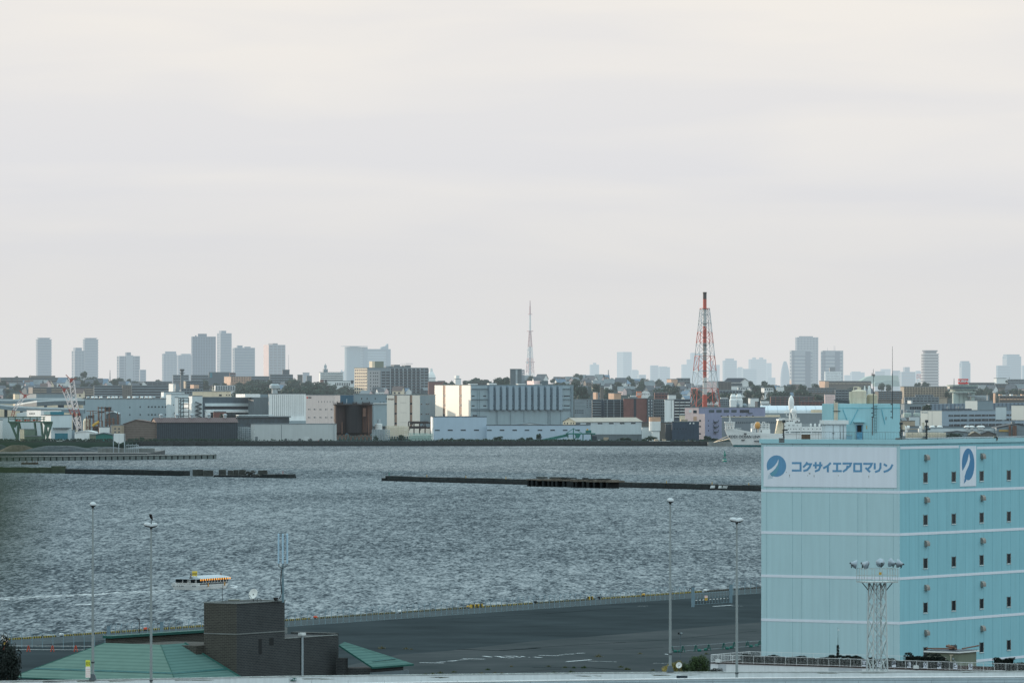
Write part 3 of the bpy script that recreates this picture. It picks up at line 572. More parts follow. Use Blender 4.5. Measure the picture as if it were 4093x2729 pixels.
mb=MB();mb.box(wf+.01,-.03,zwing,uw+.05,.3,zwing+.1);mb.box(wf+.01,.3,zwing-.5,uw-.3,8.6,zwing-.42,1);mb.box(wf+5,8.4,zwing,u2,8.9,zwing+.7);part(root,'wing_roof',mb,[g['concrete'],g['parapet']])
cube(root,'wing_coping',coping,wf+.1,9.05,zwing+.1,uw-4,9.4,zwing+.35)
a,z1_=fu(100,700,16);b,z2_=fu(215,720,16)
mb=MB();aa,_=fu(182,900,16);mb.tube((aa,-.12,0),(aa,-.12,z1_),.1,n=8);mb.tube((aa+.28,-.1,0),(aa+.28,-.1,z1_-.2),.05,n=6);pipe=part(root,'downpipe',mb,g['steel_pale']);cube(pipe,'hopper',g['white_paint'],aa-.4,-.35,z1_-.05,aa+.5,.2,z1_+.25)
E1=P(705,2729,648.0);A=E1+(FD+LD)*8.4+Vector((0,0,4.0));Lr=A+LD*8.41;El=E1+LD*24.6;Fr=A+FD*4.9;Ef=E1+FD*13.36
def surf(pts,name,mat):
 m_=MB();m_.face([bl(p)for p in pts]);return part(root,name,m_,mat)
surf([E1,A,Lr,El],'roof_slope',green);surf([E1,Ef,Fr,A],'roof_slope',green_f)
far=El+FD*18;surf([El,Lr,Lr+FD*2.0,far],'roof_slope',green_f)
sl=(A-E1);n1=Vector((0,0,.06))
def band_on(p,q,t0,t1,name,mat,up=.05):
 """a strip parallel to the eave part-way up a slope; p, q are (eave, ridge) corner pairs"""
 pts=[p[0].lerp(p[1],t0),q[0].lerp(q[1],t0),q[0].lerp(q[1],t1),p[0].lerp(p[1],t1)];m_=MB();m_.face([bl(v+Vector((0,0,up)))for v in pts]);return part(root,name,m_,mat)
sg=M('snow_guard',(36,84,84),var=.2,sc=2)
band_on((E1,A),(El,Lr),.23,.275,'snow_guard',sg);band_on((E1,A),(Ef,Fr),.23,.275,'snow_guard',sg)
mb=MB();mb.tube(bl(Fr),bl(Ef),.16,n=6);mb.tube(bl(A),bl(E1),.07,n=5);mb.tube(bl(E1),bl(El),.1,n=5);mb.tube(bl(E1),bl(Ef),.1,n=5);mb.tube(bl(Lr),bl(El),.06,n=5);part(root,'roof_edge',mb,coping)
mb=MB();e1=bl(E1+(FD+LD)*.9);mb.box(e1[0],e1[1],0,e1[0]+12,e1[1]+22,e1[2]-.3);part(root,'wing',mb,brick)
q0=bl(Lr);mb=MB();mb.box(q0[0]+.6,q0[1]-.6,q0[2]-3,q0[0]+26,q0[1]+.3,q0[2]+.55);mb.box(q0[0]+3.6,wl_+.02,q0[2]-6,q0[0]+12,q0[1]-.62,q0[2]-.2);part(root,'wing',mb,brick_l)
cube(root,'wing_coping',coping,q0[0]+.3,q0[1]-.9,q0[2]+.55,q0[0]+26,q0[1]+.5,q0[2]+.85)
p1=P(1355,2576,676.0);SD=-LD;p4=p1+SD*4.94;p4.z=Zh(2664,673.4);p3=p4+FD*9.2;p2=p1+FD*1.2+Vector((0,0,.35))
surf([p1,p4,p3,p2],'roof_slope',green_f)
m_=MB();th_=Vector((0,0,-.22));m_.face([bl(v)for v in(p1,p4,p4+th_,p1+th_)]);m_.face([bl(v)for v in(p4,p3,p3+th_,p4+th_)]);m_.face([bl(v+th_)for v in(p1,p4,p3,p2)]);part(root,'roof_edge',m_,coping)
a_,b_=p1.lerp(p4,.78),p2.lerp(p3,.74);m_=MB();up=Vector((0,0,.05));d_=(p4-p1)*.035;m_.face([bl(v+up)for v in(a_.lerp(b_,.22),a_.lerp(b_,.97),a_.lerp(b_,.97)+d_,a_.lerp(b_,.22)+d_)]);part(root,'snow_guard',m_,sg)
q4=bl(p4);m_=MB();m_.box(q4[0]+.4,q4[1]+.5,0,q4[0]+7.6,q4[1]+5,q4[2]-.25);m_.box(q4[0]-.3,q4[1]+3.9,0,q4[0]+.4,q4[1]+5.2,q4[2]+1);part(root,'wing',m_,brick)
m_=MB();m_.box(q4[0]+.2,q4[1]+.2,0,q4[0]+8.4,q4[1]+.5,q4[2]-.7);part(root,'base_wall',m_,g['mid_grey'])
TZ=CT.z+.1
def tl(x,y,z=15,dd=0):
 d=664+dd;return Vector((X(px(z,x),d),d,0)),Zh(py(z,y),d)
o,zz_=tl(2080,0,19);o=empty('cell_antenna','mobile phone mast with three pale blue panel antennas on the brick tower','antenna',(X(px(19,2080),667),667,TZ))
hz_=lambda y:Zh(py(19,y),667)-TZ;hx=lambda x:(px(19,x)-px(19,2080))*667/F
part(o,'pole',MB().tube((0,0,-.2),(0,0,hz_(820)),.13,.13,8).tube((0,0,hz_(820)),(0,0,hz_(130)),.08,.08,8),M('mast_blue',(96,122,132),var=.15,sc=2))
for x,yy in((2013,0),(2080,-.18),(2148,.02)):
 part(o,'panel_antenna',MB().lathe([(.06,0),(.11,.05),(.11,hz_(130)-hz_(598)),(.07,hz_(130)-hz_(598)+.05)],10,(hx(x),yy,hz_(598))),M('antenna_blue',(156,186,204),var=.05,sc=2))
mb=MB()
for q in(157,522):mb.tube((hx(2013),0,hz_(q)),(hx(2148),0,hz_(q)),.03,n=5)
part(o,'bracket',mb,g['steel_dark'])
mb=MB()
for k,x in enumerate((2010,2022,2085,2147)):mb.path([(hx(x),-.05,hz_(598)),(hx(x),-.05,hz_(635)),(hx(2070),-.1,hz_(668)),(hx(2062-k*4),-.15,hz_(720)),(hx(2052-3*k),-.16,hz_(860)),(hx(2064-2*k),-.15,hz_(1050)),(hx(2020+k*4),-.1,hz_(1145))],.026,5)
part(o,'cable',mb,g['black'])
def sat_dish(label,x,y,d,r,zb,tilt=40,turn=-35,name='satellite_dish'):
 z0=Zh(y,d);o=empty(name,label,'satellite dish',(X(x,d),d,zb));h_=z0-zb
 bowl=[(r*t/6,-r*.28*(1-(t/6)**2))for t in range(1,7)]
 mb=MB();mb.lathe([(r*.02,-r*.28)]+bowl+[(r*1.0,.03)]+[(r*t/6,-r*.28*(1-(t/6)**2)+.03)for t in range(5,0,-1)],24)
 dsh=part(o,'reflector',mb,g['dish'],(0,0,h_),(R(90-18),0,R(turn)),smooth=True)
 part(o,'pole',MB().tube((0,.15,0),(0,.15,h_-r*.2),.05,n=6).tube((0,.15,h_-r*.2),(0,.02,h_),.05,n=6),g['steel_dark'])
 part(dsh,'feed_arm',MB().tube((0,-r*.95,0),(0,-r*.58,r*.92),r*.035,n=5).cbox((0,-r*.55,r*.95),(r*.14,r*.14,r*.18)),g['steel_dark'])
 return o
sat_dish('white satellite dish on the flat roof of the brick tower',px(15,1615),2329+170/3.92,664,.64,TZ-.3)
o=empty('thin_aerial','thin dark whip aerial with a stay at the left of the brick tower roof','aerial',(X(px(15,1134),661.5),661.5,TZ));hh=Zh(2100+870/3.92,661.5)-TZ
part(o,'pole',MB().tube((0,0,0),(0,0,hh*.7),.035,n=5).tube((0,0,hh*.7),(0,0,hh),.02,n=4),g['steel_dark']);part(o,'stay',MB().tube((-.2,0,hh*.68),(0,0,hh*.15),.012,n=4).tube((-.25,0,hh*.68),(.05,0,hh*.68),.02,n=4),g['steel_dark'])
o=empty('floodlight','black floodlight on the tower roof beside the phone mast','floodlight',(X(px(15,1975),666),666,TZ));part(o,'lamp',MB().prism([(-.3,.12),(.3,.2),(.25,.42),(-.35,.45)],-.15,.15),g['black']);part(o,'stand',MB().box(-.2,-.1,0,.25,.1,.14),g['black'])
mb=MB();mb.path([(-.25,0,0),(-.25,0,.3),(-.12,0,.42),(.1,0,.4),(.2,0,.28),(.2,0,0)],.03,5);tag(link('roof_pipe',mb.mesh('roof_pipe',g['black']),None,(X(px(15,1712),664.5),664.5,TZ)),'small black hooped pipe right of the dish on the brick tower','pipe')
o=empty('roof_hatch','low pale curb box on the brick tower roof left of the dish','roof hatch',(X(px(15,1310),663),663,TZ-.2));cube(o,'curb',g['concrete'],-.65,0,0,.65,1,.42);cube(o,'lid',g['grime'],-.7,-.05,.42,.7,1.05,.5)
# ================================================================ roof terrace building with the railing letters
TR=B('terrace_building','low white building with a railed roof terrace in front of the blue warehouse',0,2838,2840,3200,2648,None,640.0,g['white_paint'],th=BT,dep=2,low=QZ,noroof=True)
bpy.data.objects.remove(TR.wall);TZ2=Zh(2648,640);T0=Vector((X(2840,640),640,TZ2));ND=-LD
def tp(a,b,z=0):return T0+ND*a+FD*b+Vector((0,0,z))
def tloc(p):v=p-Vector((TR.C.x,640,QZ));return(v.dot(FD),v.dot(LD),v.z)
def tpoly(pts,mb,mi=0):mb.face([tloc(p)for p in pts],mi)
TL_,TWd=62,9.4
mb=MB();hh=TZ2-QZ
mb.box(0,-TL_,hh-1.05,TWd,0,hh-.02);part(TR.root,'wall',mb,M('terrace_white',(206,212,216),var=.08,sc=.8,streak=.6))
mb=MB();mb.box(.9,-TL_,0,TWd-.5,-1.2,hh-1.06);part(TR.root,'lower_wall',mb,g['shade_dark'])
mb=MB();mb.box(-.08,-TL_,hh-.019,TWd+.05,.08,hh+.05);part(TR.root,'terrace_floor',mb,M('terrace_floor',(52,42,40),var=.3,sc=1.2,spec=0))
for x0,x1 in((238,342),(1722,2168)):
 mb=MB()
 a=((px(24,x0)-CX)/F);aa=lambda k:(T0.x-k*T0.y)/(k*ND.y-ND.x)
 mb.box(-.03,-aa((px(24,x1)-CX)/F),hh-.95,-.002,-aa(a),hh-.1)
 part(TR.root,'wall_patch',mb,M('patch_grey',(170,178,184),var=.08,sc=1))
def tx(x,z=24):k=(px(z,x)-CX)/F;return(T0.x-k*T0.y)/(k*ND.y-ND.x)
fence_run('terrace_railing','white steel railing along the front edge of the roof terrace',[tp(0,.12,.05),tp(60,.12,.05)],.92,.178,g['white_rail'],bar=.02)
fence_run('terrace_railing','white steel railing along the left and back edges of the roof terrace',[tp(0,.3,.05),tp(0,9.2,.05),tp(26,9.2,.05)],.92,.178,g['white_rail'],bar=.02)
for i_,(ch,x)in enumerate(zip('山下埠頭沿岸ビル',(975,1100,1232,1362,1500,1620,1760,1890))):
 a=tx(x,22);p=tp(a,.06,.5);o=empty('character_board','%s from the left of the white character boards on the terrace railing'%nth(i_+1),'sign',p,R(BT-90),'character boards on the terrace railing')
 cube(o,'board',g['wh_white'],-.25,-.035,-.33,.25,-.005,.33)
 link('lettering',text_mesh(ch,.58,g['ink'],.012,.004),o,(0,-.045,.02),(R(90),0,0))
MH=B('machine_house','olive green flat roofed hut with rusty pipes on its roof, on the terrace',25,927,1398,1655,290,540,634.0,g['olive_wall'],th=BT,noroof=True)
MH.wall.location=(0,0,0)
cube(MH.root,'roof',g['white_paint'],-.25,-.25,MH.H,MH.W+.25,MH.L+.25,MH.H+.16);cube(MH.root,'roof_deck',g['dark_grey'],-.1,-.1,MH.H+.162,MH.W+.1,MH.L+.1,MH.H+.24)
mb=MB();mb.tube((-.1,.8,MH.H+.5),(-.1,MH.L,MH.H+.42),.09,n=6);mb.tube((.3,-.3,MH.H+.5),(MH.W,-.3,MH.H+.7),.09,n=6);mb.tube((0,.3,MH.H+.45),(MH.W*.7,MH.L*.7,MH.H+.75),.08,n=6);mb.tube((.6,.9,MH.H+.6),(1.2,2.2,MH.H+.7),.16,n=6);part(MH.root,'pipe',mb,g['rust_orange'])
mb=MB();mb.cbox((MH.W*.4,MH.L*.4,MH.H+.5),(.7,.7,.6));part(MH.root,'vent',mb,g['steel_dark'])
mb=MB();uu=MH.u('l',1288);mb.tube((-.08,uu,0),(-.08,uu,MH.H-.25),.06,n=6);mb.tube((-.08,uu+.15,MH.H-.25),(-.08,uu-.3,MH.H-.25),.05,n=6);part(MH.root,'downpipe',mb,g['tank_cream'])
mb=MB();uu=MH.u('l',1325);mb.cbox((-.1,uu,MH.zz(375)),(.14,.2,.14));mb.tube((-.1,uu,MH.zz(380)),(-.1,uu-.35,MH.zz(425)),.03,n=4);part(MH.root,'camera',mb,g['steel_pale'])
# ================================================================ foliage meshes
def leafball(name,mat,n_cl,n_leaf,size,seed,flat=1.0,dense=.34):
 """crown of unit radius: many small leaf faces gathered in clumps"""
 r=random.Random(seed);mb=MB();cl=[]
 for i in range(n_cl):
  t=r.uniform(0,2*math.pi);z=r.uniform(-.75,1);q=math.sqrt(max(0,1-z*z));k=r.uniform(.45,.78)
  cl.append((Vector((q*math.cos(t)*k,q*math.sin(t)*k,z*k*flat)),r.uniform(dense*.7,dense*1.25)))
 cl.append((Vector((0,0,0)),.5))
 for c,rad in cl:
  for j in range(n_leaf):
   d=Vector((r.gauss(0,1),r.gauss(0,1),r.gauss(0,1))).normalized()*rad*r.uniform(.72,1.06);p=c+d
   nrm=(d.normalized()+Vector((r.uniform(-.6,.6),r.uniform(-.6,.6),r.uniform(-.2,.8)))).normalized();u=nrm.orthogonal().normalized();v=nrm.cross(u);a=r.uniform(0,6.28);u,v=u*math.cos(a)+v*math.sin(a),v*math.cos(a)-u*math.sin(a)
   s=size*r.uniform(.6,1.3);mb.face([p-u*s,p-v*s*.6,p+u*s,p+v*s*.6])
 return mb.mesh(name,mat)
TREE_CROWNS=[leafball('crown',g['foliage'],16,60,.12,10+i,.85)for i in range(5)]
NEAR_CROWN=leafball('crown',g['foliage_near'],26,150,.055,31);SUNLIT_CROWN=leafball('crown',g['foliage_gold'],16,110,.06,32);BLACK_CROWN=leafball('crown',g['foliage_black'],22,110,.06,33)
TRUNK=MB().tube((0,0,-.3),(0.02,0,.55),.09,.06,7).tube((.02,0,.5),(.3,.1,1.0),.05,.02,5).tube((.02,0,.5),(-.28,-.1,1.0),.05,.02,5).tube((.02,0,.5),(.02,.05,1.1),.05,.02,5).mesh('trunk',g['bark'])
def tree(label,x,yt,yb,wpx,d,crown,name='tree',cat='tree',group=None,z0=None,rz=0,flat=None):
 zt,zb=Zh(yt,d),(Zh(yb,d)if z0 is None else z0);h=zt-zb;rw=wpx*d/F/2;rh=min(h*.55,rw*1.15)if flat is None else h*flat
 o=empty(name,label,cat,(X(x,d),d,zb),rz,group);c=zt-zb-rh
 link('trunk',TRUNK,o,(0,0,0),(0,0,0),(rw*.6,rw*.6,max(.2,c+rh*.2)))
 link('crown',crown,o,(0,0,c),(0,0,0),(rw/.98,rw/.98,rh/.92))
 return o
 # ================================================================ elevated road parapets, lamps
def wall_line(name,label,pts,d,bot,mat,th=.32,cap=None):
 x0=X(pts[0][0],d);z0=Zh(pts[0][1],d);o=empty(name,label,'parapet',(x0,d,z0-bot));mb=MB();cb=MB()
 for(xa,ya),(xb,yb)in zip(pts,pts[1:]):
  a,b=X(xa,d)-x0,X(xb,d)-x0;za,zb_=Zh(ya,d)-z0+bot,Zh(yb,d)-z0+bot
  for m_,y0,y1,l0,l1 in((mb,0,th,-bot-4,-.03),(cb,-.04,th+.04,-.03,.05)):
   k=len(m_.v);m_.v+=[(a,y0,za+l0),(b,y0,zb_+l0),(b,y1,zb_+l0),(a,y1,za+l0),(a,y0,za+l1),(b,y0,zb_+l1),(b,y1,zb_+l1),(a,y1,za+l1)]
   for q in((3,2,1,0),(4,5,6,7),(0,1,5,4),(2,3,7,6)):m_.f.append(tuple(k+i for i in q));m_.m.append(0)
 part(o,'wall',mb,mat);part(o,'coping',cb,cap or mat);return o,x0,z0-bot
o,x0,z0=wall_line('road_parapet','pale weathered concrete parapet along the far side of the elevated road',[(-200,2726),(0,2722),(600,2712),(1150,2702),(1850,2694),(2450,2687.5),(3000,2684.5),(4300,2681)],480,1.2,g['parapet'],cap=M('parapet_top',(160,168,168),var=.3,sc=1.5))
mb=MB()
for xa in(0,300,650,1130,1690,2200,2550,3250,3700,3990):
 for k in range(3):
  q=X(xa+random.uniform(0,200),480)-x0;yy=Zh(2722-(xa+100)*.0108,480)-z0;mb.face([(q,-.006,yy-.02),(q+random.uniform(.5,2.5),-.006,yy-.02),(q+random.uniform(.8,1.8),-.006,yy-random.uniform(.05,.09)),(q+random.uniform(.1,.5),-.006,yy-random.uniform(.05,.13))])
part(o,'moss',mb,g['grime'])
mb=MB()
for k in range(1,24):q=k*4-.3;mb.box(q-.015,-.012,-3,q+.015,.002,1.0)
part(o,'joint',mb,g['grime'])
cube(o,'drain_opening',g['shade_dark'],X(px(18,885),480)-x0,-.02,Zh(py(18,1530),480)-z0,X(px(18,1038),480)-x0,.1,Zh(py(18,1462),480)-z0)
o,x0,z0=wall_line('road_parapet','nearer smooth grey barrier of the elevated road with a white top edge',[(1100,2736),(1600,2727),(2450,2715),(3000,2708.5),(4300,2702)],468,1.0,g['parapet_front'],cap=M('parapet_white',(220,224,226),var=.08,sc=1.2))
mb=MB()
for k in range(1,22):q=k*3.1;mb.box(q-.012,-.01,-3,q+.012,.002,z0*0+1.4)
part(o,'joint',mb,M('joint',(112,124,130),var=.2))
mb=MB()
for off,in((.24,),(.5,)):
 a=MB()
 for(xa,ya),(xb,yb)in(((1100,2736),(1600,2727)),((1600,2727),(2450,2715)),((2450,2715),(3000,2708.5)),((3000,2708.5),(4300,2702))):
  p,q=X(xa,468)-x0,X(xb,468)-x0;zp,zq=Zh(ya,468)-z0-off,Zh(yb,468)-z0-off;mb.face([(p,-.006,zp-.02),(q,-.006,zq-.02),(q,-.006,zq+.02),(p,-.006,zp+.02)])
part(o,'groove',mb,M('joint'))
o=empty('distance_sign','small dark green plate reading 1.6 on the parapet below the brick building','sign',(X(px(16,73),479.9),479.9,Zh(py(16,1290),480)))
cube(o,'plate',M('sign_green',(12,84,72),var=.05),-.28,-.03,-.14,.28,.0,.14)
link('lettering',text_mesh('狩1.6',.25,g['wh_white'],.008,.004),o,(0,-.036,0),(R(90),0,0))
def lamp_head():
 mb=MB();pr=[(0,.26),(.13,.25),(.22,.2),(.275,.12),(.29,.04),(.285,0)]
 mb.lathe(list(reversed(pr)),18,sy=1.7);return mb
LH=lamp_head().mesh('lamp_cover',g['lamp_white'],True);LU=MB().lathe([(.18,-.11),(.27,-.04),(.282,-.002)],18,sy=1.7).mesh('lamp_glass',g['black'],True)
def street_lamp(label,x,yt,yb,d,heads,sign=False,z0=None,base=True):
 zb=Zh(yb,d);zt=Zh(yt,d);h=zt-zb;o=empty('street_lamp',label,'street lamp',(X(x,d),d,zb),0,'tall lamps of the elevated road')
 part(o,'pole',MB().tube((0,0,0),(0,0,h*.35),.125,.11,10).tube((0,0,h*.35),(0,0,h-.42),.11,.07,10),g['pole_grey'])
 if base:part(o,'base',MB().prism([(-.32,0),(.32,0),(.2,.45),(.14,.55),(-.14,.55),(-.2,.45)],-.3,.3),g['mid_grey'])
 part(o,'collar',MB().lathe([(.16,0),(.16,.12)],10,(0,0,min(1.5,h*.1))).lathe([(.09,0),(.12,.1),(.1,.3)],10,(0,0,h-.6)),g['steel_dark'])
 for dx,dz,rz,tilt in heads:
  hd=link('lamp_cover',LH,o,(dx,0,h-.32+dz),(R(tilt),0,R(rz)));link('lamp_glass',LU,hd,(0,0,0))
 return o,h
o,h=street_lamp('leftmost tall grey street lamp with one dome head and a hanging notice',371,2003,2716.5,480.2,[(.02,0,8,6)])
o2=empty('notice_banner','yellow and white vertical notice hung on the leftmost lamp pole','notice',(X(px(14,1378),479.5),479.5,Zh(py(14,1475),480)));hh=Zh(py(14,1200),480)-o2.location.z
cube(o2,'lower_panel',M('notice_white',(226,220,216),var=.05),-.21,0,0,.21,.03,hh*.63);cube(o2,'upper_panel',M('notice_yellow',(206,212,70),var=.06),-.2,0,hh*.632,.19,.03,hh)
mb=MB()
for k in range(4):
 for j in range(3):mb.cbox((-.12+j*.12+random.uniform(-.02,.02),-.004,hh*(.72+.055*k)),(.07,.006,.05));mb.cbox((-.12+j*.12,-.004,hh*(.1+.12*k)),(.08,.006,.035),1)
part(o2,'lettering',mb,[g['ink'],M('text_red',(190,110,104))])
street_lamp('tall double headed street lamp with a black crow on top',604,2086,2790,474,[(-.27,.03,40,8),(.2,0,-34,10)],base=False)
street_lamp('tall single headed street lamp standing on the parapet near the gold lit bush',2679,1987,2683,480.2,[(.02,0,8,6)])
street_lamp('tall double headed street lamp closest to the blue warehouse',2945,2066,2760,474,[(-.27,.03,40,8),(.2,0,-34,10)],base=False)
def skin_mesh(name,verts,edges,radii,mat,sub=2,root=0):
 me=bpy.data.meshes.new(name);me.from_pydata(verts,edges,[]);o=bpy.data.objects.new(name,me);COL.objects.link(o)
 m=o.modifiers.new('s','SKIN');sv=me.skin_vertices[0].data
 for i,r_ in enumerate(radii):sv[i].radius=(r_,r_)if not isinstance(r_,tuple)else r_;sv[i].use_root=i==root
 q=o.modifiers.new('u','SUBSURF');q.levels=sub;q.render_levels=sub
 dg=bpy.context.evaluated_depsgraph_get();dg.update();r=bpy.data.meshes.new_from_object(o.evaluated_get(dg));bpy.data.objects.remove(o)
 r.materials.clear();r.materials.append(mat);r.polygons.foreach_set('use_smooth',[True]*len(r.polygons));r.name=name;return r
cm=M('crow_black',(14,14,16),var=.3,sc=9,rough=.5)
d=473.6;cx=X(604,d);cz=Zh(2077.5,d)
o=empty('crow','black crow perched on the double headed lamp, facing left','crow',(cx,d,cz))
link('body',skin_mesh('body',[(.10,0,.0),(.03,0,.12),(-.01,0,.26),(-.05,0,.36),(-.10,0,.42),(-.145,0,.425)],[(0,1),(1,2),(2,3),(3,4),(4,5)],[.06,.115,.135,.115,.08,.045],cm,2,2),o,(0,0,.07))
part(o,'beak',MB().tube((-.16,0,.495),(-.25,0,.47),.024,.004,6),g['black'])
part(o,'tail',MB().prism([(.05,.12),(.13,.15),(.19,-.02),(.12,-.05)],-.035,.035),cm)
for sg_ in(-1,1):
 link('wing',skin_mesh('wing',[(-.03,sg_*.085,.40),(.03,sg_*.10,.28),(.10,sg_*.075,.12),(.16,sg_*.03,.0)],[(0,1),(1,2),(2,3)],[(.03,.05),(.03,.075),(.022,.05),(.01,.02)],cm,1,1),o)
 part(o,'leg',MB().tube((.03,sg_*.04,.12),(.02,sg_*.045,0),.012,.01,5).tube((.02,sg_*.045,.005),(-.05,sg_*.055,.0),.008,.004,4).tube((.02,sg_*.045,.005),(-.04,sg_*.02,0),.008,.004,4).tube((.02,sg_*.045,.005),(.06,sg_*.045,0),.008,.004,4),g['black'])
 part(o,'eye',MB().lathe([(.002,0),(.009,.004),(.002,.008)],8),g['steel_dark'],(-.13,sg_*.042,.505),(R(90*sg_),0,0))
part(o,'perch',MB().tube((.02,0,-.32),(.02,0,0),.05,.045,8),g['mid_grey'])
# ================================================================ lattice floodlight tower
d=540;o=empty('floodlight_tower','grey steel lattice tower with five round floodlights in front of the blue warehouse','floodlight tower',(X(px(23,490),d),d,QZ),R(20))
sx=lambda x:(px(23,x)-px(23,490))*d/F
sz=lambda y:Zh(py(23,y),d)-QZ
hb,ht=.77,.63;top=sz(395);zb_=sz(1560);leg=[]
for i,(a,b)in enumerate(((-1,-1),(1,-1),(1,1),(-1,1))):
 def at(z,a=a,b=b):k=hb+(ht-hb)*(z-zb_)/(top-zb_);return Vector((a*k,b*k,z))
 leg.append(at);part(o,'leg',MB().tube(at(0),at(top),.085,.075,6),M('lattice',(172,184,186),var=.2,sc=1,streak=.4))
lv=[sz(y)for y in(395,635,868,1100,1335,1560)]+[sz(1560)-3.3*k for k in(1,2)];lv=[v for v in lv if v>0]+[0.1]
for i in range(4):
 mb=MB();p,q=leg[i],leg[(i+1)%4]
 for za,zc in zip(lv,lv[1:]):mb.tube(p(za),q(zc),.045,n=4);mb.tube(q(za),p(zc),.045,n=4)
 part(o,'bracing',mb,M('lattice'))
mb=MB();mb.tube((.0,.1,0),(.0,.1,top),.05,n=6);part(o,'conduit',mb,g['steel_pale'])
mb=MB()
for y_ in range(430,1560,72):mb.cbox((.3,0,sz(y_)),(.42,.03,.03))
for a in(.1,.5):mb.cbox((a,0,sz(1000)),(.03,.04,sz(430)-sz(1560)))
part(o,'ladder',mb,M('lattice'))
pw,pd=1.64,1.26;zt=sz(222);pf=MB();pf.box(-pw,-pd,top-.02,pw,pd,top+.08);part(o,'platform',pf,M('lattice'))
rl=MB()
for z_ in(top+.08,(top+zt)/2,zt):
 for a,b in(((-pw,-pd),(pw,-pd)),((pw,-pd),(pw,pd)),((pw,pd),(-pw,pd)),((-pw,pd),(-pw,-pd))):rl.tube((*a,z_),(*b,z_),.026,n=4)
for i in range(5):
 for b in(-pd,pd):rl.tube((-pw+i*pw/2,b,top),(-pw+i*pw/2,b,zt),.03,n=4)
 if i in(1,2,3):
  for a in(-pw,pw):rl.tube((a,-pd+i*pd/2,top),(a,-pd+i*pd/2,zt),.03,n=4)
part(o,'platform_railing',rl,M('lattice_pale',(158,168,168),var=.12))
mb=MB()
for a,b in((-1,-1),(1,-1),(1,1),(-1,1)):mb.tube((a*pw*.75,b*pd*.75,top),(a*.65,b*.65,top-.8),.05,n=4)
part(o,'strut',mb,g['steel_dark']);cube(o,'junction_box',g['ochre'],.1,-.4,sz(300),.3,-.2,sz(268))
bowl=MB().lathe([(.08,-.34),(.15,-.3),(.2,-.16),(.36,.04),(.43,.2),(.44,.24)],20).mesh('reflector',M('lamp_steel',(138,152,162),var=.1,sc=3,metal=.3,rough=.4),True)
gls=MB().lathe([(.02,.2),(.42,.21)],20).mesh('lamp_glass',g['glass_mid'])
for x,y,rz,el,yy in((205,168,92,-12,.4),(335,172,60,-18,-.3),(538,155,190,4,.3),(680,155,-118,10,.6),(765,160,-105,8,-.6)):
 q=Vector((sx(x)*math.cos(R(-20))-yy*math.sin(R(-20)),sx(x)*math.sin(R(-20))+yy*math.cos(R(-20)),sz(y)))
 f_=link('floodlight',bowl,o,q,(R(90-el),0,R(rz-20+180 if False else rz-20)));link('lamp_glass',gls,f_)
 part(f_,'yoke',MB().tube((0,-.05,-.3),(0,-.42,-.2),.04,n=5).tube((.22,-.1,-.1),(0,-.42,-.2),.03,n=5).tube((-.22,-.1,-.1),(0,-.42,-.2),.03,n=5).cbox((0,0,-.36),(.16,.16,.2)),g['steel_dark'])
 # ================================================================ bushes, trees and small things behind the parapet
tree('golden leaved bush at the foot of the lamp by the parapet',px(18,745),2279+1310/3.485,2279+1520/3.485,48,522,SUNLIT_CROWN,'bush','bush',flat=.5)  # low golden sun painted into the leaf colour
tree('yellow green bush behind the lamp pole and the white dish',px(18,870),2279+1242/3.485,2279+1520/3.485,72,530,leafball('crown',M('foliage_mix',(150,140,78),var=.5,sc=2,col2=(40,52,34),trans=.25),20,120,.06,41),'bush','bush',flat=.5)  # yellow tone paints sunlit leaves over the dark green
tree('low dark bush right of the white dish',px(18,990),2279+1270/3.485,2279+1540/3.485,56,534,NEAR_CROWN,'bush','bush',flat=.5)
tree('round dark green shrub left of the terrace railing',px(18,1188),2279+1150/3.485,2279+1560/3.485,98,536,leafball('crown',g['foliage_near'],34,170,.05,44,1.0),'bush','bush',flat=.5)
tree('low dark creeper bush under the terrace corner',px(18,1440),2279+1350/3.485,2279+1480/3.485,70,560,BLACK_CROWN,'bush','bush',flat=.5)
sat_dish('white satellite dish in the bushes behind the parapet',px(18,920),2279+1318/3.485,520,.29,Zh(2279+1450/3.485,520),turn=-18)
tree('dark conifer at the lower left corner beside the green roof',28,2548,2740,130,556,leafball('crown',M('pine_black',(30,44,40),var=.5,sc=2.5,col2=(8,16,16),trans=.1),30,150,.06,46,1),'conifer','tree',flat=.5)
for i,(a,y0,y1,wd,lb)in enumerate(((tx(600,24),310,390,2.2,'dark pruned hedge near the left corner of the roof terrace'),(tx(1063,24),298,400,.5,'small dark shrub on the terrace left of the ivy clad aerial'),(tx(2025,24),280,400,.9,'dark mushroom shaped shrub right of the ivy clad aerial'),(tx(1020,22),1100,1170,1.4,'dark clipped shrub behind the lattice tower on the terrace'))):
 z_=22 if i==3 else 24;q=tp(a,3.5+.6*i,0);hh_=(y1-y0)/ZN[z_][2]*640/F
 o=empty('shrub',lb,'shrub',q);link('foliage',BLACK_CROWN,o,(0,0,hh_*.5),(0,0,.4*i),(wd,.9,hh_*.55));part(o,'stem',MB().tube((0,0,0),(0,0,hh_*.6),.06),g['bark'])
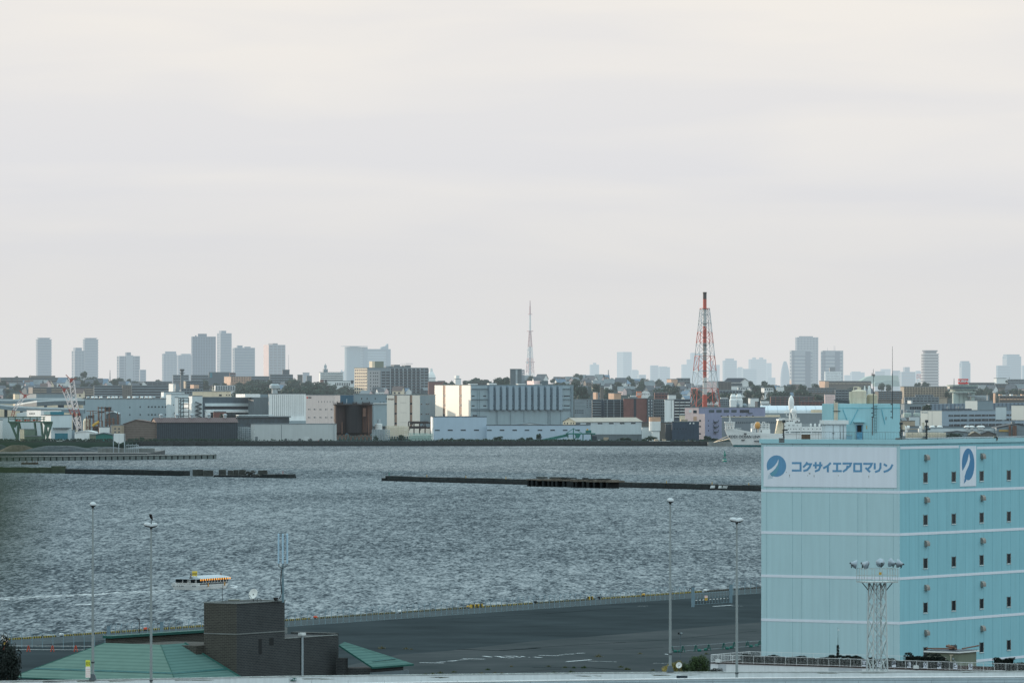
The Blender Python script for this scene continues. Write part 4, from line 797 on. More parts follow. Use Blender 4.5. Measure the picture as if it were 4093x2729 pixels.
def hedge(label,a0,a1,b,h,seed,gap=.1):
 r=random.Random(seed);mb=MB();n_=int((a1-a0)*620)
 for i in range(n_):
  t=r.uniform(0,a1-a0);hh_=h*(.86+.14*math.sin(t*1.7+seed)+.06*math.sin(t*5));f=r.random();u=r.uniform(-.55,.55);z=hh_*(1 if f<.35 else r.uniform(0,1));u=u if f<.35 else(-.55 if r.random()<.7 else .55)
  p=ND*t+FD*(u+r.uniform(-.08,.08))+Vector((0,0,z+r.uniform(-.08,.08)));nrm=Vector((r.gauss(0,1),r.gauss(0,1),r.gauss(.5,1))).normalized();a=nrm.orthogonal().normalized();c=nrm.cross(a);s=r.uniform(.05,.12)
  mb.face([p-a*s,p-c*s*.6,p+a*s,p+c*s*.6])
 o=empty('hedge',label,'hedge',tp(a0,b,0));part(o,'foliage',mb,g['foliage_black'])
 st=MB()
 for i in range(int((a1-a0)/1.2)+1):st.tube(ND*(i*1.2+.3),ND*(i*1.2+.3)+Vector((0,0,h*.8)),.05,n=4)
 part(o,'woody_growth',st,g['bark']);k=MB();a=ND*.15;b=ND*(a1-a0-.15);q=FD*.4;u=Vector((0,0,h*.8))
 k.v+=[tuple(v)for v in(a-q,b-q,b+q,a+q,a-q+u,b-q+u,b+q+u,a+q+u)];k.f+=[(3,2,1,0),(4,5,6,7),(0,1,5,4),(1,2,6,5),(2,3,7,6),(3,0,4,7)];k.m+=[0]*6;part(o,'inner_growth',k,M('hedge_core',(20,28,26),var=.5,sc=2.5,spec=0))
hedge('long low dark planting along the middle of the terrace behind the front railing',2.5,30,3.2,.85,1)
hedge('dark pruned hedge on the terrace between the lattice tower and the olive hut',tx(1185,22),tx(1520,22),4.2,1.55,2)
hedge('dark pruned hedge right of the olive hut on the terrace',tx(1950,22),tx(2110,22),4.2,1.5,3)
hedge('dark pruned hedge at the far right end of the terrace',tx(2260,22),tx(2420,22),4.2,1.6,4)
hedge('low dark hedge to the right of the machine hut behind the white letters',tx(2100,22),tx(2420,22),3.0,.85,5)
a_=tx(1640,24);q=tp(a_,3.6,0);o=empty('ivy_aerial','thin aerial wrapped in ivy on a dark trellis on the terrace','aerial',q,R(BT-90));k_=640/F/3.36
part(o,'pole',MB().tube((0,0,0),(0,0,105*.0302),.03,n=5).tube((0,0,3.1),(0,0,4.35),.014,n=4),g['steel_dark']);part(o,'vane',MB().box(0,-.02,4.0,.18,.02,4.12),g['white_paint'])
for nm,wd,lo,hi,n_ in(('ivy',.17,.4,2.35,420),('ivy',2.1,.85,1.12,1400)):
 r=random.Random(5);mb=MB()
 for i in range(n_):
  z=r.uniform(lo,hi);x=r.uniform(-1,1)*wd*(1 if wd>1 else(1.3-z/2.4))+(.9 if wd>1 else 0);p=Vector((x,r.uniform(-.2,.2),z+(.06*math.sin(x*6)if wd>1 else 0)));nrm=Vector((r.gauss(0,1),r.gauss(-.5,1),r.gauss(.5,1))).normalized();a=nrm.orthogonal().normalized();c=nrm.cross(a);s=r.uniform(.05,.1);mb.face([p-a*s,p-c*s*.6,p+a*s,p+c*s*.6])
 part(o,nm,mb,g['foliage_black'])
part(o,'trellis',MB().tube((-1.2,0,.95),(3,0,.95),.03,n=4).tube((1.9,0,0),(1.9,0,.95),.05,n=4).tube((-.9,0,0),(-.9,0,.95),.04,n=4),g['steel_dark'])
for x,z_,yy in((245,24,365),(1430,22,1203)):
 q=tp(tx(x,z_),-.12,.1);o=empty('terrace_lamp',('small white floodlight box under the left terrace railing','small white floodlight box under the railing letters')[z_==22],'floodlight',q,R(BT-90));cube(o,'casing',g['white_paint'],-.28,-.2,.0,.28,.1,.36);cube(o,'bracket',g['steel_dark'],-.1,-.05,-.15,.1,.1,0)
 # ================================================================ fences and furniture of the pier
def s_of(x,inn):
 k=(x-CX)/F;q=E0+en*inn;return(k*q.y-q.x)/(ed.x-k*ed.y)
FH=2.15;PM=MB().tube((0,0,0),(0,0,FH*.84),.055,n=5).tube((0,0,FH*.84),(.36,0,FH+.12),.04,n=4).mesh('post',g['fence_steel'])
def sea_fence(label,a,b,step=1.8,flip=1,wires=(.04,.5,.82)):
 a=Vector(a);b=Vector(b);v=b-a;rz=math.atan2(v.y,v.x);o=empty('chain_fence',label,'fence',a,rz);n_=max(2,int(round(v.length/step)))
 for i in range(n_+1):link('post',PM,o,(v.length*i/n_,0,0),(0,0,0 if flip>0 else math.pi))
 mb=MB()
 for w_ in wires:mb.tube((0,0,FH*w_),(v.length,0,FH*w_),.014,n=3)
 mb.tube((.3*flip,0,FH+.06),(v.length+.3*flip,0,FH+.06),.010,n=3);mb.tube((.15*flip,0,FH*.95),(v.length+.15*flip,0,FH*.95),.010,n=3)
 part(o,'wire',mb,g['fence_steel'])
 for i in range(3,n_,6):part(o,'clamp',MB().cbox((0,0,0),(.16,.1,.16)),g['steel_dark'],(v.length*i/n_,0,FH*.82))
 return o
sea_fence('long pale blue fence with bent post tops along the quay',edge(s_of(1130,12.2),12.2),edge(s_of(2735,12.2),12.2))
sea_fence('pale blue fence behind the green roof left of the brick tower',edge(s_of(652,12.2),12.2),edge(s_of(830,12.2),12.2))
sea_fence('short pale blue fence between the two left gate posts on the quay',edge(s_of(440,12.2),12.2),edge(s_of(632,12.2),12.2),1.5)
sea_fence('short low fence between the right gate post and the blue warehouse',edge(s_of(2930,12.2),12.2),edge(s_of(3070,12.2),12.2),2.2)
sea_fence('fence with left bent post tops above the orange trestles',G(46,2584,QZ),G(420,2593,QZ),1.72,-1)
def gate_post(label,x,yt,yb,plate=None):
 p=G(x,yb,QZ);d=p.y;h=Zh(yt,d)-QZ;o=empty('gate_post',label,'gate post',p,R(12));cube(o,'pillar',g['gate_post'],-.24,-.24,0,.24,.24,h*.97);cube(o,'cap',g['mid_grey'],-.26,-.26,h*.97,.26,.26,h)
 part(o,'lamp_bracket',MB().cbox((-.4,0,h*.9),(.3,.12,.12)).cbox((-.55,0,h*.86),(.14,.2,.16)),g['steel_dark']);return o,p,h
gate_post('square pale gate post with a yellow sign, left end of the quay fence',434,2329+655/3.92,2572)
gate_post('square pale gate post beside the number 2 plate',645.5,2329+597/3.92,2556)
gate_post('left post of the sliding gate with a yellow notice',2769.5,2279+223/3.485,2279+505/3.485)
gate_post('right post of the sliding gate close to the warehouse',2921,2279+187/3.485,2279+450/3.485)
a=G(px(18,1140),py(18,480),QZ);b=G(px(18,1625),py(18,448),QZ);v=b-a;o=empty('sliding_gate','pale barred sliding gate with white dashes and a yellow notice','gate',a,math.atan2(v.y,v.x));mb=MB();L_=v.length
for z_ in(.08,1.1,1.95):mb.tube((0,0,z_),(L_,0,z_),.035,n=4)
part(o,'frame',mb,g['fence_steel'])
bar=MB().tube((0,0,.05),(0,0,2.05),.03,n=4).mesh('bar',g['fence_steel'])
for i in range(13):link('bar',bar,o,(L_*i/12,0,0))
for i in range(10):cube(o,'reflector_strip',g['white_paint'],L_*(i+.15)/10,-.06,.76,L_*(i+.6)/10,-.04,.9)
def plate(name,label,x,y0,y1,w_,d,colors,txt=None,z=0):
 zt,zb=Zh(py(z,y0),d),Zh(py(z,y1),d);h=zt-zb;o=empty(name,label,'sign',(X(px(z,x),d),d,zb));k=0
 for i,(fr,mt)in enumerate(colors):cube(o,'panel',mt,-w_/2,-.03,h*k+.001,w_/2,0,h*(k+fr)-.001);k+=fr
 mb=MB();mb.tube((0,.05,-1.2),(0,.05,h),.03,n=4);part(o,'post',mb,g['steel_dark'])
 if txt:link('lettering',text_mesh(txt,h*.8,g['ink'],.01,.004),o,(0,-.04,h*.5),(R(90),0,0))
 else:
  mb=MB()
  for i in range(2):
   for j in range(3):mb.cbox((w_*(-.28+.28*j),-.034,h*(.72+.16*i)),(w_*.18,.008,h*.09))
  part(o,'lettering',mb,g['sign_red'])
 return o
NW=M('notice_white');NY=M('notice_yellow')
plate('notice_sign','yellow and white notice on the sliding gate',1298,347,416,.5,946,[(.55,g['ochre']),(.45,NW)],z=18)
plate('notice_sign','ochre and white notice next to the number 2 plate',286,783,868,.6,846,[(.6,g['ochre']),(.4,NW)],z=15)
plate('number_sign','white plate with the number 2 on the quay',228,792,840,.32,847,[(1,NW)],'2',z=15)
plate('notice_sign','lime yellow notice at the first gate post',1727,868,905,.42,822,[(1,NY)],z=14)
plate('number_sign','white plate with the number 1 near the left edge',47,822,875,.36,790,[(1,NW)],'1',z=14)
plate('notice_sign','white and yellow notice above the conifer at the left edge',80,890,962,.75,770,[(.55,g['ochre']),(.45,NW)],z=14)
ka=-30;kl=330
def kerb(label,s0,s1,mat,h=.26):
 o=link('kerb',MB().box(0,0,0,s1-s0,.3,h).mesh('kerb',mat),None,edge(s0,.45,.002),(0,0,math.atan2(ed.y,ed.x)));return tag(o,kind='structure')
kb=bands('kerb_paint',(164,150,72),(34,36,38),.62,'X',.5,sharp=.06,var=.3);kd=bands('kerb_dull',(124,120,84),(40,44,46),.62,'X',.5,sharp=.08,var=.3);kk=bands('kerb_dark',(84,84,78),(40,44,46),.9,'X',.5,sharp=.1)
seg=[(s_of(px(14,115),.5),s_of(px(14,890),.5),kb),(s_of(px(14,1035),.5),s_of(px(16,310),.5),kb),(s_of(px(16,415),.5),s_of(px(16,1455),.5),kd),(s_of(px(16,1530),.5),s_of(px(17,215),.5),kd),(s_of(px(17,300),.5),s_of(px(17,1110),.5),kb),(s_of(px(17,1170),.5),s_of(px(17,1955),.5),kd),(s_of(px(17,2035),.5),s_of(px(18,1245),.5),kb),(s_of(px(18,1310),.5),300,kk)]
for s0,s1,mt in seg:kerb('',s0,s1,mt)
for x0,x1 in((300,475),(1895,1955)):kerb('',s_of(px(17,x0),1),s_of(px(17,x1),1),bands('kerb_bright',(176,150,56),(40,40,36),1.3,'X',.6,sharp=.05),.62)
BOL=MB().lathe([(.26,0),(.17,.12),(.17,.32),(.32,.42),(.36,.52),(.28,.62),(.1,.66)],14)
for x,y,c,lb in((245,2536,'white_paint','white topped mooring bollard behind the left trestles'),(583,2517,'cone_orange','orange mooring bollard between the two left gate posts'),(1260,2471,'cone_orange','orange mooring bollard right of the brick tower'),(1598,2449,'white_paint','white topped mooring bollard in the middle of the quay fence'),(1873,2429,'ochre','pale orange mooring bollard left of the bright striped kerb blocks'),(2140,2411,'black','black mooring bollard left of the tall single lamp'),(2397,2393,'black','black low mooring bollard beside the second striped kerb blocks'),(2573,2375,'ochre','orange mooring bollard just left of the single headed lamp'),(2819,2358,'white_paint','white topped mooring bollard behind the sliding gate')):
 s_=s_of(x,1.0);o=empty('bollard',lb,'bollard',edge(s_,1.0),0,'mooring bollards along the quay');link('post',MATS.setdefault('_b'+c,None)or BOL.mesh('post',[g['steel_dark']]),o,(0,0,0),(0,0,0),(1,1,.62));part(o,'cap',MB().lathe([(.16,.18),(.35,.24),(.38,.42),(.28,.52),(.05,.56)],14),g[c])
mb=MB();p0=G(px(14,100),py(14,1060),QZ);p1_=G(px(14,1440),py(14,1066),QZ);v=p1_-p0;o=empty('barrier_rail','two long white bars carried by the orange trestles','barrier',p0,math.atan2(v.y,v.x))
for z_ in(.2,.72):part(o,'bar',MB().tube((0,0,z_),(v.length,0,z_),.03,n=5),g['white_paint'])
TRM=MB().tube((-.24,-.1,0),(-.05,0,.86),.05,n=5).tube((.24,-.1,0),(.05,0,.86),.05,n=5).tube((-.2,.3,0),(0,0,.86),.045,n=5).tube((.2,.3,0),(0,0,.86),.045,n=5).tube((-.16,-.07,.34),(.16,-.07,.34),.04,n=5)
for i,x in enumerate((70,447,822,1187)):
 o=empty('trestle',('orange A-shaped trestle half hidden by the conifer','orange A-shaped trestle next right of the conifer','middle one of the orange A-shaped trestles clear of the conifer','orange A-shaped trestle nearest the leftmost lamp pole')[i],'trestle',G(px(14,x),py(14,1072),QZ),0,'orange trestles');link('frame',CUBES.setdefault('_trm',TRM.mesh('frame',g['cone_orange'])),o);part(o,'foot',MB().box(-.3,-.14,0,-.18,-.04,.05).box(.18,-.14,0,.3,-.04,.05),g['cone_orange'])
gb=[(820,1140),(975,1140),(1155,1127),(1335,1115),(1545,1098),(1690,1086),(1875,1068),(2045,1058)]
GBM=MB().tube((-.3,0,0),(-.06,0,.92),.05,n=5).tube((.3,0,0),(.06,0,.92),.05,n=5).tube((-.1,.4,0),(0,0,.9),.04,n=5).tube((-.18,0,.4),(.18,0,.4),.04,n=5).mesh('frame',g['barrier_green']);GWM=MB().lathe([(.26,0),(.3,.12),(.26,.3),(.1,.38)],10).mesh('weight',g['barrier_green'])
lastp=None
for i,(x,y)in enumerate(gb):
 p=G(px(18,x),py(18,y),QZ);o=empty('barricade','%s green barricade frame from the lamp pole toward the warehouse'%nth(i+1),'barricade',p,0,'green barricades on the pier');link('frame',GBM,o);link('weight',GWM,o,(-.45 if i%2 else .5,.1,0))
a=G(px(18,815),py(18,1142),QZ);b=G(px(18,2075),py(18,1056),QZ);v=b-a;o=empty('barrier_rail','pair of thin pale bars linking the green barricades','barrier',a,math.atan2(v.y,v.x))
for z_ in(.14,.84):part(o,'bar',MB().tube((0,0,z_),(v.length,0,z_),.03,n=4),g['steel_pale'])
p=G(px(14,2182),py(14,905),QZ);o=empty('pier_lamp','thin black lamp post with a short arm behind the green roof','street lamp',p);h=Zh(py(14,562),p.y)-QZ;part(o,'pole',MB().tube((0,0,0),(0,0,h),.06,n=5),g['black']);part(o,'lamp_head',MB().cbox((-.22,0,h),(.5,.16,.1)),g['black'])
p=G(px(18,938),py(18,1275),QZ);o=empty('pier_lamp','thin grey post with two spotlights right of the single headed lamp','street lamp',p);h=Zh(py(18,885),p.y)-QZ;part(o,'pole',MB().tube((0,0,0),(0,0,h),.06,n=5),g['mid_grey']);part(o,'spotlight',MB().cbox((-.22,0,h+.1),(.22,.2,.26)).cbox((.05,0,h),(.5,.08,.06)),g['black']);part(o,'spotlight',MB().cbox((.16,0,h+.12),(.22,.2,.18)),g['steel_pale'])
WEED=[]
for s_ in range(3):
 r=random.Random(60+s_);mb=MB()
 for i in range(90):
  a=r.uniform(0,6.28);q=r.uniform(0,.8);b=Vector((math.cos(a)*q,math.sin(a)*q,0));t=b*r.uniform(1.0,1.35)+Vector((r.uniform(-.2,.2),r.uniform(-.2,.2),r.uniform(.3,1)*(1.1-q*.6)));sd_=Vector((-math.sin(a),math.cos(a),0))*.07;mb.face([b-sd_,b+sd_,t])
 WEED.append((mb.mesh('weed_tuft',g['weed']),mb.mesh('weed_tuft',g['dry_weed']),mb.mesh('weed_tuft',g['foliage_near'])))
wd=[(17,505,1165,85,2),(17,1800,1140,110,2),(17,1660,1140,90,2),(17,1540,1135,80,0),(17,1620,1205,120,2),(17,1390,1208,90,2),(17,820,1122,70,1),(17,600,1215,90,1),(17,690,1215,70,1),(17,420,1218,90,1),(17,30,1198,50,0),(17,75,1196,40,0),(17,1320,1120,70,0),(17,1990,990,130,1),(17,2290,1130,90,0),(16,1850,1228,70,0),(16,1945,1220,75,0),(16,2050,1208,90,0),(16,2230,1195,70,0),(16,1590,885,90,1),(16,1260,880,120,1),(16,1660,890,60,1),(18,1300,1165,90,0),(18,380,1160,80,1),(18,200,1380,120,0),(18,560,1390,80,0)]
for i,(z,x,y,wpx,k)in enumerate(wd):
 p=G(px(z,x),py(z,y),QZ+.005);s_=wpx/ZN[z][2]*p.y/F/1.7
 tag(link('weed',WEED[i%3][k],None,p,(0,0,i),(s_,s_,s_*.62)),'%s from the left of the %s weed tufts growing through the pier paving'%(nth(1+sum(1 for q in wd if q[4]==k and px(q[0],q[1])<px(z,x))),('yellowish green','dry tan','dark green')[k]),'weed','weeds in the pier paving')
r=random.Random(3);d=3.0;o=empty('tree_branch','blurred dark green leafy branch close by at the left edge','branch',(X(-420,d),d,Zh(2000,d)))
mb=MB();tw=MB();O=Vector((X(-420,d),d,Zh(2000,d)))
for i in range(330):
 x=-540+560*r.random()**1.15;y=2030+r.gauss(0,90)-(x+100)*.25;p=P(x,y,d+r.uniform(-.25,.25))-O;a=Vector((r.gauss(0,1),r.gauss(0,.6),r.gauss(-.2,1))).normalized();c=a.cross(Vector((0,1,.3))).normalized();s=r.uniform(.009,.016)
 mb.face([p-a*s*1.3,p-c*s*.5,p+a*s*1.3,p+c*s*.5])
for k in range(6):tw.tube((0,0,0),P(-60+k*22,1930+k*40,d)-O,.003,.001,4)
part(o,'foliage',mb,M('leaf_blur',(40,60,38),var=.3,sc=20,trans=.3));part(o,'twig',tw,g['bark'])
# ================================================================ far towers in the haze
def tower(label,z,x0,x1,yt,d,core,slab,pent=(),fl=3.3,shape='box',name='apartment_tower',cat='tower block',th=25,lit=None,fins=0,yb=None,split=.28,slabfrac=.34):
 """a tower: recessed core, projecting floor edges, roof boxes"""
 xa,xb=px(z,x0),px(z,x1);zt=Zh(py(z,yt),d);zb=12.0 if yb is None else Zh(py(z,yb),d);h=zt-zb;wtot=(xb-xa)*d/F
 if shape=='box':
  t=R(th);wd=wtot*(1-split)/math.cos(t);dp=wtot*split/math.sin(t);xc=xa+(xb-xa)*split
  o=empty(name,label,cat,(X(xc,d),d,zb),t);n_=max(3,int(h/fl));sp=h/n_
  part(o,'core',MB().box(.5,.5,0,wd-.5,dp-.5,h),core)
  mb=MB()
  for i in range(n_):mb.box(0,0,sp*i+sp*(1-slabfrac),wd,dp,sp*(i+1))
  for i in range(fins+1):
   if fins:q=wd*i/fins;mb.box(max(0,q-.5),-.25,0,min(wd,q+.5),.5,h)
  mb.box(-.1,-.1,0,.9,.9,h);mb.box(wd-.9,-.1,0,wd+.1,.9,h);mb.box(-.1,dp-.9,0,.9,dp+.1,h)
  part(o,'floor_edges',mb,slab)
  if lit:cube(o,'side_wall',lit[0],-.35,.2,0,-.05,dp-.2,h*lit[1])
  for a,b,y in pent:
   ua=(px(z,a)-xc)*d/F/math.cos(t);ub=(px(z,b)-xc)*d/F/math.cos(t);cube(o,'penthouse',core,max(ua,.3),1.5,h,ub,dp-1.5,Zh(py(z,y),d)-zb)
 else:
  r_=wtot/2;o=empty(name,label,cat,(X((xa+xb)/2,d),d+r_,zb));n_=max(3,int(h/fl));sp=h/n_;N=16 if shape=='oct' else 28
  if shape=='bullet':
   prof=[(r_*(1 if q<.55 else math.cos((q-.55)/.45*1.45)**.6),h*q)for q in[i/16 for i in range(17)]];part(o,'core',MB().lathe(prof,28),core)
   mb=MB()
   for q in(.2,.4,.6):rr=r_*(1.01 if q<.56 else .96);mb.lathe([(rr,h*q),(rr,h*q+1.4)],28)
   part(o,'floor_edges',mb,slab)
  else:
   part(o,'core',MB().lathe([(r_-.7,0),(r_-.7,h)],N),core);mb=MB()
   for i in range(n_):mb.lathe([(r_,sp*i+sp*(1-slabfrac)),(r_,sp*(i+1))],N)
   part(o,'floor_edges',mb,slab)
   for a,b,y in pent:k=(px(z,b)-px(z,a))*d/F/2;part(o,'roof_crown',MB().lathe([(k*.86,0),(k*.86,(Zh(py(z,y),d)-zb-h)*.5),(k,(Zh(py(z,y),d)-zb-h)*.6),(k,Zh(py(z,y),d)-zb-h)],N),core,(0,0,h))
 return o,h
def aerials(o,h,pts):
 mb=MB()
 for x,y,q in pts:mb.tube((x,y,h),(x,y,h+q),.2,.12,4)
 part(o,'aerial',mb,g['tower_blue'])
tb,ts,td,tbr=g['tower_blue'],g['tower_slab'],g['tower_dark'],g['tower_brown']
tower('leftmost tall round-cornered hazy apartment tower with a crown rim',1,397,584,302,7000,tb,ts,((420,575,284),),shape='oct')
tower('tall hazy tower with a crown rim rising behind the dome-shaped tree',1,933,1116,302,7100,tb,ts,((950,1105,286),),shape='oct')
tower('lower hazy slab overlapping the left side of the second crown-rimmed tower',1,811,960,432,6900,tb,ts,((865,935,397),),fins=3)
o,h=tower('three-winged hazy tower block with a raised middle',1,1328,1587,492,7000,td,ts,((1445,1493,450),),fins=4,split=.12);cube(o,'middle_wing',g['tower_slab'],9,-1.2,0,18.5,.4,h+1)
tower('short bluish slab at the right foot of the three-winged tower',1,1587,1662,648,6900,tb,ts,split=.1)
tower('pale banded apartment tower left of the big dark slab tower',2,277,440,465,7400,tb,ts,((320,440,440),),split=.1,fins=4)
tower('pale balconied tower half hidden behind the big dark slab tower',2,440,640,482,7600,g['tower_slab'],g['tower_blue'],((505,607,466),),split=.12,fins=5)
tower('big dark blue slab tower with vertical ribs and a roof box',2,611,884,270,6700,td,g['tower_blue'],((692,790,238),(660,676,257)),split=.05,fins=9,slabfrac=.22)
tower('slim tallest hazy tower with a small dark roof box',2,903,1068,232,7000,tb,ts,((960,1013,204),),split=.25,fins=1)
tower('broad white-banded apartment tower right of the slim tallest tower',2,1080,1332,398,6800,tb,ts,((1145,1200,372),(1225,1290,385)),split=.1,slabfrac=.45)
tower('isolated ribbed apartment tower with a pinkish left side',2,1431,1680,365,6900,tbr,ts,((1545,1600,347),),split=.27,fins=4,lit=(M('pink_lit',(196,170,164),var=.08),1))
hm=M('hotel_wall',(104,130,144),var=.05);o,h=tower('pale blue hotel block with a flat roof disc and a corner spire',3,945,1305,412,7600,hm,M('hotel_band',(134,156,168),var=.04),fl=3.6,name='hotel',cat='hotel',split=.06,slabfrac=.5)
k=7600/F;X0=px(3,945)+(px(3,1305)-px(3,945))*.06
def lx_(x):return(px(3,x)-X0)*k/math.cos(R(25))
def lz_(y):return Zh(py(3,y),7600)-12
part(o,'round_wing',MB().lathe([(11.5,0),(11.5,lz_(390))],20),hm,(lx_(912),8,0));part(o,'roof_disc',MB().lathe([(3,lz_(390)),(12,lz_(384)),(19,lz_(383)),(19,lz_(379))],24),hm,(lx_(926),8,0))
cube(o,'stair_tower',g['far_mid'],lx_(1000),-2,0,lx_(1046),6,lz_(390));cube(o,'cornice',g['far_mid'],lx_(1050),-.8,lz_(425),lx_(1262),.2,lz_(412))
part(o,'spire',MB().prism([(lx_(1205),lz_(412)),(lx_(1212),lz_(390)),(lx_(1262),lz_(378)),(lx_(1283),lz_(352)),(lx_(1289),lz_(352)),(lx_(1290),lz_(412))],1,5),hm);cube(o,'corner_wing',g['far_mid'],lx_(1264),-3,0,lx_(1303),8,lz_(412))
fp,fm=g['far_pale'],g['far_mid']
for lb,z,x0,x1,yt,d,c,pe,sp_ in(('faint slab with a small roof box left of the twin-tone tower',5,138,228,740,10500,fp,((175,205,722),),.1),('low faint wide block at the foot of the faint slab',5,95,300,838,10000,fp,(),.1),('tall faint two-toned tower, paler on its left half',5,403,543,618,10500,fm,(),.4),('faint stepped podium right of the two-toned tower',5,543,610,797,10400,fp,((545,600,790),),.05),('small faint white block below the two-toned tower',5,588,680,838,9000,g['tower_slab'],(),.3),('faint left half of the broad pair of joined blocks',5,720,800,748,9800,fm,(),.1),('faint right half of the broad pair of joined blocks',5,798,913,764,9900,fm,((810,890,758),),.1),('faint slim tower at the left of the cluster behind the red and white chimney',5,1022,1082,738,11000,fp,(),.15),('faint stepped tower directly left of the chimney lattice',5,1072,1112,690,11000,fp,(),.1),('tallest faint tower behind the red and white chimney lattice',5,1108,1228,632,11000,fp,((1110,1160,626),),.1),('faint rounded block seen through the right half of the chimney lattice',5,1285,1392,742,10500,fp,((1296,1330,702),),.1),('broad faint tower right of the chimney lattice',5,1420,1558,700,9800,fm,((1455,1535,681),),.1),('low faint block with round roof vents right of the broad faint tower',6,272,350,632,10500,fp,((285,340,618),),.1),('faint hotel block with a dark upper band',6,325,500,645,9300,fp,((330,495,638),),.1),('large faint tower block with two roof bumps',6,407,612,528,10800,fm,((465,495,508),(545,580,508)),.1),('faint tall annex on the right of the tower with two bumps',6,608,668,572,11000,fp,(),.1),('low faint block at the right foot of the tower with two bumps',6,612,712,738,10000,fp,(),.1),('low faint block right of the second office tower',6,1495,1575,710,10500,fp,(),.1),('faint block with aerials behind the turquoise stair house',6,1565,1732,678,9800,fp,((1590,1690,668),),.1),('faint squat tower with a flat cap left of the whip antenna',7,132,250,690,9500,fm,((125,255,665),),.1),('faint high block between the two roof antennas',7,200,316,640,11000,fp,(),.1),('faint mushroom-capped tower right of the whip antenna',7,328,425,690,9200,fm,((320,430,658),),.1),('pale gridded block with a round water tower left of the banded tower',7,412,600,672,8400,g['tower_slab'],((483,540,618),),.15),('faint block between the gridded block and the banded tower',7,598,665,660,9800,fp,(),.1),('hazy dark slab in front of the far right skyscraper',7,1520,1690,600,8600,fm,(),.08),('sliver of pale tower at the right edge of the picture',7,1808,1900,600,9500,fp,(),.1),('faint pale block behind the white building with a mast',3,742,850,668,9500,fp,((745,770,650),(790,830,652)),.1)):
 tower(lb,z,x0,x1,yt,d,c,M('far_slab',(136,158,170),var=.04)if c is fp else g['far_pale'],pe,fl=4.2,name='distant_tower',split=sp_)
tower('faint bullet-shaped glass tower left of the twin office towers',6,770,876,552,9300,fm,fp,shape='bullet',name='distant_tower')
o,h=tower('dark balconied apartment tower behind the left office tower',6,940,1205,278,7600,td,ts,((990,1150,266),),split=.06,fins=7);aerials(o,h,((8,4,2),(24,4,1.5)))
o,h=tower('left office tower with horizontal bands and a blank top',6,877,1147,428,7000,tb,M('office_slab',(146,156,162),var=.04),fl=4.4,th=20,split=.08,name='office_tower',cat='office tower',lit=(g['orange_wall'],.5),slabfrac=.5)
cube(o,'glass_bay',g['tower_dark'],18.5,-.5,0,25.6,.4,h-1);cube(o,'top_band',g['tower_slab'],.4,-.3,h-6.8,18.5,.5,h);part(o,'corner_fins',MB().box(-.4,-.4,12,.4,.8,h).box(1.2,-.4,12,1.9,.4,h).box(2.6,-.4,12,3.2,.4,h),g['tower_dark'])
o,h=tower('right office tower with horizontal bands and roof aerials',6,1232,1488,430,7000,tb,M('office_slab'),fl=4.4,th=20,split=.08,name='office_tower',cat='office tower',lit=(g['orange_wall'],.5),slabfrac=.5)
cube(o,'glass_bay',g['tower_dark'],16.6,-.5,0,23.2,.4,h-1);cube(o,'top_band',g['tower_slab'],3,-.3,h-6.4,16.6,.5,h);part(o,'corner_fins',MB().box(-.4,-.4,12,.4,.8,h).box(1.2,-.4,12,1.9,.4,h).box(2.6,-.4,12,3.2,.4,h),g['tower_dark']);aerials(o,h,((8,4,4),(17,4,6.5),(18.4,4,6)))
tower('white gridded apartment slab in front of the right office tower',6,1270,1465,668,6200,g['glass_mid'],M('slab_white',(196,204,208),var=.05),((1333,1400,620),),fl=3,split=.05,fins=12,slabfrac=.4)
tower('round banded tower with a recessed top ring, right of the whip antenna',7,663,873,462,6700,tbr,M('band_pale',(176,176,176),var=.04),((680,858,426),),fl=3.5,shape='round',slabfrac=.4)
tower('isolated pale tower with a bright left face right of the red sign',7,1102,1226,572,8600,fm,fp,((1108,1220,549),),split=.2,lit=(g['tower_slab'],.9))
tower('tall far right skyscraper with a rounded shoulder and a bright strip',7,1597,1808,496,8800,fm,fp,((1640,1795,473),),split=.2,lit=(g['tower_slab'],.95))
def lattice(o,name,z0,z1,w0,w1,n,r,mats,rot=0):
 """four legs with crossed bracing from z0 to z1; mats picks a material by height fraction"""
 def at(i,q):k=w0+(w1-w0)*q;a,b=((-1,-1),(1,-1),(1,1),(-1,1))[i];return Vector((a*k,b*k,z0+(z1-z0)*q))
 fr=[0];k=0
 while fr[-1]<1-1e-6:w=w0+(w1-w0)*fr[-1];fr.append(min(1,fr[-1]+max(.02,2.0*w/(z1-z0))*n))
 segs=[]
 for q0,q1 in zip(fr,fr[1:]):
  m_=mats((q0+q1)/2)
  if not segs or segs[-1][0]!=m_:segs.append((m_,MB()))
  mb=segs[-1][1]
  for i in range(4):
   j=(i+1)%4;mb.tube(at(i,q0),at(i,q1),r,n=4,cap=False);mb.tube(at(i,q0),at(j,q1),r*.55,n=3,cap=False);mb.tube(at(j,q0),at(i,q1),r*.55,n=3,cap=False);mb.tube(at(i,q1),at(j,q1),r*.6,n=3,cap=False)
 for m_,mb in segs:part(o,name,mb,MATS[m_])
d=7400;zb=Zh(py(4,915),d);o=empty('lattice_mast','tall slender red and white lattice mast above the silver clad plant','lattice mast',(X(px(4,1010),d),d,zb),R(20));zz_=lambda y:Zh(py(4,y),d)-zb;k=d/F/2.412
lattice(o,'lattice',0,zz_(415),44*k/1.25,7*k,1.3,.36,lambda q:'crane_red' if(.24<q<.45 or q>.72)else 'tower_white')
lattice(o,'upper_lattice',zz_(415),zz_(255),6*k,4*k,1.6,.34,lambda q:'tower_white');part(o,'spire',MB().tube((0,0,zz_(255)),(0,0,zz_(180)),1.0,.9,6).tube((0,0,zz_(180)),(0,0,zz_(122)),.7,.4,5),g['crane_red'])
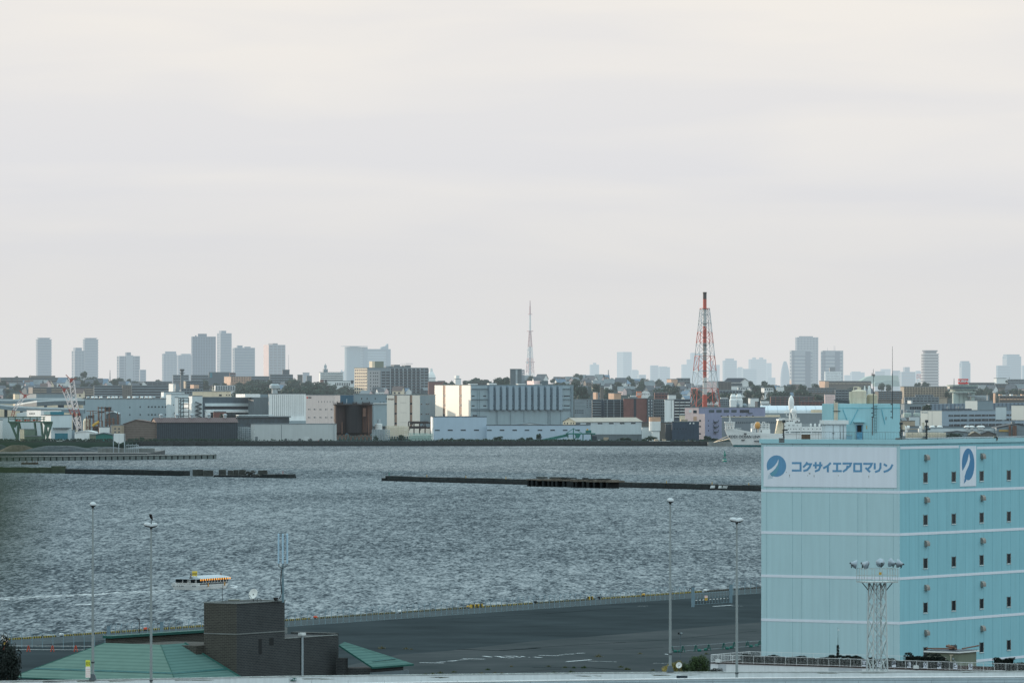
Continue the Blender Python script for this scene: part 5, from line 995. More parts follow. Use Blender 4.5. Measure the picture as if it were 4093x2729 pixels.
part(o,'platform',MB().box(-5,-5,zz_(720),5,5,zz_(714)).box(-3.4,-3.4,zz_(422),3.4,3.4,zz_(416)).box(-2.4,-2.4,zz_(258),2.4,2.4,zz_(253)),g['crane_red'])
part(o,'shaft',MB().tube((0,0,0),(0,0,zz_(560)),1.6,.9,8),g['tower_slab']);part(o,'dish_antenna',MB().lathe([(.2,0),(2,.6)],10,(-4.5,-3,zz_(600))).cbox((-6.2,-5,zz_(718)),(2.4,1,2.6)),g['tower_white'])
d=4250;zb=Zh(py(5,1160),d);o=empty('chimney','tall red and white striped chimney inside a tapering lattice tower','chimney',(X(px(5,1247),d),d,zb),R(14));zz_=lambda y:Zh(py(5,y),d)-zb;k=d/F/2.412
for nm,y0,y1,m_ in(('flue',1160,1030,'red_paint'),('flue',1030,865,'tower_white'),('flue',865,700,'red_paint'),('flue',700,535,'soot'),('flue',640,612,'tower_white'),('flue',535,370,'red_paint'),('flue',370,205,'tower_white'),('flue',205,110,'red_paint'),('flue',110,45,'soot')):
 rr=(17.5+(1160-y0)*-.0+max(0,y0-860)*.022)*k;r2=(17.5+max(0,y1-860)*.022)*k;rr*=1.01 if y0==640 else 1;r2*=1.01 if y0==640 else 1
 part(o,nm,MB().tube((0,0,zz_(y0)),(0,0,zz_(y1)),rr,r2,20,cap=y1==45),MATS[m_]if m_!='soot' or y0<200 else M('sooty_white',(150,148,146),var=.5,sc=.12,streak=.6,col2=(46,44,44)))
part(o,'rim',MB().lathe([(19*k,0),(19.5*k,6*k),(18*k,14*k)],20,(0,0,zz_(56))),g['soot'])
part(o,'platform',MB().box(-44*k/1.1,-44*k/1.1,zz_(203),44*k/1.1,44*k/1.1,zz_(197)),g['red_paint'])
zt_=zz_(200);W0,W1=142*k/1.18,44*k/1.18
def cmat(q):y=1160-q*960;return 'red_paint' if(y>1040 or 700<y<880 or 390<y<560 or y<215)else 'steel_pale'
lattice(o,'lattice',0,zt_,W0,W1,.8,.3,cmat)
mb=MB()
for y_ in(350,480,555,630,800,905,1020):rr=21*k;mb.lathe([(rr,-.3),(rr,.3)],12,(0,0,zz_(y_)))
part(o,'collar',mb,g['soot'])
for lb,z,x,yt,yb,d,w_ in(('grey pylon on the ridge left of the two-toned tower',5,318,790,890,6500,13),('small faint pylon left of the red rooftop sign',7,1036,745,840,6400,10),('small faint pylon at the right end of the ridge',7,1665,730,810,6200,9),('dark pylon near the right picture edge',7,1808,760,830,6200,9),('small pylon behind the twin white roof cone',4,62,795,850,5800,14),('faint pylon left of the three-winged tower',1,1254,652,735,6500,10)):
 zb=Zh(py(z,yb),d)-4;o=empty('pylon',lb,'pylon',(X(px(z,x),d),d,zb),R(30));h=Zh(py(z,yt),d)-zb;k=w_/ZN[z][2]*d/F/2
 lattice(o,'lattice',0,h,k,k*.15,1.6,.13,lambda q:'steel_dark');mb=MB()
 for q in(.6,.76,.92):mb.cbox((0,0,h*q),(k*3,.25,.25))
 part(o,'crossarm',mb,g['steel_dark'])
d=7200;zb=12;o=empty('lattice_mast','small red and white lattice mast at the left foot of the banded round tower','lattice mast',(X(px(7,676),d),d,zb),R(20));lattice(o,'lattice',0,Zh(py(7,700),d)-zb,6.6,5.4,.8,.5,lambda q:'crane_red' if q>.78 or .5<q<.62 else 'tower_white');part(o,'aerial',MB().tube((0,0,Zh(py(7,700),d)-zb),(0,0,Zh(py(7,520),d)-zb),1.2,.5,5),g['tower_slab'])
d=7000;mb=MB();zb=10;pr=[(X(px(7,x),d),Zh(py(7,y),d))for x,y in((-20,772),(40,735),(110,716),(240,712),(400,716),(413,800),(-20,812))];x0=pr[0][0]
o=empty('dome_hall','wide pale green dome roof behind the turquoise stair house','sports hall',(x0,d,zb));part(o,'dome',MB().prism([(a-x0,b-zb)for a,b in pr],0,60),g['dome_green'])
o=empty('dome_hall','smaller darker green vault roof right of the shorter roof antenna','sports hall',(X(px(7,235),6800),6800,zb));part(o,'dome',MB().prism([(X(px(7,x),6800)-X(px(7,235),6800),Zh(py(7,y),6800)-zb)for x,y in((130,800),(140,790),(260,772),(370,768),(412,790),(418,840),(130,840))],0,40),M('dome_dark',(96,132,128),var=.08))
# ================================================================ factories and warehouses along the far shore
wc,cc,sc_,pc_,gc,mg,dg_=(g[k]for k in('white_clad','cream_wall','silver_clad','pale_clad','grey_clad','mid_grey','dark_grey'))
gd,gm,sd_=g['glass_dark'],g['glass_mid'],g['shade_dark']
b=B('warehouse','long blue-grey windowed warehouse with cars parked on its roof',1,880,950,1990,985,1440,4050,sc_,th=30)
for z,xs,y in((1,(1480,),1078),(1,(1598,1695),1073),(1,(1480,1598,1695),1163)):
 for x in xs:b.rect('window',gd,'f',x-6,y-9,x+6,y+9)
b.z=2
for y in(1073,1163):
 for x in(125,163,201,243,283,320):b.rect('window',gd if y<1100 or x in(163,283)else gm,'f',x-9,y-9,x+9,y+9)
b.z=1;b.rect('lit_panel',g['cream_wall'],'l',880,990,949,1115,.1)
part(b.root,'pipe',MB().tube((b.W*.97,-1,6),(b.W*.99,-1,17),.5,n=6),g['steel_dark'])
CARB=MB().prism([(-2.1,.25),(2.1,.25),(2.1,.75),(1.2,.85),(.7,1.4),(-1.3,1.4),(-1.9,.85),(-2.1,.8)],-.85,.85);CARG=MB().prism([(-1.2,.9),(.95,.9),(.6,1.3),(-1.15,1.3)],-.87,.87);CARW=MB()
for a in(-1.3,1.3):CARW.tube((a,-.88,.32),(a,.88,.32),.32,n=10)
CG,CWm=CARG.mesh('window',gd),CARW.mesh('wheel',g['black']);CB_={k:CARB.mesh('body',g[k])for k in('white_paint','steel_pale','dark_grey','sign_red')}
def car(label,loc,rz,mat='white_paint',s=1,name='parked_car',cat='car',group=None):
 o=empty(name,label,cat,loc,rz,group)
 for nm,me in(('body',CB_[mat]),('window',CG),('wheel',CWm)):link(nm,me,o,(0,0,0),(0,0,0),(s,s,s))
 return o
for i in range(24):
 u=5+i*3.4+random.uniform(-.6,.6)
 if i in(4,9,17):continue
 p=b.root.location+Vector((math.cos(b.th)*u-math.sin(b.th)*3,math.sin(b.th)*u+math.cos(b.th)*3,b.H+.52))
 car('%s from the left of the pale cars parked on the blue-grey warehouse roof'%nth(i+1-sum(1 for q in(4,9,17)if q<i)),p,b.th+R(70),'white_paint' if i%4 else 'steel_pale',1.15,group='cars parked on the warehouse roof')
def ramp(label,pts,d,thick,w_,mat,piers=(),pier_to=3.2):
 """elevated roadway through picture points (zone 1) at about depth d"""
 q=[P(px(1,x),py(1,y),d+dd)for x,y,dd in pts];o=empty('road_ramp',label,'ramp',(q[0].x,q[0].y,3));O=Vector((q[0].x,q[0].y,3));mb=MB();rl=MB()
 for a,c in zip(q,q[1:]):
  a=a-O;c=c-O;e_=Vector((0,w_,0));dn=Vector((0,0,-thick));up=Vector((0,0,1.0))
  for f_ in((a,c,c+e_,a+e_),(a+dn,c+dn,c,a),(a+dn,a+dn+e_,c+dn+e_,c+dn),(a+e_,c+e_,c+e_+dn,a+e_+dn)):mb.face(f_)
  rl.face((a+Vector((0,-.1,-.1)),c+Vector((0,-.1,-.1)),c+up+Vector((0,-.1,0)),a+up+Vector((0,-.1,0))))
 part(o,'deck',mb,mat);part(o,'guard_wall',rl,g['pale_clad'])
 for x,y in piers:p=P(px(1,x),py(1,y),d)-O;part(o,'pier',MB().box(p.x-.9,2,0,p.x+.9,w_-1,p.z),sd_)
b=B('warehouse','low lit warehouse wall behind the curved car ramps at the far left',1,-60,930,940,985,1440,4110,g['cream_wall'],th=62);b.rect('roof_edge',gc,'l',-50,980,925,1000,.4)
ramp('upper curved car ramp climbing toward the rooftop parking',((170,1055,40),(260,1040,20),(420,1015,0),(620,1003,0),(830,1000,0),(960,1002,0)),4010,3.2,9,mg,((310,1045),(460,1030),(620,1020),(655,1020),(790,1010)))
ramp('lower car ramp passing under the upper ramp',((-40,1050,0),(160,1075,0),(330,1085,0),(560,1092,0),(800,1098,0),(960,1104,0)),3990,2.6,9,gc,((60,1075),(240,1090),(540,1100),(700,1105),(900,1110)))
ramp('level upper road entering from the left edge behind the small crane',((-40,1000,10),(120,1003,10),(200,1000,10),(330,988,10),(700,985,10),(930,984,10)),4060,2.4,8,gc)
ramp('short curved white walled ramp near the white office',((190,1160,0),(250,1150,0),(340,1135,0),(470,1126,0)),3950,3,8,pc_)
for lb,x0,x1,yt,yb,d,m_ in(('small lit stair box on the roof road at the far left',150,220,925,985,4090,cc),('grey flat block behind the roof road at the far left',222,860,928,985,4170,gc)):B('building',lb,1,x0,x0+(x1-x0)*.3,x1,yt,yb,d,m_,th=30)
b=B('office_building','small white office with roof letters behind the green gantry',1,305,465,700,1110,1300,3930,wc,th=40)
for x in(335,352,369,386):b.rect('lettering',g['steel_dark'],'l',x,1141,x+11,1156,.12)
b.grid('window',gd,'f',545,680,6,1122,1150,1,.5,.55,skip=.2)
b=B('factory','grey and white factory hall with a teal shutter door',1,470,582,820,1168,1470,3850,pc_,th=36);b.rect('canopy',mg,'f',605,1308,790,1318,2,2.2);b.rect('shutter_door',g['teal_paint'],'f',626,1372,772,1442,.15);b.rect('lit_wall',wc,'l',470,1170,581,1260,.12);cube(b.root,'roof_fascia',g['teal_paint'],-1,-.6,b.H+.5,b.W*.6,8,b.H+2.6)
B('building','low grey side block at the right of the teal shutter hall',1,818,820,852,1340,1450,3845,gc,th=20)
B('building','white plaster block at the left picture edge by the shore',1,-60,22,30,1222,1430,3860,wc,th=60)
B('building','long low white building behind the green gantry legs',1,-60,-50,480,1195,1440,3885,pc_,th=10)
d=3830;zb=3.3;k1_=lambda x:X(px(1,x),d);z1_=lambda y:Zh(py(1,y),d)-zb;o=empty('gantry','green steel gantry with hoppers and orange machinery at the far left shore','gantry',(k1_(350),d,zb));x_=lambda x:k1_(x)-k1_(350)
mb=MB();mb.box(x_(95),-5,z1_(1248),x_(598),5,z1_(1236));part(o,'deck',mb,g['green_steel'])
mb=MB()
for y_ in(1186,1212):
 for yy in(-5,5):mb.box(x_(105),yy-.2,z1_(y_)-.25,x_(508),yy+.2,z1_(y_)+.25)
for x in(105,180,270,350,430,508):mb.box(x_(x)-.35,-5.2,z1_(1240),x_(x)+.35,-4.6,z1_(1184))
part(o,'railing',mb,g['green_steel'])
for a,c in((160,262),(545,500)):part(o,'hopper',MB().prism([(x_(a-55),z1_(1248)),(x_(a+45),z1_(1248)),(x_(a+15),z1_(1305)),(x_(a-15),z1_(1305))],-4,4),g['green_steel'])
for x0,x1 in((120,205),(210,200),(215,260),(395,420),(470,490),(525,500),(520,545),(590,530)):part(o,'leg',MB().tube((x_(x0),-4,z1_(1250)),(x_(x1),-4,0),.6,n=4).tube((x_(x0),4,z1_(1250)),(x_(x1),4,0),.6,n=4),g['green_steel'])
mb=MB()
for i in range(9):x=180+i*33;mb.box(x_(x),-3.5,z1_(1234),x_(x+22),2,z1_(1210+9*(i%3)))
part(o,'machinery',mb,g['cone_orange'])
B('building','dark hipped roof shed standing under the green gantry',1,225,275,400,1330,1490,3815,M('shed_green',(96,116,104),var=.15),th=30)
B('building','low green wall of the compound in front of the gantry',1,280,282,480,1408,1490,3806,M('wall_green',(76,98,84),var=.2),th=10)
def crane(label,pts,mats,d,w0,r=.3):
 """lattice boom through zone-1 points from foot to tip"""
 q=[P(px(1,x),py(1,y),d)for x,y in pts];o=empty('crawler_crane',label,'crane',(q[0].x,d,q[0].z));O=q[0];n_=len(q)-1
 for s_,(a,c)in enumerate(zip(q,q[1:])):
  a=a-O;c=c-O;L_=(c-a);n2=max(2,int(L_.length/3.0));u=Vector((L_.z,0,-L_.x)).normalized()*w0;v=Vector((0,w0,0));mb=MB()
  for sx_,sy in((-1,-1),(1,-1),(1,1),(-1,1)):mb.tube(a+u*sx_+v*sy,c+u*sx_+v*sy,r,n=4)
  for i in range(n2):
   p=a+L_*i/n2;p2=a+L_*(i+1)/n2
   for e_,f_ in((u,v),(v,u)):mb.tube(p-e_-f_,p2+e_-f_,r*.6,n=3);mb.tube(p+e_+f_,p2-e_+f_,r*.6,n=3)
  part(o,'boom',mb,g[mats[s_]])
 c=q[-1]-O;part(o,'boom_head',MB().cbox((c.x,0,c.z),(2.2,2,2.6)).tube(c,c+Vector((-4,0,4)),.35,n=4).tube(c,c+Vector((3.4,0,1.6)),.3,n=4),g['crane_red'])
 part(o,'cable',MB().tube(c,Vector((c.x*.3-4,3,c.z*.35)),.1,n=3),g['steel_dark'])
 return o
crane('tallest red and white lattice crane boom left of the rusty plant',((912,1335),(885,1180),(868,1100),(850,1020),(815,770)),('crane_white','crane_red','crane_white','crane_white'),3905,1.7);
crane('second red and white crane boom leaning left of the tallest one',((905,1330),(840,1180),(808,1090),(780,985),(735,880)),('crane_white','crane_red','crane_white','crane_white'),3925,1.4)
crane('small pale crane boom with a red tip over the car ramps',((140,1180),(160,1110),(200,1050),(285,950)),('crane_red','crane_white','crane_white'),3960,.9,.22)
def shed(name,label,z,x0,x1,ye,yp,yb,d,wall,roof,dep=25,th=0,cat='shed',curved=False,xp=None):
 """gable end facing us: eaves ye, peak yp"""
 a,c=X(px(z,x0),d),X(px(z,x1),d);zb=Zh(py(z,yb),d);he,hp=Zh(py(z,ye),d)-zb,Zh(py(z,yp),d)-zb;w_=c-a;o=empty(name,label,cat,(a,d,zb),R(th));xm=w_*(.5 if xp is None else xp)
 top=[(w_*t,he+(hp-he)*math.sin(math.pi*t))for t in[i/10 for i in range(11)]]if curved else[(0,he),(xm,hp),(w_,he)]
 part(o,'wall',MB().prism([(0,-3),(w_,-3)]+list(reversed(top)),0,dep),wall);mb=MB()
 for(p,h1),(q,h2)in zip(top,top[1:]):mb.face([(p,-.5,h1+.15),(q,-.5,h2+.15),(q,dep,h2+.15),(p,dep,h1+.15)]);mb.face([(p,-.5,h1-.4),(q,-.5,h2-.4),(q,-.5,h2+.15),(p,-.5,h1+.15)])
 part(o,'roof',mb,roof);return o,w_,he,hp
shed('shed','white round-roofed tent shed below the cranes',1,850,1090,1362,1343,1455,3830,wc,g['white_paint'],curved=True)
o,w_,he,hp=shed('shed','green sided shed with a low pale roof right of the white tent shed',1,1025,1335,1395,1366,1470,3822,g['green_deep'],mg);cube(o,'end_wall',g['olive_wall'],-.3,-.2,-2,w_*.22,1,he+1)
o,w_,he,hp=shed('brick_shed','brown brick warehouse with a low gable at the left shore',1,1400,1888,1268,1217,1458,3832,bands('brick_brown',(110,102,96),(97,90,86),1.6,'Z',.5,var=.2),g['roof_brown'],40,cat='warehouse',xp=.3)
b=B('building','tan lit lean-to on the left of the brown brick warehouse',1,1268,1385,1415,1282,1420,3828,g['tan_wall'],th=60);b.grid('window',gm,'l',1290,1380,2,1300,1380,2,.4,.4)
o=empty('process_plant','rust coloured pipe tower plant with tanks beside the brick warehouse','process plant',(X(px(1,1130),3880),3880,3.3));d=3880;zb=3.3;x_=lambda x:X(px(1,x),d)-X(px(1,1130),d);z_=lambda y:Zh(py(1,y),d)-zb;r=random.Random(12)
mb=MB()
for x in(985,1020,1060,1120,1160,1200,1245,1290,1340):mb.tube((x_(x),0,0),(x_(x),0,z_(1070 if 1110<x<1260 else r.uniform(1110,1260))),.35,n=5);mb.tube((x_(x),9,0),(x_(x),9,z_(r.uniform(1100,1260))),.3,n=5)
for i in range(14):y=r.uniform(1090,1420);a=r.choice((985,1060,1120,1200));mb.tube((x_(a),-.2,z_(y)),(x_(a+r.uniform(40,140)),-.2,z_(y)),.28,n=4)
for i in range(8):a=r.uniform(985,1260);y=r.uniform(1180,1400);mb.tube((x_(a),-.3,z_(y)),(x_(a+r.uniform(-40,60)),-.3,z_(y-70)),.2,n=4)
part(o,'pipework',mb,g['rust_orange']);mb=MB()
for x0,x1,y0,y1 in((1115,1265,1075,1088),(1110,1180,1120,1140),(1000,1060,1170,1200),(1060,1130,1290,1360),(1190,1260,1085,1125)):mb.box(x_(x0),1,z_(y1),x_(x1),8,z_(y0))
part(o,'platform',mb,g['steel_dark'])
part(o,'tank',MB().lathe([(x_(1000)-x_(960),0),(x_(1000)-x_(960),z_(1230)),(1.5,z_(1205))],16,(x_(985),4,0)),g['tank_cream']);part(o,'conveyor',MB().tube((x_(1055),-1,z_(1290)),(x_(1130),-1,z_(1240)),1.0,n=6),g['ochre'])
o,w_,he,hp=shed('shed','grey gabled plant house on stilts at the right of the pipe tower plant',1,1210,1360,1150,1122,1230,3892,mg,pc_,14);part(o,'leg',MB().box(0,0,-18,1,1,-3).box(w_-1,0,-18,w_,1,-3),g['steel_dark'])
B('storage_tank','low white tank house with a rusty band behind the brick lean-to',1,1130,1132,1250,1305,1360,3870,wc,th=8,cat='tank')
b=B('warehouse','long dark corrugated waterfront hall with a rust brown roof',2,155,217,1140,1250,1475,3830,bands('dark_corrugated',(58,68,76),(46,56,64),1.5,'X',.5,var=.22),th=14,noroof=True)
dep=b.L;mb=MB();zp=b.zz(1195);mb.face([(-.6,-.6,b.H),(b.W+.6,-.6,b.H),(b.W+.6,dep/2,zp),(-.6,dep/2,zp)]);mb.face([(-.6,dep+.6,b.H),(-.6,dep/2,zp),(b.W+.6,dep/2,zp),(b.W+.6,dep+.6,b.H)]);part(b.root,'roof',mb,bands('roof_rust',(88,74,74),(74,62,64),1.4,'X',.5,var=.2))
part(b.root,'gable',MB().prism([(0,b.H),(dep,b.H),(dep/2,zp-.2)],-.01,.5,'x').box(-.15,.1,-3,0,dep-.1,b.H),bands('gable_brick',(116,100,92),(100,88,82),1.0,'Z',.5,var=.2))
for i,x in enumerate((300,480,650,845,1030)):part(b.root,'roof_vent',MB().lathe([(1.1,0),(1.1,1.6),(1.6,1.7),(1.6,2.4),(.4,3)],10),g['steel_pale'],(b.u('f',x),dep/2,zp-.3))
b=B('warehouse','low pale grey waterfront store with round wall lamps and a red box',2,1290,1332,2268,1270,1475,3832,M('store_grey',(168,176,178),var=.07,streak=.5,sc=.15),th=14);b.rect('panel_joint',mg,'f',1637,1275,1642,1470,.06);b.rect('door',mg,'f',1340,1410,1370,1455,.1);b.z=3
for x in(117,277,400,520):part(b.root,'wall_lamp',MB().lathe([(.25,0),(.9,.5),(1.0,1.0)],10),g['steel_dark'],(b.u('f',x),-.3,b.zz(1452)),(R(60),0,0))
b.rect('fire_box',g['sign_red'],'f',487,1455,500,1476,.5,.7);b.rect('end_pipe',g['steel_pale'],'f',668,1240,673,1475,.5,.4);b.rect('patch',M('store_patch',(180,188,190),var=.06),'f',330,1410,385,1470,.05)
b=B('factory','dark glazed low factory with a flat eave behind the pale waterfront store',2,1138,1140,1728,1187,1330,3900,gm,th=12);b.rect('eave',mg,'f',1125,1178,1745,1190,1.6,3);b.grid('mullion',dg_,'f',1140,1720,12,1195,1265,1,.12,1,.2);b.rect('lit_strip',g['pale_clad'],'f',1150,1163,1550,1172,.5,12)
b=B('factory','white stepped factory block at the left of the open steel stair frame',2,270,300,536,905,1240,4085,pc_,th=30);b.rect('lit_wall',wc,'l',270,906,299,960,.15)
b=B('factory','white factory block with a bright left face and an outside stair',2,325,383,585,932,1240,4040,pc_,th=30);b.rect('window',gd,'f',406,1044,414,1056);part(b.root,'outside_stair',MB().tube((b.u('f',345)+8,-1,b.zz(1100)),(b.u('f',415),-1,b.zz(1150)),.7,n=4),g['steel_dark'])
b=B('factory','narrow bright white stair column beside the steel frame',2,425,462,466,966,1240,4000,wc,th=55)
o=empty('steel_frame','open dark steel stair frame between two white factory blocks','steel frame',(X(px(2,466),4010),4010,3.3));d=4010;x_=lambda x:X(px(2,x),d)-X(px(2,466),d);z_=lambda y:Zh(py(2,y),d)-3.3;mb=MB()
for x in(468,490,525,583):mb.tube((x_(x),0,0),(x_(x),0,z_(968)),.35,n=4)
for y in(970,1000,1040,1085,1130,1175):mb.tube((x_(466),0,z_(y)),(x_(583),0,z_(y)),.35,n=4);mb.tube((x_(468),.3,z_(y+35)),(x_(523),.3,z_(y)),.25,n=4)
part(o,'frame',mb,g['steel_dark'])
b=B('factory','white factory block with zigzag fire stairs right of the steel frame',2,583,625,740,950,1240,4020,pc_,th=32);b.rect('lit_wall',wc,'l',584,952,624,1170,.15);b.rect('low_wing',wc,'l',530,1028,620,1190,.5,8);mb=MB()
for i in range(4):y=990+i*48;mb.tube((b.u('f',650),-1.2,b.zz(y+25)),(b.u('f',722),-1.2,b.zz(y+55)),.5,n=4);mb.tube((b.u('f',722),-1.2,b.zz(y+55)),(b.u('f',660),-1.2,b.zz(y+72)),.5,n=4)
part(b.root,'fire_stair',mb,g['steel_dark'])
b=B('factory','bright cream factory with a small dark logo above the dark long hall',2,625,990,1065,898,1000,4110,cc,th=60);b.rect('emblem',g['ink'],'l',930,930,958,948,.2);b.grid('window',gd,'f',1000,1060,2,925,950,1,.5,.5)
b=B('factory','long dark glazed hall with white balcony bands',2,708,730,1275,965,1240,4060,M('hall_dark',(70,84,94),var=.18,streak=.4),th=16);b.rect('white_band',pc_,'f',765,1030,1252,1064,3,3);b.rect('window_band',gd,'f',770,1066,1250,1100,1.5,1.6);b.rect('white_band',pc_,'f',760,1102,1310,1116,5,5);b.rect('white_band',wc,'f',815,1118,1240,1134,7,7);b.grid('window',gm,'f',830,1240,9,1142,1172,1,.7,.8,5);b.rect('white_end',wc,'f',765,1104,812,1190,6,6)
for x in(740,815,1055):b.rect('warning_lamp',g['cone_orange'],'f',x,958,x+8,966,0,1)
b=B('building','small rust red box building among bushes in front of the dark long hall',2,865,868,1010,1130,1200,3960,g['brick_red'],th=10)
b=B('factory','pale roofed grey panel block left of the white ribbed warehouse',2,1262,1322,1500,970,1240,4050,mg,th=28);cube(b.root,'roof_house',wc,-6,2,b.H+.5,b.W*.5,18,b.zz(925));cube(b.root,'roof_house',gc,b.W*.5,2,b.H+.5,b.W,18,b.zz(928))
b=B('warehouse','white ribbed warehouse with dark vertical slots',2,1494,1497,1919,926,1250,4040,wc,th=10);b.z=3
for i in range(16):x=-30+i*23.2;b.rect('slot',dg_,'f',x-1.6,935,x+1.6,1175,.08)
part(b.root,'roof_vent',MB().lathe([(2.2,0),(2.2,3.6),(3.8,3.8),(3.8,6),(2.5,7)],14),g['steel_pale'],(b.u('f',14),10,b.H+.5));b.rect('low_annex',sc_,'f',160,1228,350,1280,10,10)
def glyphs(b,face,x0,x1,y0,y1,n_,mat,out=.12,seed=1):
 """blocky signage of strokes too small to read"""
 r=random.Random(seed);a,c=b.u(face,x0),b.u(face,x1);zt,zb=b.zz(y0),b.zz(y1);mb=MB();w_=(c-a)/n_;h=zt-zb
 def bar(u0,u1,z0,z1):
  u0,u1=min(u0,u1),max(u0,u1)
  mb.box(u0,-out,z0,u1,0,z1)if face=='f' else mb.box(-out,u0,z0,0,u1,z1)
 for i in range(n_):
  u=a+w_*i
  for q in(0,.4,.8):bar(u+w_*.1,u+w_*(.85 if r.random()<.7 else .5),zb+h*q,zb+h*(q+.2))
  for q in(.1,.7):bar(u+w_*q,u+w_*(q+.15),zb+h*r.choice((0,.4)),zt)
 return part(b.root,'lettering',mb,mat)
b=B('warehouse','pinkish white warehouse with small slit windows and an orange logo',3,350,680,740,938,1290,3990,M('pink_white',(206,194,190),var=.08,streak=.5),th=58);glyphs(b,'l',413,374,957,975,4,g['ink']);b.rect('emblem',g['sign_red'],'l',360,957,371,975,.15)
for x in(495,530,593,626,659,560):b.rect('slit_window',sd_,'l',x-2,1003,x+2,1024)
for y in(1100,1192):
 for x in(383,447,512,577,640):b.rect('window',gm,'l',x-7,y-6,x+7,y+6);b.rect('slit_window',mg,'l',x+16,y-12,x+18,y+10)
b=B('warehouse','plain dark blue warehouse panel behind the rust silos',3,739,741,896,939,1290,4045,g['blue_clad'],th=10);b.rect('pilaster',pc_,'f',812,980,818,1030,.2)
b=B('warehouse','blue-grey warehouse with four small upper windows right of the dark blue panel',3,893,897,1285,931,1290,4050,gc,th=12)
for x in(985,1047,1140,1268):b.rect('window',gd,'f',x-5,968,x+5,987)
b.rect('lower_wing',sc_,'f',1105,1032,1275,1290,6,6);b.rect('pipe',g['white_paint'],'f',1100,1026,1275,1036,7,1);b.grid('window',gm,'f',1180,1255,2,1012,1026,1,.5,.7)
b=B('warehouse','bright white warehouse with two dark recessed strips and dark lettering',3,1273,1648,1826,937,1310,3960,M('white_bright',(218,212,202),var=.05,streak=.5),th=62)
for x0,x1 in((1360,1387),(1536,1562)):
 b.rect('recess',M('recess_brown',(140,118,104),var=.1),'l',x0,940,x1,1290,.05)
 for y in(1025,1138,1250):b.rect('window',gd,'l',x0+1,y,x1-1,y+20,.1)
 b.rect('slot',gd,'l',x0-1,938,x0+2,1290,.12)
glyphs(b,'l',1351,1283,975,993,5,M('text_brown',(110,92,84)),seed=4)
for y in(1023,1136,1247):b.rect('panel_joint',mg,'l',1426,y,1497,y+1.5,.06)
b.rect('side_cladding',gc,'f',1650,940,1822,1300,.1)
for y in(1040,1153):
 for x in(1664,1722,1745):b.rect('window',gd,'f',x-8,y-6,x+8,y+6,.2)
d=3880;o=empty('silo_battery','cluster of tall rust brown silos on braced legs at the shore','silo',(X(px(3,890),d),d,3.3));x_=lambda x:X(px(3,x),d)-X(px(3,890),d);z_=lambda y:Zh(py(3,y),d)-3.3
for x0,x1,y_,m_ in((664,815,3,'rust'),(700,810,13,'rust'),(808,985,-1,'soot'),(960,1104,4,'rust_orange'),(900,1000,15,'rust')):rr=(x_(x1)-x_(x0))/2;part(o,'silo',MB().lathe([(rr*.5,z_(1395)),(rr,z_(1365)),(rr,z_(1045)),(rr*.9,z_(1038))],24,((x_(x0)+x_(x1))/2,y_+rr,0)),M('silo_dark',(34,34,38),var=.5,sc=.15,streak=.8,col2=(16,22,28))if m_=='soot' else M('silo_rust',(62,46,42),var=.5,sc=.18,streak=.85,col2=(26,26,30))if m_=='rust' else M('silo_orange',(104,72,58),var=.5,sc=.2,streak=.85,col2=(34,30,33)))
mb=MB();mb.box(x_(658),-1,z_(1050),x_(1124),22,z_(1040));part(o,'top_deck',mb,g['soot'])
mb=MB();r=random.Random(3)
for i in range(26):x=x_(670+i*17.4);mb.box(x-.12,-1,z_(1042),x+.12,-.8,z_(1024))
mb.box(x_(660),-1,z_(1026),x_(1120),-.8,z_(1023))
for x0,x1,yt in((700,770,1008),(880,930,1015),(990,1075,1010)):mb.box(x_(x0),4,z_(1042),x_(x1),12,z_(yt+14));mb.box(x_(x0),4,z_(yt+3),x_(x1),12,z_(yt));mb.box(x_(x0),4,z_(1042),x_(x0)+.5,5,z_(yt));mb.box(x_(x1)-.5,4,z_(1042),x_(x1),5,z_(yt))
part(o,'top_railing',mb,g['soot'])
for x in(712,760,800,860,910,955,1000,1045,1090):part(o,'leg',MB().tube((x_(x-18),3,z_(1385)),(x_(x),3,0),.5,n=4).tube((x_(x+18),3,z_(1385)),(x_(x),3,0),.5,n=4),g['rust_orange'])
cube(o,'control_panel',g['rust_orange'],x_(1000),-1.2,z_(1180),x_(1032),.4,z_(1085));part(o,'rust_and_lit_streak',MB().box(x_(1062),1.5,z_(1380),x_(1072),3,z_(1060)).box(x_(756),1,z_(1380),x_(766),3,z_(1245)),g['rust_orange'])  # orange streaks also paint the lit silo edges into the rust colour
def rack(label,z,x0,x1,y0,y1,d,mat,nx,ny,r_=.25,name='pipe_rack',seed=1,diag=True):
 o=empty(name,label,'pipe rack',(X(px(z,x0),d),d,Zh(py(z,y1),d)));W_=(px(z,x1)-px(z,x0))*d/F;H_=(py(z,y1)-py(z,y0))*d/F;mb=MB();r=random.Random(seed)
 for i in range(nx+1):mb.tube((W_*i/nx,0,-2),(W_*i/nx,0,H_*(1 if i%2 else r.uniform(.7,1))),r_,n=4);mb.tube((W_*i/nx,6,-2),(W_*i/nx,6,H_),r_,n=4)
 for j in range(ny):z_=H_*(j+1)/ny;mb.tube((0,0,z_),(W_*r.uniform(.75,1),0,z_),r_,n=4);mb.tube((W_*r.uniform(0,.2),5,z_-.8),(W_,5,z_-.8),r_*1.3,n=5)
 if diag:
  for i in range(0,nx,2):mb.tube((W_*i/nx,0,0),(W_*(i+1)/nx,0,H_),r_*.7,n=4)
 part(o,'frame',mb,mat);return o
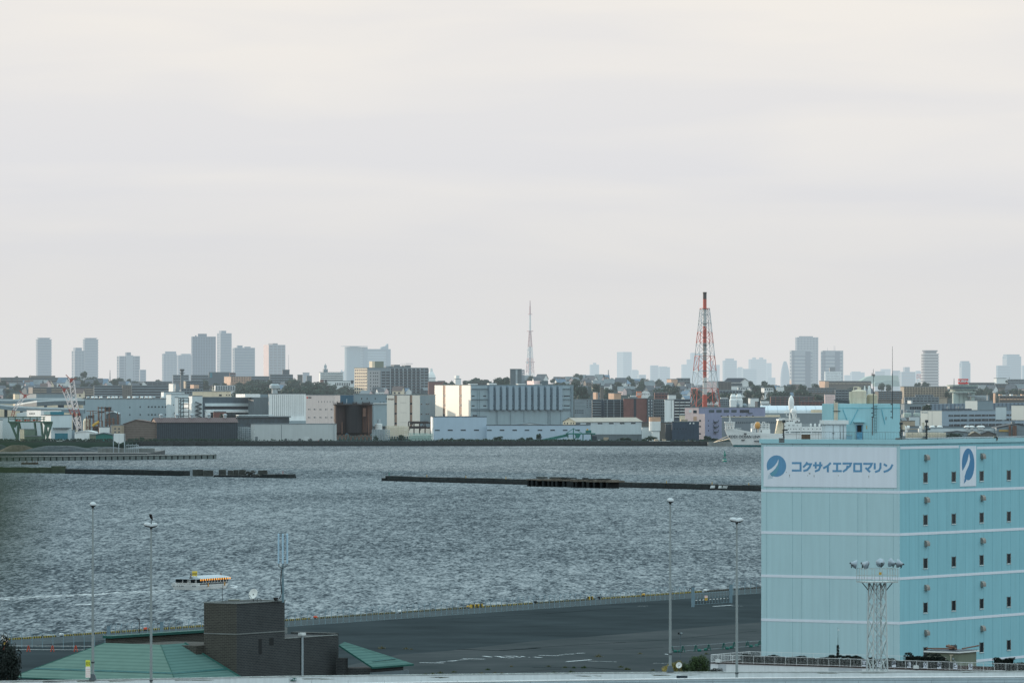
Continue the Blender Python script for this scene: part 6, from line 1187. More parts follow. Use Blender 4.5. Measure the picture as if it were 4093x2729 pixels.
rack('pale pipe racks and railings at the right foot of the rust silos',3,1105,1300,1330,1470,3870,g['steel_pale'],7,6,.22,seed=2);rack('white pipework band in front of the bright white warehouse',3,1260,1520,1290,1400,3885,g['tank_cream'],9,5,.26,seed=3);rack('pale green stacked steel racks at the shore left of the silver plant',3,1523,1790,1372,1480,3845,M('rack_green',(150,176,170),var=.1),16,7,.2,seed=5,diag=False)
rack('dark rusty steel trestle in front of the bright white warehouse',3,1518,1770,1240,1350,3900,g['soot'],4,2,.5,seed=6);rack('thin grey pipe racks between the dark hall and the pale store',2,1145,1290,1300,1475,3850,g['steel_pale'],6,7,.2,seed=8)
tank('storage_tank','short white tank with a domed top behind the pipe racks',3,1135,1220,1262,1330,3890,g['white_paint'],'tank');tank('storage_tank','small rusty spherical tank on the pipe racks',3,1165,1200,1215,1255,3892,g['steel_pale'],'tank')
b=B('factory','largest silver clad plant with a sunlit white end and vertical fins',4,90,440,1428,940,1340,3960,sc_,th=24)
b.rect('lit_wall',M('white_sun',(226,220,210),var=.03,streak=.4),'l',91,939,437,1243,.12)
for x0,x1 in((174,194),(331,351)):
 b.rect('recess',M('recess_brown'),'l',x0,941,x1,1243,.2);b.rect('slot',gd,'l',x0-1,941,x0+2,1243,.3)
 for y in(1030,1122,1218):b.rect('window',gd,'l',x0+1,y,x1,y+22,.3)
finm=M('fin_silver',(134,152,164),var=.06,streak=.4)
for i in range(12):x=608+i*60.6;b.rect('fin',finm,'f',x,946,x+34,1178,2.6,2.7)
cube(b.root,'recess_wall',M('silver_shade',(104,126,140),var=.1,streak=.4),b.u('f',602),-.1,b.zz(1178),b.u('f',1312),.2,b.zz(943))
for y in(1043,1137):
 for i in range(12):x=643+i*60.6;b.rect('window',gd,'f',x+2,y-6,x+18,y+6,.2)
 for x in(460,572,1350,1378):b.rect('window',gd,'f',x-14,y-5,x+14,y+5,.12)
for y in(972,1073,1167,1178):b.rect('ledge',gc,'f',441,y-3,606,y+3,.8,1);b.rect('ledge',gc,'f',1312,y-3,1400,y+3,.8,1);b.rect('ledge',dg_,'f',606,y-2,1312,y+2,.3,.4)
for x in(500,520,683,695,820,950,1180,1192,1205,1304):b.rect('downpipe',gc,'f',x-1.5,1180 if 600<x<1300 else 985,x+1.5,1320,.3)
b.rect('corner_column',gc,'f',1402,945,1424,1245,.8,1);b.rect('window',gd,'f',456,1225,498,1241,.15)
for x0,x1,yt in((250,380,925),(400,470,920),(630,660,925),(760,840,928)):cube(b.root,'roof_unit',g['white_paint'],2+(x0-250)*.1,6,b.H+.5,8+(x0-250)*.1,10,b.zz(yt))
cube(b.root,'roof_house',g['pink_wall'],b.u('f',1112),12,b.H+.5,b.u('f',1172),24,b.zz(897));cube(b.root,'roof_house',mg,b.u('f',1172),10,b.H+.5,b.u('f',1240),24,b.zz(895))
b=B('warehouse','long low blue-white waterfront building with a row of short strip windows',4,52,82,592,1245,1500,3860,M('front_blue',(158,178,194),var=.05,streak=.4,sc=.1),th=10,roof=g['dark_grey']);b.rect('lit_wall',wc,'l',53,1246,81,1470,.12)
b2=B('warehouse','lower right wing of the long blue-white waterfront building',4,590,592,1590,1326,1500,3862,M('front_blue'),th=4,roof=g['dark_grey'])
for i,x in enumerate((115,240,365,493)):b.rect('strip_window',gd if i!=0 else gm,'f',x-24,1366,x+24,1378,.1)
for i,x in enumerate((618,740,862,980,1105,1227,1348,1468)):b2.rect('strip_window',gd if i%3 else gm,'f',x-22,1366,x+22,1378,.1)
b=B('storehouse','tall plain grey box tower rising behind the silver plant',4,816,818,928,787,960,4400,mg,th=12);b.rect('panel_joint',g['steel_pale'],'f',870,790,888,940,.3)
o=rack('pale lattice scaffold at the right side of the plain grey box tower',4,930,955,790,940,4420,g['tower_slab'],2,6,.3)
o,w_,he,hp=shed('shed','low wide grey roof between the silver plant and its front building',4,800,1220,1325,1298,1345,3900,pc_,gc,20)
b=B('warehouse','white gable ended warehouse with a tan roof and strip windows',4,1327,1450,1680,1290,1440,3905,pc_,th=50,noroof=True);b.z=5;b2=b
wr=b.lx(px(5,640),0);bpy.data.objects.remove(b.wall);Lg=b.L;mb=MB();zp=Zh(py(4,1255),3905)-b.z0;hE=b.H;mb.box(0,0,-6,wr,Lg,hE);part(b.root,'wall',mb,pc_)
part(b.root,'gable',MB().prism([(0,hE),(Lg,hE),(Lg/2,zp)],-.05,.3,'x').box(-.2,0,-6,-.05,Lg,hE),g['cream_wall']);mb=MB();mb.face([(-.6,-.8,hE-.2),(wr+.6,-.8,hE-.2),(wr+.6,Lg/2,zp+.2),(-.6,Lg/2,zp+.2)]);mb.face([(-.6,Lg+.8,hE-.2),(-.6,Lg/2,zp+.2),(wr+.6,Lg/2,zp+.2),(wr+.6,Lg+.8,hE-.2)]);part(b.root,'roof',mb,M('roof_tan',(156,150,140),var=.12,streak=.3))
for i,x in enumerate((25,125,237,345,450,557)):b.rect('strip_window',gd,'f',x-22,1303,x+22,1315,.12)
b.z=4
for x in(1346,1372,1408,1432):b.rect('window',gd,'l',x-5,1299,x+5,1312,.3)
b=B('shed','low open fronted store under the white gable ended warehouse',5,150,152,640,1418,1505,3870,mg,th=4,cat='shed');b.rect('opening',sd_,'f',152,1428,205,1492,.2);b.grid('window',g['white_paint'],'f',215,265,2,1462,1480,1,.7,.8);b.rect('tarp',g['tan_wall'],'f',270,1440,320,1490,.3)
d=3835;o=empty('conveyor_plant','green conveyor and loading tower on the shore below the white buildings','conveyor',(X(px(4,1430),d),d,3.3));x_=lambda x:X(px(4,x),d)-X(px(4,1430),d);z_=lambda y:Zh(py(4,y),d)-3.3;mb=MB()
mb.tube((x_(1090),0,z_(1480)),(x_(1370),0,z_(1420)),1.3,n=4);mb.box(x_(1355),-2,z_(1412),x_(1640),2,z_(1400));part(o,'conveyor',mb,g['green_deep']);mb=MB()
for x in(1375,1428,1520,1600):mb.tube((x_(x),0,0),(x_(x),0,z_(1400)),.5,n=4)
mb.tube((x_(1428),0,z_(1352)),(x_(1428),0,z_(1400)),.5,n=4);mb.tube((x_(1428),0,z_(1355)),(x_(1360),0,z_(1402)),.25,n=4);mb.tube((x_(1428),0,z_(1355)),(x_(1510),0,z_(1400)),.25,n=4);mb.tube((x_(1428),0,0),(x_(1475),0,z_(1405)),.4,n=4);part(o,'frame',mb,g['green_deep']);part(o,'hopper',MB().prism([(x_(1440),z_(1412)),(x_(1500),z_(1412)),(x_(1480),z_(1450)),(x_(1455),z_(1450))],-2,2).box(x_(1545),-3,z_(1398),x_(1600),3,z_(1372)),g['green_deep']);cube(o,'cab',g['ochre'],x_(1555),-3,z_(1372),x_(1570),0,z_(1358));cube(o,'control_hut',pc_,x_(1370),-2,0,x_(1425),2,z_(1448));cube(o,'window',g['white_paint'],x_(1460),-2.2,z_(1505),x_(1498),-1.9,z_(1480))
# ================================================================ blocks on the slope and behind the factories
ow=g['orange_wall'];br=g['brick_red'];wp_=g['white_paint'];bw=g['brown_wall'];tw_=g['tan_wall'];db=M('dusk_grey',(62,78,88),var=.12);lb_=M('dusk_pale',(114,128,136),var=.1)
def block(label,z,x0,xc,x1,yt,yb,d,wall,n,bal=None,dark=None,cols=0,th=12,pent=(),face='f',fh=.45,low=None,name='apartment_block'):
 b=B(name,label,z,x0,xc,x1,yt,yb,d,wall,th=th,cat='apartment block')
 if n:b.floors('f',xc+2,x1-2,yt+2,yb-1,n,bal or lb_,dark or sd_,fh,cols,wall)
 for a,c,y in pent:b.on('penthouse',wall,a,c,y)
 return b
block('long stepped three-storey block on the far left ridge',1,-40,2,778,742,832,4940,bw,3,g['concrete'],db,12,pent=((355,632,716),(50,140,735)))
b=block('long brown terraced block with open galleries behind the cranes',1,325,372,1062,852,930,4720,bw,3,tw_,sd_,8);b.rect('stair_tower',dg_,'f',530,850,585,935,1.2)
b=block('long grey gallery block on the slope left of the brown stair tower',1,1068,1072,1395,832,975,4640,mg,5,lb_,sd_,0,th=8)
b=B('stair_tower','plain brown stair tower between the two grey gallery blocks',1,1392,1396,1500,828,985,4630,bw,th=8,cat='stair tower')
for y in(852,888,920):b.grid('window',gd,'f',1430,1475,2,y-6,y+6,1,.2,1)
block('long grey gallery block right of the brown stair tower',1,1500,1503,1961,832,985,4640,mg,5,lb_,sd_,0,th=8)
block('low long grey block on the ridge above the gallery blocks',1,850,853,1960,786,832,5000,mg,2,db,sd_,20,th=6)
b=B('chimney','slim grey boiler chimney with a ringed top on the left slope',2,490,492,502,860,870,4600,mg,th=0,cat='chimney',noroof=True);bpy.data.objects.remove(b.wall);zz_=lambda y:Zh(py(2,y),4600)-b.z0
part(b.root,'stack',MB().tube((1,1,-8),(1,1,zz_(650)),1.5,1.2,12),mg);part(b.root,'ring',MB().lathe([(1.3,zz_(690)),(2.6,zz_(688)),(2.6,zz_(684)),(1.3,zz_(682))],12,(1,1,0)).lathe([(1.3,zz_(664)),(2,zz_(660)),(2,zz_(642)),(1.4,zz_(640))],12,(1,1,0)),g['steel_dark'])
for lb,x0,xc,x1,yt,yb,d,m_,n_ in(('bright white lit house block left of the boiler chimney',355,405,425,808,880,4560,wp_,0),('small pale block touching the boiler chimney',428,432,472,806,870,4570,lb_,0),('tan slab end wall right of the boiler chimney',520,545,556,780,850,4640,tw_,0),('dark grey three-storey block right of the tan end wall',550,553,745,782,842,4650,db,3),('pale low school block under the boiler chimney',490,494,745,868,930,4420,lb_,2),('pale two-storey building with an outside stair below the wooded rise',875,885,1110,830,880,4600,wp_,2),('orange balconied block on the ridge right of the dark glass hall',985,1058,1290,728,795,4960,ow,3),('wide dark glass-fronted hall on the ridge',808,812,1052,681,760,5080,db,0),('dark red brown block beside the dark glass hall',1046,1050,1116,686,745,5060,br,2),('grey pillared block on the ridge behind the boiler chimney',400,404,582,713,775,5080,mg,2),('long grey block between the pillared block and the dark glass hall',606,610,812,714,772,5090,db,2),('grey stepped hospital block at the left of the wooded rise',1505,1510,1770,708,790,5000,db,3),('lit orange low house row right of the chimney',600,640,700,820,860,4600,ow,0),('long low tan block on the ridge left of the wooded rise',1290,1292,1510,728,780,5040,db,2)):
 b=B('apartment_block' if n_ else 'building',lb,2,x0,xc,x1,yt,yb,d,m_,th=25 if xc-x0>10 else 8)
 if n_:b.floors('f',xc+2,x1-2,yt+3,yb,n_,lb_ if m_ is not ow else ow,sd_,.45,max(3,int((x1-xc)/28)),m_)
 if 'dark glass' in lb:b.rect('glass_panel',g['teal_paint'],'f',825,684,850,740,.2)
b=B('building','dark roof block with an aerial on top of the stepped grey block',3,82,85,163,652,700,5020,dg_,th=10);aerials(b.root,b.H,((6,4,14),))
for lb,x0,xc,x1,yt,yb,d,m_ in(('small dark brown block left of the white building with a mast',253,256,312,710,770,4950,bw),('small faint white block right of the dark brown block',312,316,390,684,770,6500,g['tower_slab']),('small grey-brown block with a thin aerial left of the white building',355,360,418,722,775,4950,mg)):B('building',lb,3,x0,xc,x1,yt,yb,d,m_,th=10)
b=B('building','white stepped public building with a slim mast tower',3,500,512,775,682,800,4900,wp_,th=12);b.floors('f',520,770,690,780,4,wp_,gm,.5);b.on('tower',lb_,555,602,640);part(b.root,'mast',MB().tube((b.u('f',580),4,b.zz(640)),(b.u('f',580),4,b.zz(578)),.6,.3,5).cbox((b.u('f',580),4,b.zz(615)),(2.4,1,3)),g['steel_pale'])
b=B('building','white long building with a brown end and tall dark windows below the mast tower',3,508,512,895,780,860,4850,wp_,th=8);b.rect('brown_end',br,'f',512,765,552,830,.4);b.rect('dark_end',gd,'f',566,765,588,830,.3);b.grid('window',gd,'f',680,855,9,795,830,1,.55,.9);b.rect('dark_end',gd,'f',862,768,892,805,.4)
b=B('apartment_block','large apartment block with a sunlit gridded end and dark balconied front',3,903,1050,1742,630,960,4780,lb_,th=33,cat='apartment block')
b.rect('lit_wall',g['cream_wall'],'l',904,632,1049,950,.1);b.grid('window',gd,'l',905,1048,6,634,920,8,.62,.62,.25)
b.rect('grey_wall',M('greige',(150,152,154),var=.06),'f',1052,655,1200,940,.15)
for y in(685,722,760,797,835,870,905):
 for x in(1085,1120,1143,1165):b.rect('window',gd,'f',x-5,y-7,x+5,y+7,.3)
b.rect('dark_base',mg,'f',1105,845,1200,925,.22)
b.floors('f',1203,1305,665,925,8,lb_,gd,.35,2,lb_,1.0);b.floors('f',1306,1645,633,925,9,db,gd,.4,7,g['steel_pale'],1.4);b.floors('f',1646,1740,633,925,9,lb_,gd,.38,2,lb_,1.0)
b.on('penthouse',g['cream_wall'],1112,1142,552);b.on('penthouse',g['olive_wall'],1143,1243,552);b.on('roof_plant',mg,1360,1430,590);b.on('roof_plant',mg,1495,1560,595,2,8);cube(b.root,'helipad',g['steel_pale'],b.u('f',1490),0,b.zz(580),b.u('f',1568),10,b.zz(575));b.on('roof_plant',lb_,1305,1500,606,6,9)
block('brown block with small windows right of the big gridded apartment block',3,1742,1746,1900,785,930,4700,br,0);b=B('building','twin white roof cone building left of the silver plant',4,30,33,98,872,940,5000,wp_,th=10);part(b.root,'roof_cone',MB().lathe([(4.5,0),(3.4,3),(1.6,6),(1,9)],12),wp_,(b.W/2,5,b.H))
B('building','small white building with a stepped top between trees left of the silver plant trees',4,280,290,345,880,925,4950,wp_,th=20).on('penthouse',wp_,300,332,845);b=B('building','small brick building with a lit end left of the white stepped building',4,120,150,190,900,940,4900,br,th=35)
b=B('apartment_block','pale grey office block directly right of the silver plant',5,-10,92,158,1078,1250,4150,lb_,th=60,cat='apartment block')
for y in(1105,1140):b.rect('panel_joint',mg,'l',-8,y,90,y+2)
b.grid('window',gm,'l',-8,80,5,1172,1215,2,.7,.6);b.grid('window',gd,'f',100,156,2,1080,1160,4,.3,.35)
block('narrow banded apartment block with pale balconies',5,158,162,250,1080,1255,4160,mg,7,lb_,gd,0,th=6);B('building','dark blue-grey slab between two balconied blocks',5,248,250,276,1078,1255,4165,g['navy_clad'],th=6)
block('wide dark balconied block with two pale vertical ribs',5,272,275,466,1080,1255,4155,db,7,db,gd,0,th=6).grid('rib',g['steel_pale'],'f',272,466,3,1082,1250,1,.06,1,1.3)
b=B('apartment_block','red brick apartment block with a dark recess in its middle',5,462,466,692,1068,1255,4150,br,th=6,cat='apartment block');b.rect('recess',gd,'f',562,1065,586,1250,.1);b.grid('window',gd,'f',525,556,2,1165,1225,3,.3,.3);b.on('penthouse',g['mid_grey'],520,600,1050)
b=block('dark grid fronted block right of the red brick block',5,690,692,752,1068,1255,4150,dg_,0,th=6);b.grid('window',g['steel_pale'],'f',694,750,2,1072,1245,6,.35,.6)
block('grey balconied block with closely spaced floors',5,750,752,862,1080,1255,4160,mg,6,mg,gd,5,th=6)
b=B('building','plain white block with a dark groove left of the chimney foot',5,858,862,948,1080,1260,4140,g['white_clad'],th=8);b.rect('groove',dg_,'f',922,1082,926,1255)
block('dark balconied block with white bands directly left of the chimney foot',5,946,950,1108,1078,1250,4170,g['navy_clad'],6,wp_,gd,3,th=6,fh=.3)
b=B('billboard','orange rooftop billboard above the red brick block',5,586,588,636,998,1054,4175,M('sign_orange',(190,120,92),var=.1),th=4,cat='billboard',dep=1);glyphs(b,'f',592,632,1012,1038,3,g['white_paint'],seed=8)
b=B('billboard','round white rooftop sign with dark letters right of the orange billboard',5,639,641,712,1000,1052,4176,wp_,th=4,cat='billboard',dep=1,noroof=True);bpy.data.objects.remove(b.wall);part(b.root,'board',MB().lathe([(b.W/2,-.3),(b.W/2,.3)],24),wp_,(b.W/2,0,b.H/2),(R(90),0,0),).scale=(1.25,.9,1);b.words('クリーク','f',676,1026,15,g['ink'],.02,.5)
for lb,x0,xc,x1,yt,yb,d,m_,n_ in(('low pale house row under the billboards',530,533,700,1038,1080,4260,wp_,0),('pink terraced block behind the billboards',760,763,892,1012,1070,4400,br,2),('white flat block right of the round sign',890,895,970,1035,1085,4240,wp_,0),('salmon stepped house with a dark side on the slope above the banded block',318,372,440,1018,1080,4300,ow,0),('narrow pink stepped house on the slope',170,200,216,1008,1075,4320,ow,0),('dark brown slim block on the slope above the pale offices',238,240,272,960,1070,4400,bw,0),('flat white and grey block at the left edge of the stadium roof',1395,1400,1470,1060,1130,4300,wp_,0),('grey three-storey block behind the right chimney leg',1390,1393,1520,1088,1150,4320,mg,3),('white school block with a dark roof behind the chimney',1010,1013,1100,1090,1140,4300,wp_,2),('grey stepped apartment house on the ridge behind the chimney lattice',975,980,1104,875,935,4900,mg,2),('orange lit stepped house left of the ridge block',880,925,985,882,915,4880,ow,0),('pink lit wide block seen through the chimney lattice',1262,1266,1360,905,960,4850,g['pink_wall'],0),('dark brown four-storey block right of the chimney lattice',1360,1363,1500,905,985,4800,bw,4)):
 b=B('apartment_block' if n_ else 'building',lb,5,x0,xc,x1,yt,yb,d,m_,th=30 if xc-x0>10 else 8)
 if n_:b.floors('f',xc+1,x1-1,yt+3,yb,n_,m_,sd_,.45,4,m_)
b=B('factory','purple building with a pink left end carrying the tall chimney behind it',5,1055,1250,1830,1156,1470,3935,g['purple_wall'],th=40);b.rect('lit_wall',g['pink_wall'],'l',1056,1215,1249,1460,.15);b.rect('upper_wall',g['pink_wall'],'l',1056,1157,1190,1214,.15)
for x0,y0,x1,y1,m_ in((1098,1178,1122,1200,wp_),(1138,1180,1172,1208,gd),(1140,1240,1172,1282,ow),(1195,1272,1212,1290,gd),(1195,1330,1212,1342,gd),(1195,1400,1212,1412,gd)):b.rect('window',m_,'l',x0,y0,x1,y1,.3)
b.z=6;b.grid('window',gm,'f',-60,280,4,1105,1137,1,.72,1);b.rect('recess',gd,'f',305,1105,412,1140);b.rect('outside_stair',dg_,'f',385,1140,440,1150,1.2);b.grid('window',gd,'f',60,490,6,1170,1182,1,.25,1)
for y in(1222,1280,1335):b.grid('window',gd,'f',-80,90,3,y,y+12,1,.18,1);b.rect('balcony',dg_,'f',5,y+15,40,y+30,2,2)
for x,yt,w_ in((305,978,9),(370,985,9)):part(b.root,'roof_vent',MB().lathe([(2.6,0),(2.8,5),(2.2,6),(2.4,7.2),(1.4,9.3)],14),wp_,(b.u('f',x),7,b.H+.5))
part(b.root,'roof_duct',MB().lathe([(.5,0),(2,.4),(2,1.8),(.6,3)],10,(b.u('f',335),6,b.H+.5)).lathe([(.5,0),(2.4,.3),(2.4,1.4),(.6,2.6)],10,(b.u('f',420),6,b.H+.5)),lb_);b.on('roof_column',dg_,520,548,1010,1,4)
B('building','cream block at the left foot of the purple building',5,1003,1030,1056,1230,1330,3930,g['cream_wall'],th=45)
b=B('warehouse','dark navy waterfront shed with two white windows and a tan top box',5,928,932,1192,1292,1505,3850,g['navy_clad'],th=6);b.grid('window',wp_,'f',1090,1155,2,1298,1312,1,.4,1);b.on('top_box',g['tan_wall'],1020,1085,1268);b.grid('window',gd,'f',940,1080,5,1352,1366,1,.2,1)
B('warehouse','low dark roofed shed left of the navy waterfront shed',5,638,642,935,1300,1440,3895,g['brown_wall'],th=4,roof=g['slate']);b=B('building','small white water tank house with a lit top left of the navy shed',5,735,740,812,1385,1470,3845,wp_,th=10);part(b.root,'tank',MB().lathe([(4.2,0),(4.2,6.5)],14),wp_,(b.W*.5,4,b.H+.5));part(b.root,'lid',MB().lathe([(4.2,0),(4.2,3)],14),ow,(b.W*.5,4,b.H+7))
B('building','pale sloping roof shed left of the small white tank house',5,640,644,735,1345,1420,3860,pc_,th=5);B('building','grey corrugated shed between the tank house and the navy shed',5,865,868,935,1315,1480,3856,dg_,th=5)
b=B('warehouse','long grey waterfront hall behind the white ship',6,100,102,768,1188,1480,3880,M('hall_grey',(112,122,130),var=.07,streak=.4),th=6,roof=g['tank_cream']);b.grid('window',gm,'f',255,740,22,1240,1262,1,.5,1)
b=B('warehouse','long plain grey hall with fine ribs behind the ship superstructure',6,762,766,1420,1146,1440,3960,M('hall_ribbed',(120,130,136),var=.07,streak=.5),th=6,roof=pc_)
o=empty('arched_hall','very long white vaulted roof hall behind the grey halls','factory hall',(X(px(6,550),4030),4030,3.3));L_=X(px(6,1600),4030)-X(px(6,550),4030);z1=Zh(py(6,1140),4030)-3.3;z2=Zh(py(6,1078),4030)-3.3;z3=Zh(py(6,1058),4030)-3.3;mb=MB();mb.box(0,0,-3,L_,40,z1)
part(o,'wall',mb,lb_);pr=[(0,z1),(.5,z1+(z2-z1)*.5),(4,z2-.6),(12,z2+1),(22,z3),(40,z1)];part(o,'roof',MB().prism(pr,-.5,L_,'x'),bands('vault_roof',(186,198,206),(164,178,188),7,'X',.9,sharp=.03,var=.08));cube(o,'lit_box',g['cream_wall'],L_*.54,-2,z1-1,L_*.66,.1,z1+2.4);cube(o,'lit_box',g['cream_wall'],2,-8,z1-5.5,38,-.1,z1-1.5);cube(o,'roof_frame',g['navy_clad'],L_*.7,-3,z1+2,L_*.755,0,z2+1)
B('building','small white framed sign building left end of the vaulted roof',6,550,554,656,1040,1075,4100,wp_,th=6).rect('recess',gd,'f',568,1050,640,1064,.2)
o,w_,he,hp=shed('gymnasium','white gymnasium with a dark green hipped roof on the ridge',6,300,425,790,745,840,4880,wp_,g['slate'],30,th=0,cat='gymnasium');cube(o,'hall_wall',wp_,-(px(6,300)-px(6,150))*4880/F,-.5,-3,0,20,he);part(o,'hall_roof',MB().prism([(-(px(6,300)-px(6,118))*4880/F,he),(1,he),(w_*.4,hp+.2),(-(px(6,300)-px(6,168))*4880/F,hp+.2)],-1.5,12),g['navy_clad'])
for i in range(5):x=-(px(6,300)-px(6,168+i*28))*4880/F;cube(o,'window',gm,x,-.8,he-3.4,x+4,.2,he-1)
for lb,z,x0,xc,x1,yt,yb,d,m_,n_,bal,cols in(('brown red four-storey gallery block above the vaulted roof',6,650,655,1145,957,1065,4350,br,4,bw,9),('darker red brown block stepping down right of the gallery block',6,1000,1004,1250,1005,1065,4340,br,2,br,6),('grey windowed block left of the turquoise stair house pipes',6,1268,1272,1392,930,1075,4300,g['pink_wall'],0,None,0),('terraced stepped block with dark sloping gallery left of the water tanks',6,1388,1392,1575,880,1000,4400,mg,4,lb_,5),('long low brown viaduct-like block on the right ridge',6,1300,1303,1800,782,812,5000,bw,1,tw_,12),('bright orange low house at the left end of the viaduct-like block',6,1210,1275,1320,780,812,4990,ow,0,None,0),('grey brown row of flats in the trees below the office towers',6,1075,1080,1400,858,905,4700,bw,2,lb_,9),('white school block among trees right of the bullet tower',6,725,730,810,843,875,4750,wp_,0,None,0),('low white block with a lit end left of the tree clump',6,548,580,680,856,905,4650,wp_,1,wp_,4),('small white building left of the dark conifer group',6,280,284,392,850,890,4700,wp_,1,wp_,4),('long flat roofed grey school at the right foot of the chimney',6,30,34,330,885,930,4600,lb_,1,lb_,8),('pale green-grey school block with many windows behind the purple building',6,60,64,260,985,1060,4250,lb_,3,lb_,8),('white house with a flat roof right of the twin roof vents',6,400,425,520,975,1070,4260,wp_,0,None,0),('small white flat house at the left of the brown gallery block',6,540,545,640,1005,1060,4280,wp_,0,None,0),('long tan apartment block with seven gridded floors',7,425,460,955,843,965,4550,tw_,6,tw_,16),('grey brown gridded block left of the long tan apartment block',7,135,168,438,897,985,4500,bw,4,lb_,9),('pale stepped terrace block in front of the long tan block',7,468,472,860,965,1025,4400,lb_,2,lb_,9),('upper terrace of the pale stepped block',7,590,594,798,940,970,4420,lb_,1,lb_,6),('long dark ridge block behind the red rooftop sign',7,1200,1204,1502,800,845,4980,bw,2,db,9),('white cut-out shaped house on the ridge left of the far right towers',7,1490,1520,1632,748,815,4980,wp_,0,None,0),('grey low blocks right of the white cut-out house',7,1640,1645,1860,762,820,5000,mg,2,lb_,7),('long dark house row below the ridge at the right',7,1500,1504,1840,812,850,4900,bw,1,db,9),('slim lit orange stair tower on the right slope',7,1482,1500,1512,915,990,4450,ow,0,None,0),('orange and white roof units on a long block at the right slope',7,1548,1552,1860,950,995,4400,bw,1,ow,8),('small white lit block in the roofs right of the whip antenna',7,505,545,562,1000,1030,4300,wp_,0,None,0),('low blue-grey windowed shop below the roofs right of the stair house',7,430,470,690,1042,1105,4100,lb_,0,None,0)):
 b=B('apartment_block' if n_ else 'building',lb,z,x0,xc,x1,yt,yb,d,m_,th=28 if xc-x0>10 else 8,cat='apartment block' if n_ else 'building')
 if n_:b.floors('f',xc+1,x1-1,yt+3,yb-2,n_,bal,sd_,.45,cols,m_)
 elif 'shop' in lb:b.grid('window',gd,'f',530,660,5,1068,1100,1,.85,1)
 elif 'windowed block' in lb:b.grid('window',gd,'f',1285,1380,4,950,1040,5,.3,.3)
 if 'roof units' in lb:
  for i in range(7):b.on('roof_unit',wp_ if i%2 else ow,1560+i*42,1585+i*42,928+(i%3)*6)
d=4230;o=empty('silo_tower','pale brewery silos with a round tower carrying a red KIRIN sign','silo',(X(px(7,1140),d),d,3.3));x_=lambda x:X(px(7,x),d)-X(px(7,1140),d);z_=lambda y:Zh(py(7,y),d)-3.3;sgm=M('silo_green',(150,166,162),var=.08,streak=.5)
for x0,x1,y_ in((1018,1100,0),(1075,1150,2),(1135,1205,4)):rr=(x_(x1)-x_(x0))/2;part(o,'silo',MB().lathe([(rr,-3),(rr,z_(910))],20,((x_(x0)+x_(x1))/2,y_+rr,0)),sgm)
part(o,'round_tower',MB().lathe([(11,z_(908)),(9.4,z_(895)),(9.4,z_(870)),(12,z_(868)),(12,z_(832)),(11,z_(828)),(12.5,z_(826)),(12.5,z_(820))],22,(0,8,0)),sgm);part(o,'window_band',MB().lathe([(12.15,z_(862)),(12.15,z_(842))],22,(0,8,0)),gm)
cube(o,'sign_board',g['sign_red'],x_(1087),2,z_(810),x_(1202),5,z_(752));cube(o,'sign_support',g['steel_pale'],x_(1092),3,z_(824),x_(1196),4.5,z_(811));link('lettering',text_mesh('KIRIN',(z_(765)-z_(797))*1.36,g['white_paint'],.06,.1),o,(x_(1144),1.8,z_(780)),(R(90),0,0),(1.06,1,1))
mb=MB()
for i in range(9):mb.tube((x_(1180+i*9),3,z_(905)),(x_(1200+i*9),3,z_(840+6*i)),.3,n=4)
part(o,'conveyor_frame',mb,g['steel_dark']);cube(o,'conveyor',g['steel_pale'],x_(1190),2,z_(952),x_(1400),5,z_(940));cube(o,'machine_house',sgm,x_(1235),3,z_(1000),x_(1275),8,z_(870));rack('steel truss bridge right of the brewery silos',7,1200,1420,945,985,4240,g['steel_pale'],12,2,.25)
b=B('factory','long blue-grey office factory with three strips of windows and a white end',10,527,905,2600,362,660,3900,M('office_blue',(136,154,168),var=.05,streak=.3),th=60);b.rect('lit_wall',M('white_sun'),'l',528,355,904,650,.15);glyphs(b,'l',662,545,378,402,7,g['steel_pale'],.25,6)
for x in(661,733):b.rect('panel_joint',mg,'l',x-1,360,x+1,645,.25)
for y0,y1,xs in((430,462,1020),(508,550,1030),(597,636,1030)):b.rect('window_band',gd,'f',xs,y0,2590,y1,.12)
for y0,y1 in((430,462),(508,550),(597,636)):
 for i in range(24):x=1035+i*62;b.rect('mullion',lb_ if i%2 else gm,'f',x-4,y0,x+(12 if i%5 else 40),y1,.2)
for i in range(8):b.on('roof_unit',g['navy_clad'],990+i*60,1032+i*60,326,1,4)
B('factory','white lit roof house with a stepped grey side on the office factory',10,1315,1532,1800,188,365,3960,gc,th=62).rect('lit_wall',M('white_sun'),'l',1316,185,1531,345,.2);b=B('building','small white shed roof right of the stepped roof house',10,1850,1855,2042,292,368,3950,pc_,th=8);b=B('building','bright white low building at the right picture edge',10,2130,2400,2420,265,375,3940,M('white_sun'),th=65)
b=B('building','slim pale lift tower above the brewery roofs',10,1690,1715,1742,88,200,4080,lb_,th=30)
o=empty('solar_roof','wide grey ribbed factory roof at the right below the slope','factory hall',(X(px(10,1870),4180),4180,3.3));part(o,'roof',MB().prism([(0,-3),(120,-3),(120,Zh(py(10,165),4180)-3.3),(60,Zh(py(10,185),4180)-3.3),(0,Zh(py(10,235),4180)-3.3)],0,30),bands('roof_ribbed',(110,126,140),(84,98,112),3,'X',.6,var=.1));o=empty('solar_roof','grey ribbed factory roof left of the brewery silos','factory hall',(X(px(10,690),4170),4170,3.3));part(o,'roof',MB().prism([(0,-3),(78,-3),(78,Zh(py(10,215),4170)-3.3),(0,Zh(py(10,240),4170)-3.3)],0,30),bands('roof_ribbed',(1,1,1),(1,1,1),1))
